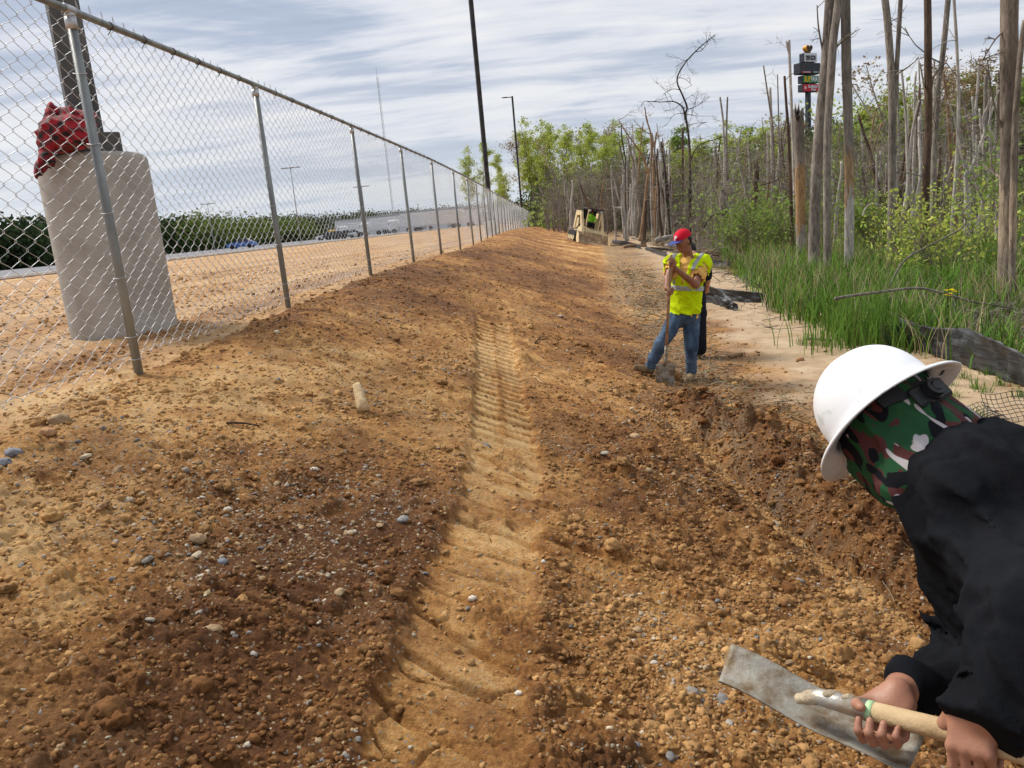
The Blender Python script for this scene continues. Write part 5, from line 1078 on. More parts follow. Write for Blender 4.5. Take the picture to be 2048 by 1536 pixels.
# ------------------------------------------------------------------ person in the foreground
CX, CY, CZ = CR[:, 0], CR[:, 1], -CR[:, 2]      # image right, image up, into the picture
def cv(a, b, c): return a*CX+b*CY+c*CZ
HC = at(1759, 818, 1.69); hn = unit(cv(-.455, .70, .56)); hf = cv(-.56, -.52, .64); hf = unit(hf-hn*(hf @ hn)); hr = np.cross(hf, hn); HR = np.stack([hr, hf, hn], 1)
HL = lambda x, y, z: HC+HR @ np.array([x, y, z], float)
def camo():
    m, t, b = newmat('camouflage_cloth'); l = t.links.new; g = N(t, 'ShaderNodeTexCoord'); mp = N(t, 'ShaderNodeMapping'); v = tuple(float(q) for q in (0, 0, 0)); mp.inputs['Scale'].default_value = (1, 1, 1)
    e = Matrix([list(r) for r in HR.T]).to_euler(); mp.inputs['Rotation'].default_value = e; l(g.outputs['Object'], mp.inputs[0]); m2 = N(t, 'ShaderNodeMapping'); m2.inputs['Scale'].default_value = (1.25, 1.0, .62); l(mp.outputs[0], m2.inputs[0]); c = None
    def lay(prev, sc, w, th, col, off):
        n = N(t, 'ShaderNodeTexNoise', i_Scale=sc, i_Detail=1.0, i_Roughness=.35, i_Distortion=1.3); a = N(t, 'ShaderNodeVectorMath', operation='ADD'); a.inputs[1].default_value = (off, off*2, off*3); l(m2.outputs[0], a.inputs[0]); l(a.outputs[0], n.inputs['Vector'])
        f = ramp(t, [(th, 0), (th+.012, 1)]); l(n.outputs['Fac'], f.inputs[0]); x = N(t, 'ShaderNodeMix', data_type='RGBA'); l(f.outputs[0], x.inputs['Factor'])
        if isinstance(prev, tuple): x.inputs['A'].default_value = (*prev, 1)
        else: l(prev, x.inputs['A'])
        x.inputs['B'].default_value = (*col, 1); return x.outputs['Result']
    c = lay((.022, .085, .034), 17, 1, .505, (.095, .032, .030), 1.3); c = lay(c, 15, 1, .545, (.008, .009, .012), 4.7); c = lay(c, 14, 1, .560, (.50, .46, .46), 9.2)
    l(c, b.inputs['Base Color']); b.inputs['Roughness'].default_value = .85; b.inputs['Specular IOR Level'].default_value = .15
    n = N(t, 'ShaderNodeTexNoise', i_Scale=500., i_Detail=2.); l(g.outputs['Object'], n.inputs['Vector']); bp = N(t, 'ShaderNodeBump', i_Strength=.25, i_Distance=.002); l(n.outputs['Fac'], bp.inputs['Height']); l(bp.outputs[0], b.inputs['Normal']); return m
M_hood = clothmat('black_hoodie_cloth', (.0110, .0118, .0145), 1.0, .22, 3., 700., .45, sheen=.0)
M_hood.node_tree.nodes['Principled BSDF'].inputs['Specular IOR Level'].default_value = .06
M_hat = mat('white_hard_hat_plastic', (.80, .81, .82), .36, 0, .012, 15, .06, 60, .5, col2=(.60, .64, .62), cov=(.35, .43), det=8)
M_blk = mat('black_plastic', (.016, .018, .022), .42, 0, .15, 20, .15, 300, .4)
PA = at(2050, 1250, 1.5); gz = float(macro(PA[0]+.25, PA[1]-.1))
A_ = empty('person', (float(PA[0]), float(PA[1]), gz)); tag(A_, 'person in a black hoodie, white hard hat and camouflage face cover bending over a shovel', 'person')
# shovel handle
HA, HB = at(1640, 1394, 1.42), at(2068, 1512, 1.17); hd = unit(HB-HA); hrad = .0175
def onh(px):
    best = min(((lambda q: (abs(((q-CP) @ CX)/((q-CP) @ CZ)*1538+1024-px), t))(HA+(HB-HA)*t) for t in np.linspace(0, 1, 400)), key=lambda a: a[0]); return HA+(HB-HA)*best[1]
P_far, P_near = onh(1768), onh(1956)
body = S()
hc = HL(0, .0, -.035); head_parts(body, hc, HR, sc=.92)
neckb = at(1930, 940, 1.60)
body.chain([HL(0, -.03, -.10), at(1885, 890, 1.63), neckb], [.058, .058, .066], .03)
# torso core, arms
hip = at(2330, 1190, 1.62); body.chain([neckb, at(2080, 1080, 1.58), hip], [.09, .13, .14], .08)
shN = at(1985, 1035, 1.46); elN = at(2088, 1250, 1.25); wrN = at(1985, 1420, 1.195)
shF = at(1945, 1110, 1.74); elF = at(2030, 1355, 1.56); wrF = at(1808, 1382, 1.42)
body.cone(neckb, shN, .07, .05, .05); body.cone(neckb, shF, .07, .05, .05)
yN = cv(-.5, -1, .0); yN = unit(yN-hd*(yN @ hd)); zN = np.cross(yN, hd); zN = zN if zN @ CZ < 0 else -zN
yF = cv(-.25, -1, .1); yF = unit(yF-hd*(yF @ hd)); zF = np.cross(yF, hd); zF = zF if zF @ CZ > 0 else -zF
zN = unit(zN*1.0+yN*.05); yN = unit(yN-zN*(yN @ zN)); zF = unit(zF*1.0+yF*.75); yF = unit(yF-zF*(yF @ zF))
grip(body, P_near, -hd, yN, zN, hrad, .88, wrist=wrN, wr=.030); body.chain([wrN, elN, shN], [.028, .032, .045], .03)
grip(body, P_far, -hd, yF, zF, hrad, .88, wrist=wrF, wr=.028); body.chain([wrF, elF, shF], [.027, .032, .045], .03)
gN = at(1500, 0, 1)  # legs stand off to the right of the frame
hipL, hipR = hip+np.array([.08, -.10, -.03]), hip+np.array([.08, .12, -.03])
for hp, dxx in ((hipL, -.04), (hipR, .10)):
    kn = hp+np.array([-.10+dxx*.2, 0, -.44]); an = kn+np.array([.12, 0, -.0]); an[2] = float(macro(an[0], an[1]))+.09; body.chain([hp, kn, an], [.085, .058, .042], .04); body.cone(an, an+np.array([-.12, 0, -.05]), .042, .035, .02)
solid('body', body, .0042, skinmat('sunned_skin', (.38, .185, .115), (.29, .13, .08)), A_, 1)
jeans = S()
for hp, dxx in ((hipL, -.04), (hipR, .10)):
    kn = hp+np.array([-.10+dxx*.2, 0, -.44]); an = kn+np.array([.12, 0, 0]); an[2] = float(macro(an[0], an[1]))+.13; jeans.chain([hip, hp, kn, an], [.15, .115, .08, .075], .05)
jeans.disp(folds(9, .006, 5)); solid('trousers', jeans, .012, clothmat('dark_trousers', (.03, .035, .05)), A_)
boots = S()
for hp, dxx in ((hipL, -.04), (hipR, .10)):
    kn = hp+np.array([-.10+dxx*.2, 0, -.44]); an = kn+np.array([.12, 0, 0]); z0 = float(macro(an[0], an[1])); an[2] = z0+.09; boots.cone(an+[0, 0, .06], an, .058, .052, .02); boots.cone(an-[0, 0, .035], an+np.array([-.18, 0, -.045]), .05, .042, .02)
solid('boots', boots, .009, mat('brown_boot_leather', (.12, .075, .045), .8), A_)
# balaclava
bal = S(); bc_ = HL(0, .0, -.035); head_parts(bal, bc_, HR, nose=False)
bal.ell(HL(0, .062, -.075), (.050, .052, .070), HR, .04); bal.cone(HL(0, .10, -.035), HL(0, .112, -.06), .014, .02, .02)
bal.chain([HL(0, -.025, -.09), at(1882, 905, 1.60), at(1935, 965, 1.60)], [.074, .080, .085], .05)
bal.chain([HL(0, .065, -.120), at(1822, 960, 1.59), at(1890, 985, 1.58)], [.052, .046, .05], .05)
bal.ell(HL(-.0, .012, -.11), (.074, .08, .06), HR, .05)
bal.disp(lambda P: -.010+0*P[:, 0]); bal.disp(folds(9, .0075, 21, hn))
solid('balaclava', bal, .0048, camo(), A_, 2)
# hoodie
ho = S()
ho.chain([at(1962, 985, 1.50), at(2120, 1065, 1.56), hip], [.135, .19, .185], .10)
ho.chain([at(1908, 1075, 1.56), at(1930, 1150, 1.54), at(1990, 1205, 1.50), at(2120, 1215, 1.5)], [.082, .088, .098, .12], .05)
ho.chain([shN, at(2050, 1150, 1.37), elN, elN*.45+wrN*.55, wrN+unit(wrN-elN)*.035+cv(-.006, 0, 0)], [.108, .105, .09, .074, .061], .045)
ho.chain([shF, at(1985, 1250, 1.68), elF, at(1910, 1360, 1.49), wrF+unit(elF-wrF)*.008], [.10, .09, .070, .058, .042], .04)
ho.chain([at(1925, 975, 1.575), at(1962, 928, 1.64), at(2030, 925, 1.66), at(2090, 960, 1.62)], [.055, .066, .070, .07], .010)     # hood lying on the neck
ho.chain([at(1905, 975, 1.52), at(1868, 1030, 1.50), at(1890, 1080, 1.50)], [.030, .038, .05], .035)
ho.chain([at(1925, 1000, 1.50), at(1985, 975, 1.475), at(2060, 985, 1.46)], [.030, .034, .03], .008)
ho.chain([at(1940, 935, 1.52), at(1995, 918, 1.50), at(2070, 940, 1.50)], [.026, .034, .03], .012)
ho.cone(HL(0, -.03, -.08), at(1888, 925, 1.62), .076, .078, .01, 's'); ho.cone(HL(0, .04, -.14), at(1850, 960, 1.60), .056, .05, .01, 's')
fo = folds(4.6, .017, 31); fo2 = folds(9, .009, 37, unit(elN-shN)); ho.disp(fo); ho.disp(fo2)
# creases bunched at the elbows and a seam round the near shoulder
def crease(P):
    o = 0
    for a, b, k_, am in ((elN, wrN, 75, .005), (elF, wrF, 80, .003)):
        d = unit(b-a); t = (P-a) @ d; r_ = np.linalg.norm(P-a-t[:, None]*d, axis=1); o = o+am*np.sin(t*k_*1.4+noise3(P, 9, 3)*9)*np.exp(-((t-.02)/.09)**2)*(r_ < .16)
    return o
ho.disp(crease)
def seam(P): d = unit(elN-shN); t = (P-shN) @ d; return .005*np.exp(-((t+.035)/.006)**2)*(np.linalg.norm(P-shN, axis=1) < .2)
ho.disp(seam)
ho.plane(wrN+unit(wrN-elN)*.012, wrN-elN, .006) if False else None
def cutc(P):
    a = (P-(wrN+unit(wrN-elN)*.036)) @ unit(wrN-elN); n_ = np.linalg.norm(P-wrN, axis=1)-.13; c1_ = np.maximum(-a, n_)
    b = (P-(wrF+unit(wrF-elF)*.012)) @ unit(wrF-elF); n2_ = np.linalg.norm(P-wrF, axis=1)-.09; return np.minimum(c1_, np.maximum(-b, n2_))
ho.fn(cutc, 's', .006)
solid('hoodie', ho, .0075, M_hood, A_, 2)
for (w, e_, r_) in ((wrN+unit(wrN-elN)*.032+cv(-.006, 0, 0), elN, .057), (wrF, elF, .0385)):
    d = unit(e_-w); c_ = S(); c_.cone(w+d*-.004, w+d*.055, r_-.004, r_+.003, .01); c_.cone(w-d*.06, w-d*.012, r_+.03, r_+.03, .002, 's')
    def ribs(P, d=d, w=w):
        u = np.cross(d, [0, 0, 1.]); u = unit(u); v = np.cross(d, u); q = P-w; return .0012*np.sin(np.arctan2(q @ u, q @ v)*34)
    c_.disp(ribs); solid('ribbed_cuff', c_, .0035, M_hood, A_, 1)
# hard hat: shell with a full brim, all in the frame of the head
def hat():
    n = 96; v = []; f = []
    prof = []
    for t in np.linspace(0, pi/2, 20): prof.append((cos(pi/2-t), sin(pi/2-t)))   # from apex outward
    rings = []
    H_ = .142; a0, b0 = .112, .131
    for rr, zz in prof: rings.append((rr*a0, rr*b0, zz**.9*H_ if zz > 0 else 0, 0))
    rings += [(a0+.004, b0+.004, -.008, 0), (a0+.012, b0+.012, -.014, 1), (a0+.028, b0+.030, -.018, 1), (a0+.043, b0+.046, -.024, 1), (a0+.047, b0+.050, -.030, 1), (a0+.045, b0+.048, -.032, 1), (a0+.028, b0+.030, -.0225, 1), (a0+.010, b0+.010, -.018, 1), (a0-.003, b0-.003, -.012, 0)]
    for rr, zz in prof[::-1]: rings.append((rr*(a0-.004), rr*(b0-.004), zz**.9*(H_-.004), 0))
    for a, b, z, br in rings:
        for k in range(n):
            th = k*2*pi/n; x, y = a*sin(th), b*cos(th)
            if br: y += .012*max(0, cos(th))**2*(a-a0)/.039; z2 = z-.010*cos(th)**2*(a-a0)/.039+.006*abs(sin(th))
            else: z2 = z
            ridge = .0045*np.exp(-(x/.016)**2)*(z > .03)+.003*np.exp(-((abs(x)-.045)/.010)**2)*(z > .05)
            v.append(HL(x, y, z2+ridge))
    for i in range(len(rings)-1):
        for k in range(n): f.append((i*n+k, i*n+(k+1) % n, (i+1)*n+(k+1) % n, (i+1)*n+k))
    return np.array(v), f
hv, hfc = hat(); mb = MB(); mb.add(hv, hfc); hat_o = mb.build('hard_hat', M_hat, None, True); under(hat_o, A_)
def sub(mb, name, m, par, sm=True): o = mb.build(name, m, None, sm); o.parent = par; o.matrix_parent_inverse = par.matrix_parent_inverse.inverted() @ Matrix.Translation(-Vector(A_.location)) if False else Matrix(); return o
# parts of the hat hang below the hat object, whose own matrix carries the parent inverse
def below(o, par): o.parent = par; o.matrix_parent_inverse = Matrix(); return o
mb = MB(); ring = [HL(.083*sin(t), .102*cos(t)-.0, -.018-.012*(1-cos(t))/2) for t in np.linspace(0, 2*pi, 40)]
def strip(pts, wv, th, mb):
    pts = np.array(pts); t = np.gradient(pts, axis=0); t /= np.linalg.norm(t, axis=1)[:, None]; wv = np.broadcast_to(wv, pts.shape); nn = np.cross(t, wv); nn /= np.linalg.norm(nn, axis=1)[:, None]
    V = np.stack([pts+wv/2+nn*th/2, pts-wv/2+nn*th/2, pts-wv/2-nn*th/2, pts+wv/2-nn*th/2], 1).reshape(-1, 3); F = []
    for i in range(len(pts)-1):
        for k in range(4): F.append((i*4+k, i*4+(k+1) % 4, (i+1)*4+(k+1) % 4, (i+1)*4+k))
    F += [(0, 1, 2, 3), tuple((len(pts)-1)*4+k for k in (3, 2, 1, 0))]; mb.add(V, F)
strip(ring, hn*.030, .003, mb); below(mb.build('headband', M_blk, None, False), hat_o)
for a in (.7, 2.4, 3.9, 5.6):
    mb = MB(); strip([HL(.098*sin(a), .116*cos(a), .0), HL(.088*sin(a), .104*cos(a), .045), HL(.055*sin(a), .065*cos(a), .080), HL(0, 0, .095)], np.cross(hn, HR @ np.array([sin(a), cos(a), 0]))*.022, .002, mb); below(mb.build('crown_strap', M_blk, None, False), hat_o)
bk = [HL(.100*sin(t), .116*cos(t)-.002, -.018-.040*(1-abs(t-pi)/1.25)**1.0) for t in np.linspace(pi-1.25, pi+1.25, 22)]
mb = MB(); strip(bk, hn*.034, .005, mb); below(mb.build('nape_strap', M_blk, None, False), hat_o)
_s = -1 if hr @ CZ > 0 else 1; kb = HL(_s*.040, -.113, -.060); kd = unit(HR @ np.array([_s*.45, -.9, -.08])); mb = MB()
hr2 = unit(np.cross(kd, hn)); bxR = np.stack([hr2, kd, np.cross(hr2, kd)], 1); mb.box(kb-kd*.004, (.092, .014, .046), bxR, .005)
mb.tube([kb, kb+kd*.010], [.0225, .0225], 36); below(mb.build('ratchet_housing', M_blk, None, False), hat_o)
mb = MB(); ks = 40; R_ = np.array([[.0185+(.0009 if k % 2 else 0) for k in range(ks)] for _ in range(2)]); vv, ff = tube_np([kb+kd*.008, kb+kd*.021], R_, ks); mb.add(vv, ff); mb.tube([kb+kd*.020, kb+kd*.024], [.014, .009], 24); below(mb.build('ratchet_knob', M_blk, None, False), hat_o)
mb = MB(); p_ = HL(.055, -.125, .0); strip([HL(.07, -.118, -.005), HL(.062, -.128, -.012), HL(.045, -.14, -.014)], hn*.02, .004, mb); below(mb.build('buckle', M_blk, None, False), hat_o)
# ------------------------------------------------------------------ his shovel
M_wood = mat('worn_ash_wood', (.56, .42, .24), .75, 0, .12, 9, .35, 90, .25, col2=(.40, .27, .14), stretch=(1, 1, 1), cov=(.3, .6))
M_blade = mat('muddy_steel', (.35, .33, .28), .62, .2, .2, 14, .35, 45, .4, col2=(.17, .115, .06), cov=(.40, .56), det=11)
M_sock = mat('scraped_steel', (.46, .46, .44), .4, .6, .2, 25, .3, 60, .4, col2=(.5, .42, .3), cov=(.4, .6))
sh = empty('shovel', tuple(HA)); tag(sh, 'muddy scoop shovel with pale wooden handle held by the person in the hard hat', 'shovel')
SOCK = HA+hd*.075
mb = MB(); mb.tube([SOCK, SOCK+(HB-SOCK)*.5+cv(0, .002, 0), HB+hd*.45], [.0165, .0182, .022], 24); under(mb.build('handle', M_wood, None, True), sh)
mb = MB(); mb.tube([HA-hd*.03+cv(0, -.006, 0), HA, SOCK+hd*.012], [.009, .015, .0188], 20); under(mb.build('socket', M_sock, None, True), sh)
mb = MB(); mb.tube([SOCK+hd*.012, SOCK+hd*.024], [.0178, .0178], 24); under(mb.build('green_band', mat('pale_green_paint', (.42, .62, .33), .6), None, True), sh)
# blade: dished sheet through four corners
q00, q10, q11, q01 = at(1462, 1286, 1.58), at(1436, 1360, 1.48), at(1812, 1550, 1.30), at(1850, 1474, 1.40)
nu, nv = 40, 16; nb_ = unit(np.cross(q01-q00, q10-q00)); nb_ = nb_ if nb_ @ CZ < 0 else -nb_
V = []
for side in (0, 1):
    for i in range(nu+1):
        for j in range(nv+1):
            u, w_ = i/nu, j/nv; p = (q00*(1-u)+q01*u)*(1-w_)+(q10*(1-u)+q11*u)*w_
            dish = -.034*(1-(2*w_-1)**2)*(1-.25*u)+.004*sin(u*9); gro = .010*np.exp(-((w_-.42)/.07)**2)*smooth((u-.05)/.2); lip = .010*smooth((u-.93)/.07)
            cor = .0
            V.append(p+nb_*(dish+gro+lip-side*.0028))
F = []; m1 = (nu+1)*(nv+1); g = lambda i, j, s_: s_*m1+i*(nv+1)+j
for i in range(nu):
    for j in range(nv): F.append((g(i, j, 0), g(i+1, j, 0), g(i+1, j+1, 0), g(i, j+1, 0))); F.append((g(i, j, 1), g(i, j+1, 1), g(i+1, j+1, 1), g(i+1, j, 1)))
for i in range(nu): F.append((g(i, 0, 0), g(i, 0, 1), g(i+1, 0, 1), g(i+1, 0, 0))); F.append((g(i, nv, 0), g(i+1, nv, 0), g(i+1, nv, 1), g(i, nv, 1)))
for j in range(nv): F.append((g(0, j, 0), g(0, j+1, 0), g(0, j+1, 1), g(0, j, 1))); F.append((g(nu, j, 0), g(nu, j, 1), g(nu, j+1, 1), g(nu, j+1, 0)))
mb = MB(); mb.add(V, F); bl = under(mb.build('blade', M_blade, None, True), sh)
mud = S(); bp_ = lambda u, w_, d=0: (q00*(1-u)+q01*u)*(1-w_)+(q10*(1-u)+q11*u)*w_+nb_*(-.030*(1-(2*w_-1)**2)+d)
mud.ell(HA-hd*.018+cv(0, -.004, -.004), (.020, .016, .013), None, .01); mud.ell(HA-hd*.035+cv(0, -.012, 0), (.014, .012, .009), None, .01)
mud.ell(HA+hd*.02+cv(0, .012, -.004), (.018, .010, .008), None, .01); mud.ell(HA+hd*.05+cv(.002, .014, -.004), (.012, .006, .007), None, .01)
mud.disp(lambda P: noise3(P, 60, 5)*.006); under(solid('stuck_mud', mud, .0025, mat('dry_mud', (.50, .40, .27), .95, 0, .15, 30, .8, 120), None), sh)
# ------------------------------------------------------------------ other people
M_jean = clothmat('blue_denim', (.10, .155, .235), .9, .1, 5., 600., .4, (.045, .075, .125)); M_navy = clothmat('dark_navy_cloth', (.012, .014, .022))
M_vest = clothmat('safety_yellow_mesh', (.58, .76, .0), .8, .06, 8., 300., .3); M_orange = clothmat('orange_yellow_tee', (.80, .47, .13), .9, .06)
M_refl = mat('grey_reflective_tape', (.36, .38, .37), .45, .1, .06, 20); M_boot = mat('muddy_boot', (.30, .21, .11), .9, 0, .2, 20, .6, 80, .2, col2=(.15, .10, .055))
M_red = clothmat('red_cap_cloth', (.66, .012, .035), .8, .06); M_blueb = mat('blue_cap_brim', (.035, .05, .22), .7); M_hair = mat('black_hair', (.012, .010, .010), .6)
def JB(px, py, dh=0.): return ath(px, py, HB_+dh)
HB_ = 8.75
fB = unit(-FH*.80-CX*.60); fB[2] = 0; fB = unit(fB); upv = np.array([0, 0, 1.]); rB = np.cross(fB, upv); RB = np.stack([rB, fB, upv], 1)
pel = JB(1368, 628); nk = JB(1377, 514); hdB = JB(1366, 483, -.06)
fh = unit(-CX*.85-FH*.50+np.array([0, 0, -.42])); uh = unit(np.array([0, 0, 1.])-fh*fh[2]); rh = np.cross(fh, uh); RHB = np.stack([rh, fh, uh], 1)
pr = empty('person', tuple(np.array([*JB(1360, 760)[:2], macro(*JB(1360, 760)[:2])]))); tag(pr, 'worker in a red cap, yellow safety vest and blue jeans leaning on a shovel', 'person')
zs = [0, .10, .25, .40, .50, .56, .60]; Aw = [.165, .155, .150, .175, .185, .13, .055]; Bw = [.115, .112, .108, .118, .112, .085, .055]
tor_o = pel+np.array([0, 0, -.02]); ht = nk[2]-tor_o[2]; zs = [z*ht/.60 for z in zs]; lean = unit(nk-tor_o); RT = np.stack([unit(np.cross(fB, lean)), unit(np.cross(lean, np.cross(fB, lean))), lean], 1)
shR_, shL_ = JB(1345, 526, .06), JB(1406, 527, -.02); elL = JB(1391, 569, -.22); wrL = JB(1350, 537, -.36); haL = JB(1341, 527, -.38); elR = JB(1336, 558, -.10); wrR = JB(1334, 577, -.28)
hipR, hipL = JB(1353, 636, .0), JB(1383, 636, .02); knR, knL = JB(1322, 688, -.12), JB(1383, 692, -.06); anR, anL = JB(1300, 733, -.05), JB(1382, 745, .02)
def plant(p, h=.085): q = np.array(p, float); q[2] = G(q[0], q[1])+h; return q
anR2, anL2 = anR, anL
SH_T, SH_B = JB(1342, 515, -.42), JB(1331, 726, -.36)
b = S(); Lh = head_parts(b, hdB, RHB, .012, .98); b.cone(hdB-uh*.06-fh*.02, nk, .052, .056, .03)
b.prof(tor_o, RT, zs, Aw, Bw, .03, 'u', -.012)
for sh_, el_, wr_ in ((shL_, elL, wrL), (shR_, elR, wrR)): b.cone(nk-np.array([0, 0, .05]), sh_, .05, .055, .04); b.chain([sh_, el_, wr_], [.052, .041, .028], .03)
for h_, k_, a_ in ((hipR, knR, anR), (hipL, knL, anL)): b.chain([h_, k_, a_], [.075, .052, .038], .03)
sd_ = unit(SH_B-SH_T); gy = unit(-CX*.2-FH); gy = unit(gy-sd_*(gy @ sd_)); 
gx = -sd_; zl = unit(np.cross(gx, gy)); zl = zl if zl @ CX > 0 else -zl
grip(b, SH_T+sd_*.06, gx, gy, zl, .016, .98, wrist=wrL, wr=.027); grip(b, SH_T+sd_*.36, -gx, gy, zl, .016, .95, wrist=wrR, wr=.027)
solid('body', b, .0065, SK1, pr, 1)
t = S(); t.prof(tor_o, RT, zs, Aw, Bw, .03, 'u', .006)
t.cone(nk-np.array([0, 0, .07]), shL_, .07, .078, .05); t.cone(nk-np.array([0, 0, .07]), shR_, .07, .074, .05); t.cone(shL_, shL_+(elL-shL_)*.62, .078, .076, .03); t.cone(shR_, shR_+(elR-shR_)*.55, .075, .070, .03)
t.cone(shL_+(elL-shL_)*.60, elL, .055, .07, .004, 's'); t.cone(shR_+(elR-shR_)*.55, elR, .05, .07, .004, 's'); t.ell(nk+fB*.01+np.array([0, 0, .02]), (.065, .065, .055), None, .01, 's'); t.disp(folds(8, .012, 11)); solid('shirt', t, .008, M_orange, pr)
def vest_s(off): v = S(); v.prof(tor_o, RT, [zs[0]+.06]+zs[1:], Aw, Bw, .02, 'u', off); v.chain([nk-np.array([0, 0, .07]), shL_, shL_+(elL-shL_)*.3], np.array([.070, .080, .080])+off-.012, .04); v.chain([nk-np.array([0, 0, .07]), shR_, shR_+(elR-shR_)*.28], np.array([.070, .076, .076])+off-.012, .04); return v
def vcut(v):
    q0 = RT[:, 0]
    def f(P): q = (P-nk) @ RT; w = .014+.060*np.clip((q[:, 2]+.30)/.30, 0, 1); return np.maximum(np.abs(q[:, 0]+.008)-w, -(q[:, 1]+.01))*np.where(q[:, 2] > -.30, 1, 1)+np.where(q[:, 2] < -.31, (-.31-q[:, 2])*3, 0)
    v.fn(f, 's', .004); v.cone(shL_+(elL-shL_)*.36, elL, .10, .10, .004, 's'); v.cone(shR_+(elR-shR_)*.34, elR, .095, .10, .004, 's'); v.ell(nk+np.array([0, 0, .05]), (.075, .075, .07), None, .01, 's'); return v
v = vcut(vest_s(.030)); v.disp(folds(8, .012, 11)); vest = solid('vest', v, .0075, M_vest, pr)
def tape(name, f, off=.0275):
    w = vcut(vest_s(off)); w.disp(folds(8, .012, 11)); w.fn(f, 'i', .003); o = solid(name, w, .0065, M_refl, None); o.parent = vest; o.matrix_parent_inverse = Matrix(); return o
tape('reflective_band', lambda P: np.abs(((P-nk) @ RT)[:, 2]+.345)-.026, .036)
for q in (-1, 1): tape('reflective_strap', lambda P, q=q: np.maximum(np.abs(((P-nk) @ RT)[:, 0]-q*(.125+.12*np.clip(((P-nk) @ RT)[:, 2]+.05, -.3, .1)))-.021, -(((P-nk) @ RT)[:, 2]+.31)), .036)
j = S(); j.ell(pel+np.array([0, 0, -.02]), (.165, .12, .12), RB, .03); j.chain([hipR, knR, anR+(knR-anR)*.05], [.098, .074, .062], .03); j.chain([hipL, knL, anL+(knL-anL)*.05], [.098, .073, .060], .03)
j.disp(folds(12, .008, 17, unit(hipL-anL))); j.disp(lambda P: -.005*np.clip(1-np.abs(noise3(P*np.array([1, 1, 2.6]), 13, 44))*4, 0, 1)*smooth((pel[2]-.25-P[:, 2])/.3)); solid('jeans', j, .008, M_jean, pr)
for a_, toe in ((anR, JB(1272, 735, -.12)), (anL, JB(1379, 762, -.22))):
    bt = S(); a2 = np.array(a_); bt.cone(a2+[0, 0, .05], a2-[0, 0, .03], .05, .048, .02); toe = np.array(toe); toe[2] = max(toe[2], G(toe[0], toe[1])+.03) if True else 0; bt.cone(a2-[0, 0, .045], toe, .046, .038, .02); solid('boot', bt, .007, M_boot, pr)
c = S(); cc = hdB+uh*.045-fh*.012; c.ell(cc, (.090, .108, .095), RHB, .01); c.plane(cc-uh*.002, -uh, .004); c.disp(lambda P: .0012*np.cos(np.arctan2((P-cc) @ rh, (P-cc) @ fh)*6)); cap = solid('cap', c, .006, M_red, pr)
bm_ = S(); bm_.ell(cc+fh*.115-uh*.006, (.082, .085, .010), RHB, .01); bm_.plane(cc+fh*.06, -fh, .01); o = solid('cap_brim', bm_, .005, M_blueb, None); o.parent = cap; o.matrix_parent_inverse = Matrix()
hr_ = S(); hr_.ell(hdB-fh*.03+uh*.005, (.082, .082, .085), RHB, .01); hr_.plane(hdB+fh*.015, fh, .01); solid('hair', hr_, .007, M_hair, pr)
def text_mesh(name, txt, size, M, m, parent=None, ext=.0, font_sx=1.0, bold=0., shear=0.):
    cu = bpy.data.curves.new(name, 'FONT'); cu.body = txt; cu.size = size; cu.align_x = 'CENTER'; cu.align_y = 'CENTER'; cu.extrude = ext; cu.offset = bold; cu.shear = shear; tmp = bpy.data.objects.new('tmp', cu); COL.objects.link(tmp)
    dg = bpy.context.evaluated_depsgraph_get(); me = bpy.data.meshes.new_from_object(tmp.evaluated_get(dg)); bpy.data.objects.remove(tmp); me.name = name; me.transform(M @ Matrix.Diagonal((font_sx, 1, 1, 1))); me.materials.clear(); me.materials.append(m); o = bpy.data.objects.new(name, me); COL.objects.link(o)
    if parent is not None: o.parent = parent
    return o
M_whitep = mat('white_print', (.8, .8, .8), .6, 0, .02)
nf = unit(fh*1.0+(rh*.25)); lp = cc+fh*.098+uh*.034-rh*.012; Mx = Matrix([[*a] for a in np.stack([-rh, unit(uh-fh*.5), unit(fh+uh*.5)], 1)]).to_4x4(); Mx.translation = Vector(lp+fh*.012); o = text_mesh('cap_emblem', 'P', .07, Mx, M_whitep, None, .003, 1., .002); o.parent = cap; o.matrix_parent_inverse = Matrix.Translation(-Vector(pr.location)); o.matrix_parent_inverse = Matrix()
for o in (): pass
# shovel of the worker
M_wood2 = mat('aged_shaft_wood', (.42, .27, .16), .75, 0, .15, 12, .3, 90, .25)
s2 = empty('shovel', tuple(SH_B)); tag(s2, 'upright shovel with square blade in front of the worker in the red cap', 'shovel')
mb = MB(); mb.tube([SH_T-sd_*.03, SH_T, SH_B-sd_*.16], [.015, .016, .017], 14); under(mb.build('handle', M_wood2, None, True), s2)
mb = MB(); mb.tube([SH_B-sd_*.20, SH_B-sd_*.05, SH_B+sd_*.03], [.019, .020, .012], 14); under(mb.build('socket', M_blade, None, True), s2)
br = unit(CX-sd_*(CX @ sd_)); bn = unit(np.cross(sd_, br)); bn = bn if bn @ CZ < 0 else -bn; V = []; F = []
for sdn in (0, 1):
    for i in range(13):
        for k in range(9):
            u, w_ = i/12, k/4-1; wd = .108*(1-.10*u**3)
            V.append(SH_B+sd_*(u*.27+(.012*abs(w_) if u < .1 else 0)-.02*(u > .95)*abs(w_))+br*w_*wd+bn*(.022*(w_**2)-.012*sin(u*3)-sdn*.003))
g2 = lambda i, k, q: q*117+i*9+k
for i in range(12):
    for k in range(8): F += [(g2(i, k, 0), g2(i+1, k, 0), g2(i+1, k+1, 0), g2(i, k+1, 0)), (g2(i, k, 1), g2(i, k+1, 1), g2(i+1, k+1, 1), g2(i+1, k, 1))]
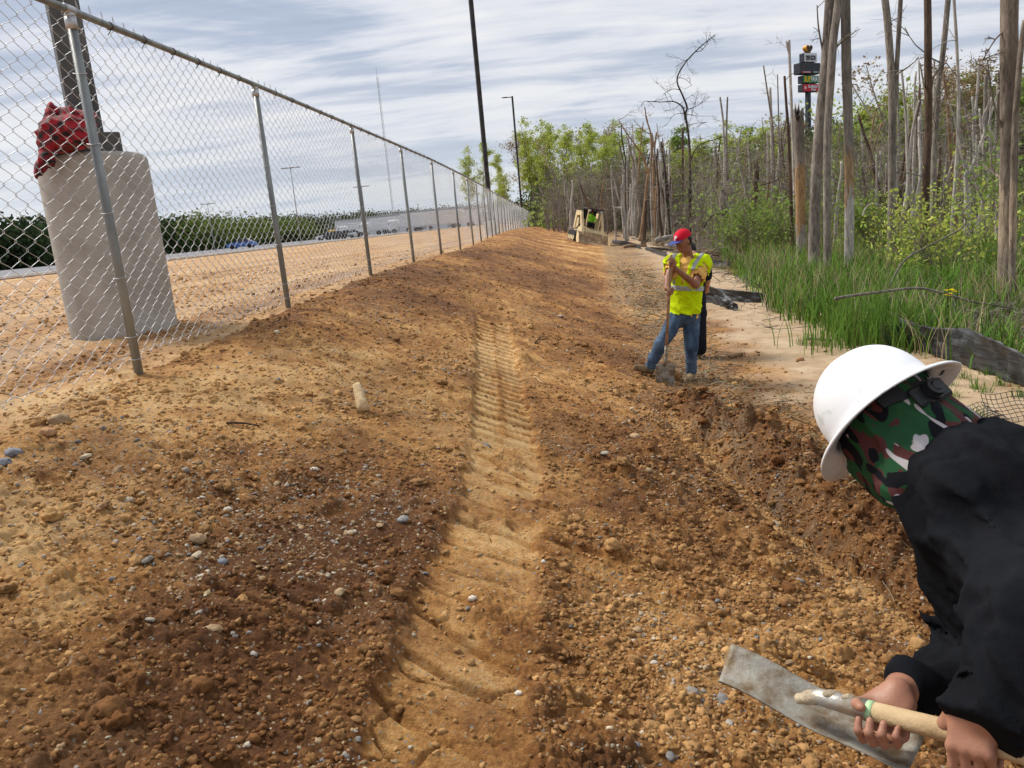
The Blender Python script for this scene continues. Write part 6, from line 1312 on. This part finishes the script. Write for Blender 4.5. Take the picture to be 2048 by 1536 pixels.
for i in range(12): F += [(g2(i, 0, 0), g2(i, 0, 1), g2(i+1, 0, 1), g2(i+1, 0, 0)), (g2(i, 8, 0), g2(i+1, 8, 0), g2(i+1, 8, 1), g2(i, 8, 1))]
for k in range(8): F += [(g2(0, k, 0), g2(0, k+1, 0), g2(0, k+1, 1), g2(0, k, 1)), (g2(12, k, 0), g2(12, k, 1), g2(12, k+1, 1), g2(12, k+1, 0))]
mb = MB(); mb.add(V, F); under(mb.build('blade', M_blade, None, True), s2)
# person behind, mostly hidden
HB_ = 10.0; ft = JB(1392, 690); z0 = float(macro(ft[0], ft[1])); p3 = empty('person', (ft[0], ft[1], z0)); tag(p3, 'person in dark clothes mostly hidden behind the worker in the red cap', 'person')
b = S(); fw = unit(FH+CX*.2); fw[2] = 0; pe = JB(1388, 622); nk3 = JB(1384, 518, .22); hd3 = nk3+np.array([0, 0, .10])+FH*.12; R3 = np.stack([np.cross(fw, upv), fw, upv], 1); head_parts(b, hd3, R3); b.cone(hd3, nk3, .05, .055, .03); b.chain([pe, nk3], [.12, .10], .05)
sR, sL = nk3+R3[:, 0]*.17-upv*.06, nk3-R3[:, 0]*.17-upv*.06; arms = []
for s_, q in ((sR, 1), (sL, -1)): e_ = s_+R3[:, 0]*q*.02-upv*.25+fw*.06; w_ = e_-upv*.14+fw*.2; b.cone(nk3-upv*.04, s_, .05, .05, .04); b.chain([s_, e_, w_, w_+fw*.08-upv*.02, w_+fw*.14-upv*.05], [.05, .04, .028, .033, .018], .02); arms.append((s_, e_))
L3 = []
for q in (-1, 1): h_ = pe+R3[:, 0]*q*.055-upv*.05; k_ = h_-upv*.40+fw*.03; a_ = np.array([k_[0], k_[1], z0+.08]); b.chain([h_, k_, a_], [.08, .055, .04], .03); b.cone(a_, a_+fw*.15-upv*.04, .04, .03, .01); L3.append((h_, k_, a_))
solid('body', b, .009, SK2, p3)
t = S(); t.chain([pe+upv*.02, nk3-upv*.10], [.155, .165], .08); 
for s_, e_ in arms: t.cone(s_, s_+(e_-s_)*.7, .085, .07, .05)
t.ell(nk3+upv*.05, (.07, .07, .06), None, .01, 's'); t.disp(folds(9, .008, 5)); solid('shirt', t, .01, M_navy, p3)
t = S(); t.ell(pe-upv*.03, (.165, .13, .12), R3, .03)
for h_, k_, a_ in L3: t.cone(h_, k_-upv*.06, .10, .09, .03)
solid('shorts', t, .01, M_navy, p3)
t = S(); t.ell(hd3+upv*.03-fw*.015, (.088, .105, .095), R3, .01); t.plane(hd3-upv*.01, -upv); solid('hair', t, .008, M_hair, p3)
for h_, k_, a_ in L3: t = S(); t.cone(a_+upv*.05, a_-upv*.03, .048, .048, .02); t.cone(a_-upv*.04, a_+fw*.16-upv*.045, .045, .035, .02); solid('boot', t, .009, M_boot, p3)
# ------------------------------------------------------------------ loader
M_cat = mat('dusty_tan_machine_paint', (.74, .58, .33), .65, 0, .12, 3, .15, 30, .3, col2=(.60, .46, .26)); M_bk = mat('machine_black', (.03, .03, .028), .6); M_bucket = mat('worn_bucket_steel', (.46, .32, .19), .7, .1, .2, 4)
lx, ly = [float(q) for q in gp(1172, 486)[:2]]
lz = float(macro(lx, ly)); sl_ = (float(macro(lx+.9, ly))-float(macro(lx-.9, ly)))/1.8; print('loader', lx, ly, lz, sl_)
ld = empty('track_loader', (lx, ly, lz+.02)); ld.rotation_euler = (0, math.atan(-sl_)*1.0, radians(180+16)); tag(ld, 'tan compact track loader tilted on the bank with its wide bucket lowered', 'loader')
ld.rotation_mode = 'XYZ'; ld.matrix_world = Matrix.Translation((lx, ly, lz+.02)) @ Matrix.Rotation(.27, 4, 'Y') @ Matrix.Rotation(radians(180+14), 4, 'Z') @ Matrix.Scale(.92, 4); ld.rotation_euler = ld.matrix_world.to_euler()
def pt(name, m, f, par=None, sm=False): mb = MB(); f(mb); return mb.build(name, m, par if par is not None else ld, sm)
# local: +y forward (towards the bucket), x right, z up
for q in (-1, 1):
    def tr(mb): P_ = [(-.95, .22), (-.80, .05), (.62, .0), (.88, .14), (.92, .40), (.72, .56), (-.20, .66), (-.80, .60), (-1.0, .42)]; mb.prism([(a, b_) for a, b_ in P_], q*.86-.19, q*.86+.19, (np.array([[0, 1, 0], [1, 0, 0], [0, 0, 1]]), (0, 0, 0)))
    tk = pt('track', M_tyre, tr)
    for yy in (-.6, -.2, .2, .6): pt('track_wheel', M_cat, lambda mb: mb.tube([(q*1.05, yy, .2), (q*1.07, yy, .2)], .15, 14), tk)
def bodyf(mb): mb.prism([(-1.15, .35), (-1.15, 1.25), (-.95, 1.45), (-.45, 1.45), (-.35, 1.0), (.75, .85), (.95, .70), (.95, .30)], -.66, .66, (np.array([[0, 1, 0], [1, 0, 0], [0, 0, 1]]), (0, 0, 0)))
pt('body', M_cat, bodyf)
for q in (-1, 1):
    for yy in (-.55, .72): pt('cab_post', M_bk if yy < 0 else M_cat, lambda mb: mb.box((q*.42, yy, 1.48), (.07, .08, 1.25), None, .01))
pt('cab_roof', M_bk, lambda mb: mb.box((0, .08, 2.12), (.98, 1.5, .07), None, .02)); pt('rear_screen', M_bk, lambda mb: mb.box((0, -.56, 1.6), (.8, .03, .9), None, .01)); pt('seat', M_bk, lambda mb: (mb.box((0, -.05, 1.08), (.5, .5, .14), None, .04), mb.box((0, -.30, 1.4), (.48, .12, .6), None, .04)))
for q in (-1, 1):
    def arm(mb): mb.prism([(-1.05, 1.55), (-.95, 1.92), (.05, 1.92), (1.22, .62), (1.30, .25), (1.08, .25), (.98, .50), (-.02, 1.66), (-.85, 1.58)], q*.66-.07, q*.66+.07, (np.array([[0, 1, 0], [1, 0, 0], [0, 0, 1]]), (0, 0, 0)))
    pt('lift_arm', M_cat, arm); pt('cylinder', M_bk, lambda mb: mb.tube([(q*.66, -.6, .75), (q*.66, .35, 1.2)], .05, 8)); pt('headlight', M_lens, lambda mb: mb.tube([(q*.38, .80, 2.02), (q*.38, .86, 2.02)], .07, 12))
pt('tower', M_cat, lambda mb: (mb.box((-.66, -1.0, 1.32), (.16, .34, 1.15), None, .03), mb.box((.66, -1.0, 1.32), (.16, .34, 1.15), None, .03), mb.box((0, -1.02, 1.5), (1.2, .3, .25), None, .03)))
def bucket(mb):
    pr_ = [(1.15, .62), (1.20, .66), (1.30, .22), (1.55, .03), (2.0, .0), (2.0, .03), (1.58, .08), (1.36, .26), (1.20, .66)]
    mb.prism([(1.15, .64), (1.20, .66), (1.32, .24), (1.56, .06), (2.0, .03), (2.0, .0), (1.52, .0), (1.24, .18)], -1.0, 1.0, (np.array([[0, 1, 0], [1, 0, 0], [0, 0, 1]]), (0, 0, 0)))
pt('bucket', M_bucket, bucket)
for q in (-1, 1): pt('bucket_side', M_cat, lambda mb: mb.prism([(1.15, .64), (1.24, .66), (1.62, .50), (1.98, .06), (1.98, .0), (1.5, .0), (1.22, .18)], q*1.015-.015, q*1.015+.015, (np.array([[0, 1, 0], [1, 0, 0], [0, 0, 1]]), (0, 0, 0))))
LW = ld.matrix_world
def lw(x, y, z): return np.array(LW @ Vector((x, y, z)))
LR = np.array(LW.to_3x3())/.92; op = empty('person', tuple(lw(0, 0, 1.15))); tag(op, 'operator in a bright green hooded top seated in the track loader', 'person')
b = S(); head_parts(b, lw(.02, .10, 1.92), LR); b.chain([lw(0, -.05, 1.22), lw(0, .02, 1.75)], [.12, .10], .04)
for q in (-1, 1): b.chain([lw(q*.18, .02, 1.66), lw(q*.27, .22, 1.42), lw(q*.2, .5, 1.40), lw(q*.2, .58, 1.40)], [.05, .04, .03, .035], .02); b.chain([lw(q*.10, 0, 1.22), lw(q*.13, .45, 1.2), lw(q*.13, .55, .95), lw(q*.13, .66, .93)], [.08, .055, .04, .035], .02)
solid('body', b, .014, SK1, op); b = S(); b.chain([lw(0, -.05, 1.22), lw(0, .02, 1.62)], [.18, .175], .06); b.ell(lw(0, 0, 1.76), (.13, .13, .09), LR, .04)
for q in (-1, 1): b.chain([lw(q*.18, .02, 1.66), lw(q*.27, .22, 1.42), lw(q*.2, .46, 1.40)], [.085, .07, .05], .03)
solid('hooded_top', b, .014, clothmat('bright_green_cloth', (.30, .78, .04)), op); b = S()
for q in (-1, 1): b.chain([lw(q*.08, 0, 1.22), lw(q*.13, .45, 1.2), lw(q*.13, .55, .97)], [.11, .08, .06], .03)
solid('trousers', b, .016, M_navy, op); b = S(); b.ell(lw(.02, .08, 1.94), (.115, .125, .14), LR, .01); b.ell(lw(.02, .20, 1.92), (.06, .06, .08), LR, .01, 's'); solid('dark_hood', b, .012, M_bk, op)
for q in (-1, 1): pt('boot', M_bk, lambda mb: None) if False else None
# ------------------------------------------------------------------ red plaid jacket over the concrete base
def plaid():
    m, t, b = newmat('red_black_plaid'); l = t.links.new; g = N(t, 'ShaderNodeNewGeometry'); s_ = N(t, 'ShaderNodeSeparateXYZ'); mp = N(t, 'ShaderNodeMapping'); mp.inputs['Rotation'].default_value = (.2, .35, .6); n = N(t, 'ShaderNodeTexNoise', i_Scale=5., i_Detail=2.); l(g.outputs['Position'], n.inputs['Vector']); v = N(t, 'ShaderNodeVectorMath', operation='MULTIPLY_ADD'); v.inputs[1].default_value = (.12, .12, .12); l(n.outputs['Color'], v.inputs[0]); l(g.outputs['Position'], v.inputs[2]); l(v.outputs[0], mp.inputs[0]); l(mp.outputs[0], s_.inputs[0])
    o_ = []
    for k in (0, 2):
        a = N(t, 'ShaderNodeMath', operation='MULTIPLY', i_1=11.); l(s_.outputs[k], a.inputs[0]); f = N(t, 'ShaderNodeMath', operation='FRACT'); l(a.outputs[0], f.inputs[0]); c_ = N(t, 'ShaderNodeMath', operation='GREATER_THAN', i_1=.55); l(f.outputs[0], c_.inputs[0]); o_.append(c_)
    sm_ = N(t, 'ShaderNodeMath', operation='ADD'); l(o_[0].outputs[0], sm_.inputs[0]); l(o_[1].outputs[0], sm_.inputs[1]); h_ = N(t, 'ShaderNodeMath', operation='MULTIPLY', i_1=.5); l(sm_.outputs[0], h_.inputs[0]); r_ = ramp(t, [(0, (.33, .008, .018)), (.5, (.13, .005, .010)), (1, (.010, .006, .008))]); l(h_.outputs[0], r_.inputs[0]); l(r_.outputs[0], b.inputs['Base Color']); b.inputs['Roughness'].default_value = .95; b.inputs['Sheen Weight'].default_value = .15; return m
WJ = float(((np.array([PIER[0], PIER[1], PIERTOP])-CP) @ CZ)); jp = lambda px, py, d=0.: at(px, py, WJ-.30+d)
ja = empty('jacket', tuple(jp(130, 300))); tag(ja, 'red and black plaid jacket draped over the concrete base of the nearest light pole', 'jacket')
b = S(); b.ell(jp(135, 262, -.22), (.20, .16, .15), None, .06); b.ell(jp(112, 285, -.20), (.16, .15, .12), None, .06); b.ell(jp(165, 275, -.22), (.13, .12, .11), None, .05); b.chain([jp(98, 225, -.2), jp(92, 275, -.25), jp(92, 318, -.30), jp(80, 345, -.32)], [.05, .085, .065, .05], .04); b.chain([jp(100, 215, -.15), jp(140, 228, -.18), jp(178, 240, -.15), jp(190, 262, -.2)], [.045, .06, .06, .04], .04)
b.disp(folds(5, .020, 61)); b.disp(folds(10, .006, 66)); solid('jacket_cloth', b, .010, plaid(), ja, 4)
# ------------------------------------------------------------------ tall roadside sign
M_sdark = mat('sign_cabinet_dark', (.035, .042, .055), .5); M_sw = mat('sign_white_face', (.78, .80, .82), .5, 0, .02); M_sg = mat('sign_green_face', (.01, .20, .07), .5, 0, .05); M_sr = mat('sign_red_face', (.60, .02, .04), .5, 0, .05); M_yl = mat('sign_yellow', (.80, .52, .02), .5, 0, .03); M_or = mat('sign_orange', (.75, .36, .04), .5)
hS = 120.; px2m = hS/1538*1.0
base = ath(1618, 440, hS); base[2] = float(macro(base[0], base[1])); sg = empty('roadside_sign', tuple(base)); 
fwd = unit(-FH*.88-CX*.0+np.array([0, 0, 0])); yaw_s = radians(28); cxx = unit(np.array([CX[0], CX[1], 0])); sxv = unit(cxx*cos(yaw_s)+FH*sin(yaw_s)*1.0); syv = np.array([-sxv[1], sxv[0], 0.])   # sign face along sxv, depth along syv
tag(sg, 'tall dark pylon sign with stacked boxes and a yellow heart on top, among the trees', 'sign')
RS = np.stack([sxv, syv, upv], 1)
def zat(py): return float(ath(1618, py, hS)[2])-base[2]
def sbox(name, x0, x1, y0, y1, dep, m):
    w_ = (x1-x0)*px2m; c_ = ((x0+x1)/2-1617)*px2m/cos(yaw_s)*.9; z0_, z1_ = zat(y1), zat(y0); mb = MB(); wv = max(.3, (w_-dep*sin(yaw_s))/cos(yaw_s)); mb.box(RS @ np.array([c_, 0, 0])+[0, 0, (z0_+z1_)/2], (wv, dep, z1_-z0_), RS, .05); o = mb.build(name, m, sg); return o, c_, wv, (z0_+z1_)/2, z1_-z0_
def sface(par, c_, wv, zc, h_, dep, m, fx0=0., fx1=1., fy0=0., fy1=1., name='face', lift=.03):
    mb = MB(); xc = c_+(-.5+(fx0+fx1)/2)*wv; mb.box(RS @ np.array([xc, -dep/2-lift/2, 0])+[0, 0, zc+h_*(-.5+(fy0+fy1)/2)], (wv*(fx1-fx0)*.97, lift, h_*(fy1-fy0)*.94), RS); return mb.build(name, m, par)
def stext(par, txt, c_, zc, dep, size, m, sx_=1., lift=.05, bold=.0, name='lettering', shear=0.):
    M_ = Matrix([[*a] for a in np.stack([sxv, upv, -syv], 1)]).to_4x4(); M_.translation = Vector(RS @ np.array([c_, -dep/2-lift, 0])+[0, 0, zc]); return text_mesh(name, txt, size, M_, m, par, .01, sx_, bold, shear)
mb = MB(); mb.box((0, 0, zat(90)/2-.6), (.62, .62, zat(90)-.2), RS, .04); mb.build('pole', M_sdark, sg)
D_ = .95
o, c_, w_, zc, h_ = sbox('sign_box', 1600, 1636, 107, 125, D_, M_sdark); sface(o, c_, w_, zc, h_, D_, M_sw); stext(o, 'OPEN SOON', c_-.05, zc-.10, D_, .90, M_sdark, .40, bold=.045)
o, c_, w_, zc, h_ = sbox('sign_box', 1587, 1643, 127, 149, D_*1.3, M_sdark); sface(o, c_, w_, zc, h_, D_*1.3, M_sr, .08, .52, .06, .22); stext(o, 'UNLEADED', c_-w_*.2, zc-h_*.36, D_*1.3, .30, M_sw, 1.0, .08); stext(o, 'DIESEL #2', c_+w_*.27, zc-h_*.36, D_*1.3, .30, M_sw, .9, .08)
o, c_, w_, zc, h_ = sbox('sign_box', 1596, 1642, 152, 167, D_, M_sdark); sface(o, c_, w_, zc, h_, D_, M_sg); stext(o, 'SUB', c_-w_*.23, zc-.02, D_, 1.06, M_yl, .78, bold=.03, shear=.15); stext(o, 'WAY', c_+w_*.23, zc-.02, D_, 1.06, M_sw, .78, bold=.03, shear=.15)
o, c_, w_, zc, h_ = sbox('sign_box', 1596, 1642, 169, 184, D_, M_sdark); sface(o, c_, w_, zc, h_, D_, M_sr); stext(o, "Godfather's", c_+w_*.12, zc+h_*.16, D_, .60, M_sw, .80, bold=.015); stext(o, 'Pizza', c_+w_*.12, zc-h_*.24, D_, .54, M_sw, .9, bold=.015)
mb = MB(); pts = [(cos(t)*.30*(1 if k % 2 == 0 else .42), sin(t)*.30*(1 if k % 2 == 0 else .42)) for k, t in enumerate(np.linspace(0, 2*pi, 11)[:-1])]; mb.prism([(a+c_-w_*.36, b_+zc) for a, b_ in pts], -D_/2-.06, -D_/2-.03, (RS, (0, 0, 0))); mb.build('star', M_sw, o)
def heart(sc): return [(sc*16*sin(t)**3/16, sc*(13*cos(t)-5*cos(2*t)-2*cos(3*t)-cos(4*t))/16) for t in np.linspace(0, 2*pi, 40)[:-1]]
zh = zat(98); mb = MB(); mb.prism([(a, b_+zh) for a, b_ in heart(.68)], -.35, .35, (RS, (0, 0, 0))); hh_ = mb.build('heart', M_or, sg); mb = MB(); mb.prism([(a, b_+zh) for a, b_ in heart(.58)], -.40, -.36, (RS, (0, 0, 0))); mb.build('heart_face', mat('sign_dark_face', (.06, .045, .03), .5), hh_)
# ------------------------------------------------------------------ silt fence and plastic
def fabric(name, label, top, bot, hT, cat='silt fence', m=None, wob=.02, sub=14, rib=0.):
    """top / bot pixel rows; hT metres ahead for each column"""
    T = spline([ath(a, b_, h) for (a, b_), h in zip(top, hT)], sub); Bm = spline([ath(a, b_, h) for (a, b_), h in zip(bot, hT)], sub); n = len(T); nr = 10; V = []
    d = np.gradient(T, axis=0); sN = np.stack([d[:, 1], -d[:, 0], 0*d[:, 0]], -1); sN /= np.linalg.norm(sN, axis=1)[:, None]+1e-9
    for q in (0, 1):
        for i in range(n):
            for k in range(nr+1):
                u = k/nr; p = T[i]*(1-u)+Bm[i]*u; b_ = sin(u*pi)*(.016*sin(i*.9)+.03*sin(i*.23+1))*wob/.02+1.2*wob*noise(np.array([i*.35]), np.array([u*9.]), 9)[0]+rib*sin(i*2.2+u*3); V.append(p+sN[i]*(b_+.002*q))
    F = []; g = lambda i, k, q: q*n*(nr+1)+i*(nr+1)+k
    for i in range(n-1):
        for k in range(nr): F += [(g(i, k, 0), g(i+1, k, 0), g(i+1, k+1, 0), g(i, k+1, 0)), (g(i, k, 1), g(i, k+1, 1), g(i+1, k+1, 1), g(i+1, k, 1))]
    for i in range(n-1): F += [(g(i, 0, 0), g(i, 0, 1), g(i+1, 0, 1), g(i+1, 0, 0)), (g(i, nr, 0), g(i+1, nr, 0), g(i+1, nr, 1), g(i, nr, 1))]
    mb = MB(); mb.add(V, F); o = mb.build(name, m or M_silt, None, True); tag(o, label, cat); return o
def siltmat():
    m, t, b = newmat('black_woven_fabric'); l = t.links.new; g = N(t, 'ShaderNodeNewGeometry'); mp = N(t, 'ShaderNodeMapping'); mp.inputs['Scale'].default_value = (1.5, 1.5, 42); mp.inputs['Rotation'].default_value = (0, 0, 0); l(g.outputs['Position'], mp.inputs[0])
    n = N(t, 'ShaderNodeTexNoise', i_Scale=1., i_Detail=6., i_Roughness=.7); l(mp.outputs[0], n.inputs['Vector']); r = ramp(t, [(.42, (.013, .014, .016)), (.58, (.05, .052, .055)), (.80, (.075, .075, .078))]); l(n.outputs['Fac'], r.inputs[0]); l(r.outputs[0], b.inputs['Base Color']); b.inputs['Roughness'].default_value = .5; bp = N(t, 'ShaderNodeBump', i_Strength=.6, i_Distance=.01); l(n.outputs['Fac'], bp.inputs['Height']); l(bp.outputs[0], b.inputs['Normal']); return m
M_silt = siltmat()
def hz(px, py): return float(gp(px, py) @ FH)
bots = [(1800, 690), (1866, 712), (1921, 730), (1988, 755), (2060, 780), (2160, 815)]; tops = [(1800, 636), (1861, 654), (1931, 657), (1974, 673), (2050, 708), (2150, 745)]
fabric('silt_fence', 'sagging black silt fence running to the right edge behind the sand', tops, bots, [hz(*q) for q in bots], wob=.03)
bots = [(1690, 640), (1760, 668), (1820, 697)]; tops = [(1690, 606), (1759, 620), (1818, 640)]
fabric('silt_fence', 'dark silt fence stretch sunk among the reeds behind the hard hat', tops, bots, [hz(*q)+.15 for q in bots], wob=.03)
bots = [(1395, 600), (1440, 612), (1470, 622)]; tops = [(1395, 566), (1435, 578), (1470, 606)]
fabric('ribbed_fabric', 'ribbed collapsed black fabric lying right of the worker in the vest', tops, bots, [hz(*q) for q in bots], 'silt fence', None, .04, 20, .012)
bots = [(1420, 590), (1470, 606), (1530, 608)]; tops = [(1420, 575), (1468, 580), (1530, 586)]
fabric('silt_fence', 'flattened dark silt fence leading into the reeds right of the worker', tops, bots, [hz(*q)+.2 for q in bots], wob=.03)
for bots, tops, lb in (([(1225, 487), (1255, 492), (1283, 499)], [(1225, 479), (1255, 483), (1283, 491)], 'grey silt fence strip beyond the loader, leftmost of the far ones'), ([(1292, 500), (1312, 508), (1335, 515)], [(1292, 493), (1312, 498), (1335, 503)], 'grey silt fence strip just left of the red cap worker'), ([(1408, 527), (1432, 531), (1460, 533)], [(1408, 515), (1432, 519), (1460, 523)], 'dark silt fence strip just right of the worker in the vest at chest height')):
    fabric('silt_fence', lb, tops, bots, [hz(*q) for q in bots], wob=.03)
# plastic grid scraps
M_grid = mat('black_plastic_grid', (.02, .02, .02), .5)
def grid_scrap(px, py, w_, h_, tilt, label, cells=(9, 7), up=False):
    p = gp(px, py); e = empty('plastic_grid', (p[0], p[1], p[2]+.01)); e.rotation_euler = (radians(tilt), 0, random.uniform(-.3, .3)); tag(e, label, 'plastic grid'); mb = MB(); f = lambda u, v: (u*w_, v*h_, .02*sin(u*7)+.02*sin(v*5+1)+.01)
    for i in range(cells[0]+1): mb.tube([f(i/cells[0]-.5, v) for v in np.linspace(0, 1, 8)], .0032, 4, False)
    for j in range(cells[1]+1): mb.tube([f(u-.5, j/cells[1]) for u in np.linspace(0, 1, 10)], .0032, 4, False)
    mb.build('grid_mesh', M_grid, e)
grid_scrap(1985, 850, .30, .26, 25, 'scrap of black plastic grid on the sand, left one'); grid_scrap(2030, 850, .36, .32, 40, 'scrap of black plastic grid on the sand at the right edge, larger'); grid_scrap(1825, 700, .75, .32, 80, 'upright plastic grid behind the hard hat in front of the silt fence', (16, 7))
# ------------------------------------------------------------------ logs, wood, stones
def log(name, a, b_, r0, r1, m, label, cat='log', bend=.03, sides=12):
    a, b_ = np.array(a, float), np.array(b_, float); n = 9; P = [a+(b_-a)*t+rv(.0)*0+np.array([0, 0, bend*sin(t*pi)])+rv(bend*.25) for t in np.linspace(0, 1, n)]; r = np.linspace(r0, r1, n)[:, None]*(1+.12*RNG.normal(size=(n, sides)).clip(-1, 1)); mb = MB(); v, f = tube_np(np.array(P), r, sides); mb.add(v, f); o = mb.build(name, BK[m] if isinstance(m, str) else m, None, True); tag(o, label, cat); return o
M_split = mat('split_pale_wood', (.66, .50, .28), .85, 0, .15, 14, .5, 60, col2=(.48, .33, .17), stretch=(3, 3, .6)); M_muddy = mat('mud_caked_wood', (.40, .22, .09), .95, 0, .2, 20, .7, 60, col2=(.26, .13, .05))
def wedge(px0, py0, px1, py1, r0, r1, m, name, label, cat, up0=.0, up1=.0):
    a, b_ = gp(px0, py0), gp(px1, py1); a = np.array([a[0], a[1], G(a[0], a[1])+r0*.4+up0]); b_ = np.array([b_[0], b_[1], G(b_[0], b_[1])+r1*.4+up1]); return log(name, a, b_, r0, r1, m, label, cat, .006, 7)
wedge(728, 832, 720, 815, .045, .030, M_split, 'wood_chunk', 'upright chunk of pale splintered wood half buried left of the track', 'wood chunk', 0, .13)
wedge(1815, 1085, 1755, 1025, .045, .022, M_split, 'split_stick', 'pale split piece of wood in the clods beside the black hoodie', 'wood piece', .02, .03)
wedge(1322, 752, 1357, 768, .045, .05, M_muddy, 'muddy_log', 'short mud caked log lying by the blade of the upright shovel', 'log', .03, .03)
wedge(1068, 755, 1085, 768, .006, .005, M_split, 'small_stick', 'small pale stick right of the upper end of the track', 'stick', .01, .01)
wedge(455, 852, 520, 856, .008, .005, 'brown', 'small_stick', 'thin brown stick in the tan soil left of the wood chunk', 'stick', .01, .01)
wedge(1610, 680, 1662, 684, .022, .015, 'grey', 'small_log', 'short grey stick lying on the sand left of the hard hat', 'stick', .01, .01)
wedge(1460, 720, 1485, 713, .03, .022, 'tan', 'small_log', 'stubby pale branch in the litter right of the jeans', 'stick', .01, .01)
p = gp(1070, 690); sm_ = MB()
for k in range(5): limb(sm_, np.array([p[0], p[1], G(p[0], p[1])]), np.array([random.gauss(.4, .5), random.gauss(-.2, .3), .7]), .16, .006, 1, 4, kink=.3)
o = sm_.build('root_piece', BK['brown'], None, True); tag(o, 'dark twisted root sticking out right of the track top', 'root')
LG = [(1248, 497, 1293, 491, .09, .07, 'tan', 'long pale pole lying on the ground right of the loader bucket'), (1312, 487, 1352, 473, .16, .12, 'pale', 'thick pale log propped on the brush pile left of the red cap'), (1300, 503, 1348, 502, .10, .08, 'brown', 'dark log lying low left of the red cap'), (1410, 509, 1450, 506, .09, .08, 'tan', 'straight pale log right of the worker shoulder'), (1232, 474, 1258, 479, .08, .06, 'grey', 'grey log at the wood edge right of the loader'), (1318, 478, 1345, 488, .12, .10, 'tan', 'tan log crossing below the propped one'), (1285, 494, 1297, 478, .07, .05, 'brown', 'short leaning log at the brush pile'), (1360, 496, 1330, 492, .10, .08, 'pale', 'pale log behind the face of the worker'), (1262, 478, 1285, 484, .06, .05, 'pale', 'thin pale log left of the brush pile'), (1420, 516, 1440, 514, .06, .05, 'brown', 'small dark log below the straight pale one')]
for x0, y0, x1, y1, r0, r1, m, lb in LG:
    a, b_ = gp(x0, y0), gp(x1, y1); a = a+[0, 0, r0]; hh2 = float(a @ FH); b2 = ath(x1, y1, hh2+.3); log('log', a, b2, r0, r1, m, lb)
def stone(px, py, r, col, label):
    p = gp(px, py); iv, iff = ico(2); v = iv*(1+.10*RNG.normal(size=(len(iv), 1)))*np.array([1, .8, .6])*r+np.array([p[0], p[1], G(p[0], p[1])+r*.3]); o = mesh_np('stone', v, iff, col, None, False); tag(o, label, 'stone')
M_sa = mat('pale_stone', (.62, .56, .46), .8, 0, .1, 12); M_sb = mat('orange_rock', (.44, .24, .12), .9, 0, .15, 10); M_sc = mat('blue_grey_rock', (.24, .25, .27), .8, 0, .12, 10); M_sd = mat('tan_rock', (.46, .31, .17), .9, 0, .15, 10, .5, 60)
for a in [(1090, 1137, .015, M_sa, 'white pebble on the right edge of the smooth track'), (945, 1197, .017, M_sa, 'grey-white pebble on the middle of the smooth track'), (1037, 1385, .013, M_sa, 'white pebble low on the smooth track near the bottom'), (1275, 1262, .02, M_sd, 'lone rounded tan stone right of the track'), (1270, 878, .05, M_sd, 'large clod-like rock in the rough soil right of the track'), (1308, 1327, .014, M_sa, 'cream flat stone left of the shovel blade'),
          (98, 885, .045, M_sb, 'orange angular rock at the left below the fence'), (120, 848, .06, M_sd, 'flat brown rock slab at the left below the fence'), (28, 915, .04, M_sc, 'blue grey rock at the left edge'), (8, 935, .04, M_sc, 'second blue grey rock at the left edge, lower'), (456, 1022, .02, M_sa, 'pale stone in the gravel patch'), (395, 1080, .035, M_sd, 'tan rock at the lower edge of the gravel patch'), (445, 1125, .022, M_sc, 'grey stone at the lower tip of the gravel patch'), (630, 945, .022, M_sa, 'white flat stone at the right of the gravel patch'), (1600, 722, .05, M_sb, 'reddish brown clod alone on the sand left of the hard hat')]: stone(*a)

# yellow flowers over the long fallen branch
p = ath(1903, 583, 9.8); z0 = float(macro(p[0], p[1])); e = empty('yellow_flowers', (p[0], p[1], z0)); tag(e, 'cluster of bright yellow flowers beside the long fallen branch', 'flowers'); mb = MB()
for k in range(7): q = np.array([random.gauss(0, .05), random.gauss(0, .05), p[2]-z0+random.gauss(0, .025)]); mb.tube([(q[0]*.4, q[1]*.4, -.05), q], .003, 4, False)
mb.build('stems', LM['reed'], e, True); M_pet = leafmat('yellow_petals', (.85, .68, .02))
for k in range(7):
    c_ = np.array([random.gauss(0, .06), random.gauss(0, .05), p[2]-z0+random.gauss(0, .028)]); mb = MB()
    for q in range(9): a = q*.7; d = np.array([cos(a), sin(a), .35]); u = np.cross(d, [0, 0, 1]); mb.add([c_-u*.004, c_+u*.004, c_+d*.03+u*.008, c_+d*.03-u*.008], [(0, 1, 2, 3)])
    fo_ = mb.build('flower_head', M_pet, e, False); ca = fo_.data.color_attributes.new('tint', 'FLOAT_COLOR', 'POINT'); ca.data.foreach_set('color', np.ones(len(fo_.data.vertices)*4, np.float32))
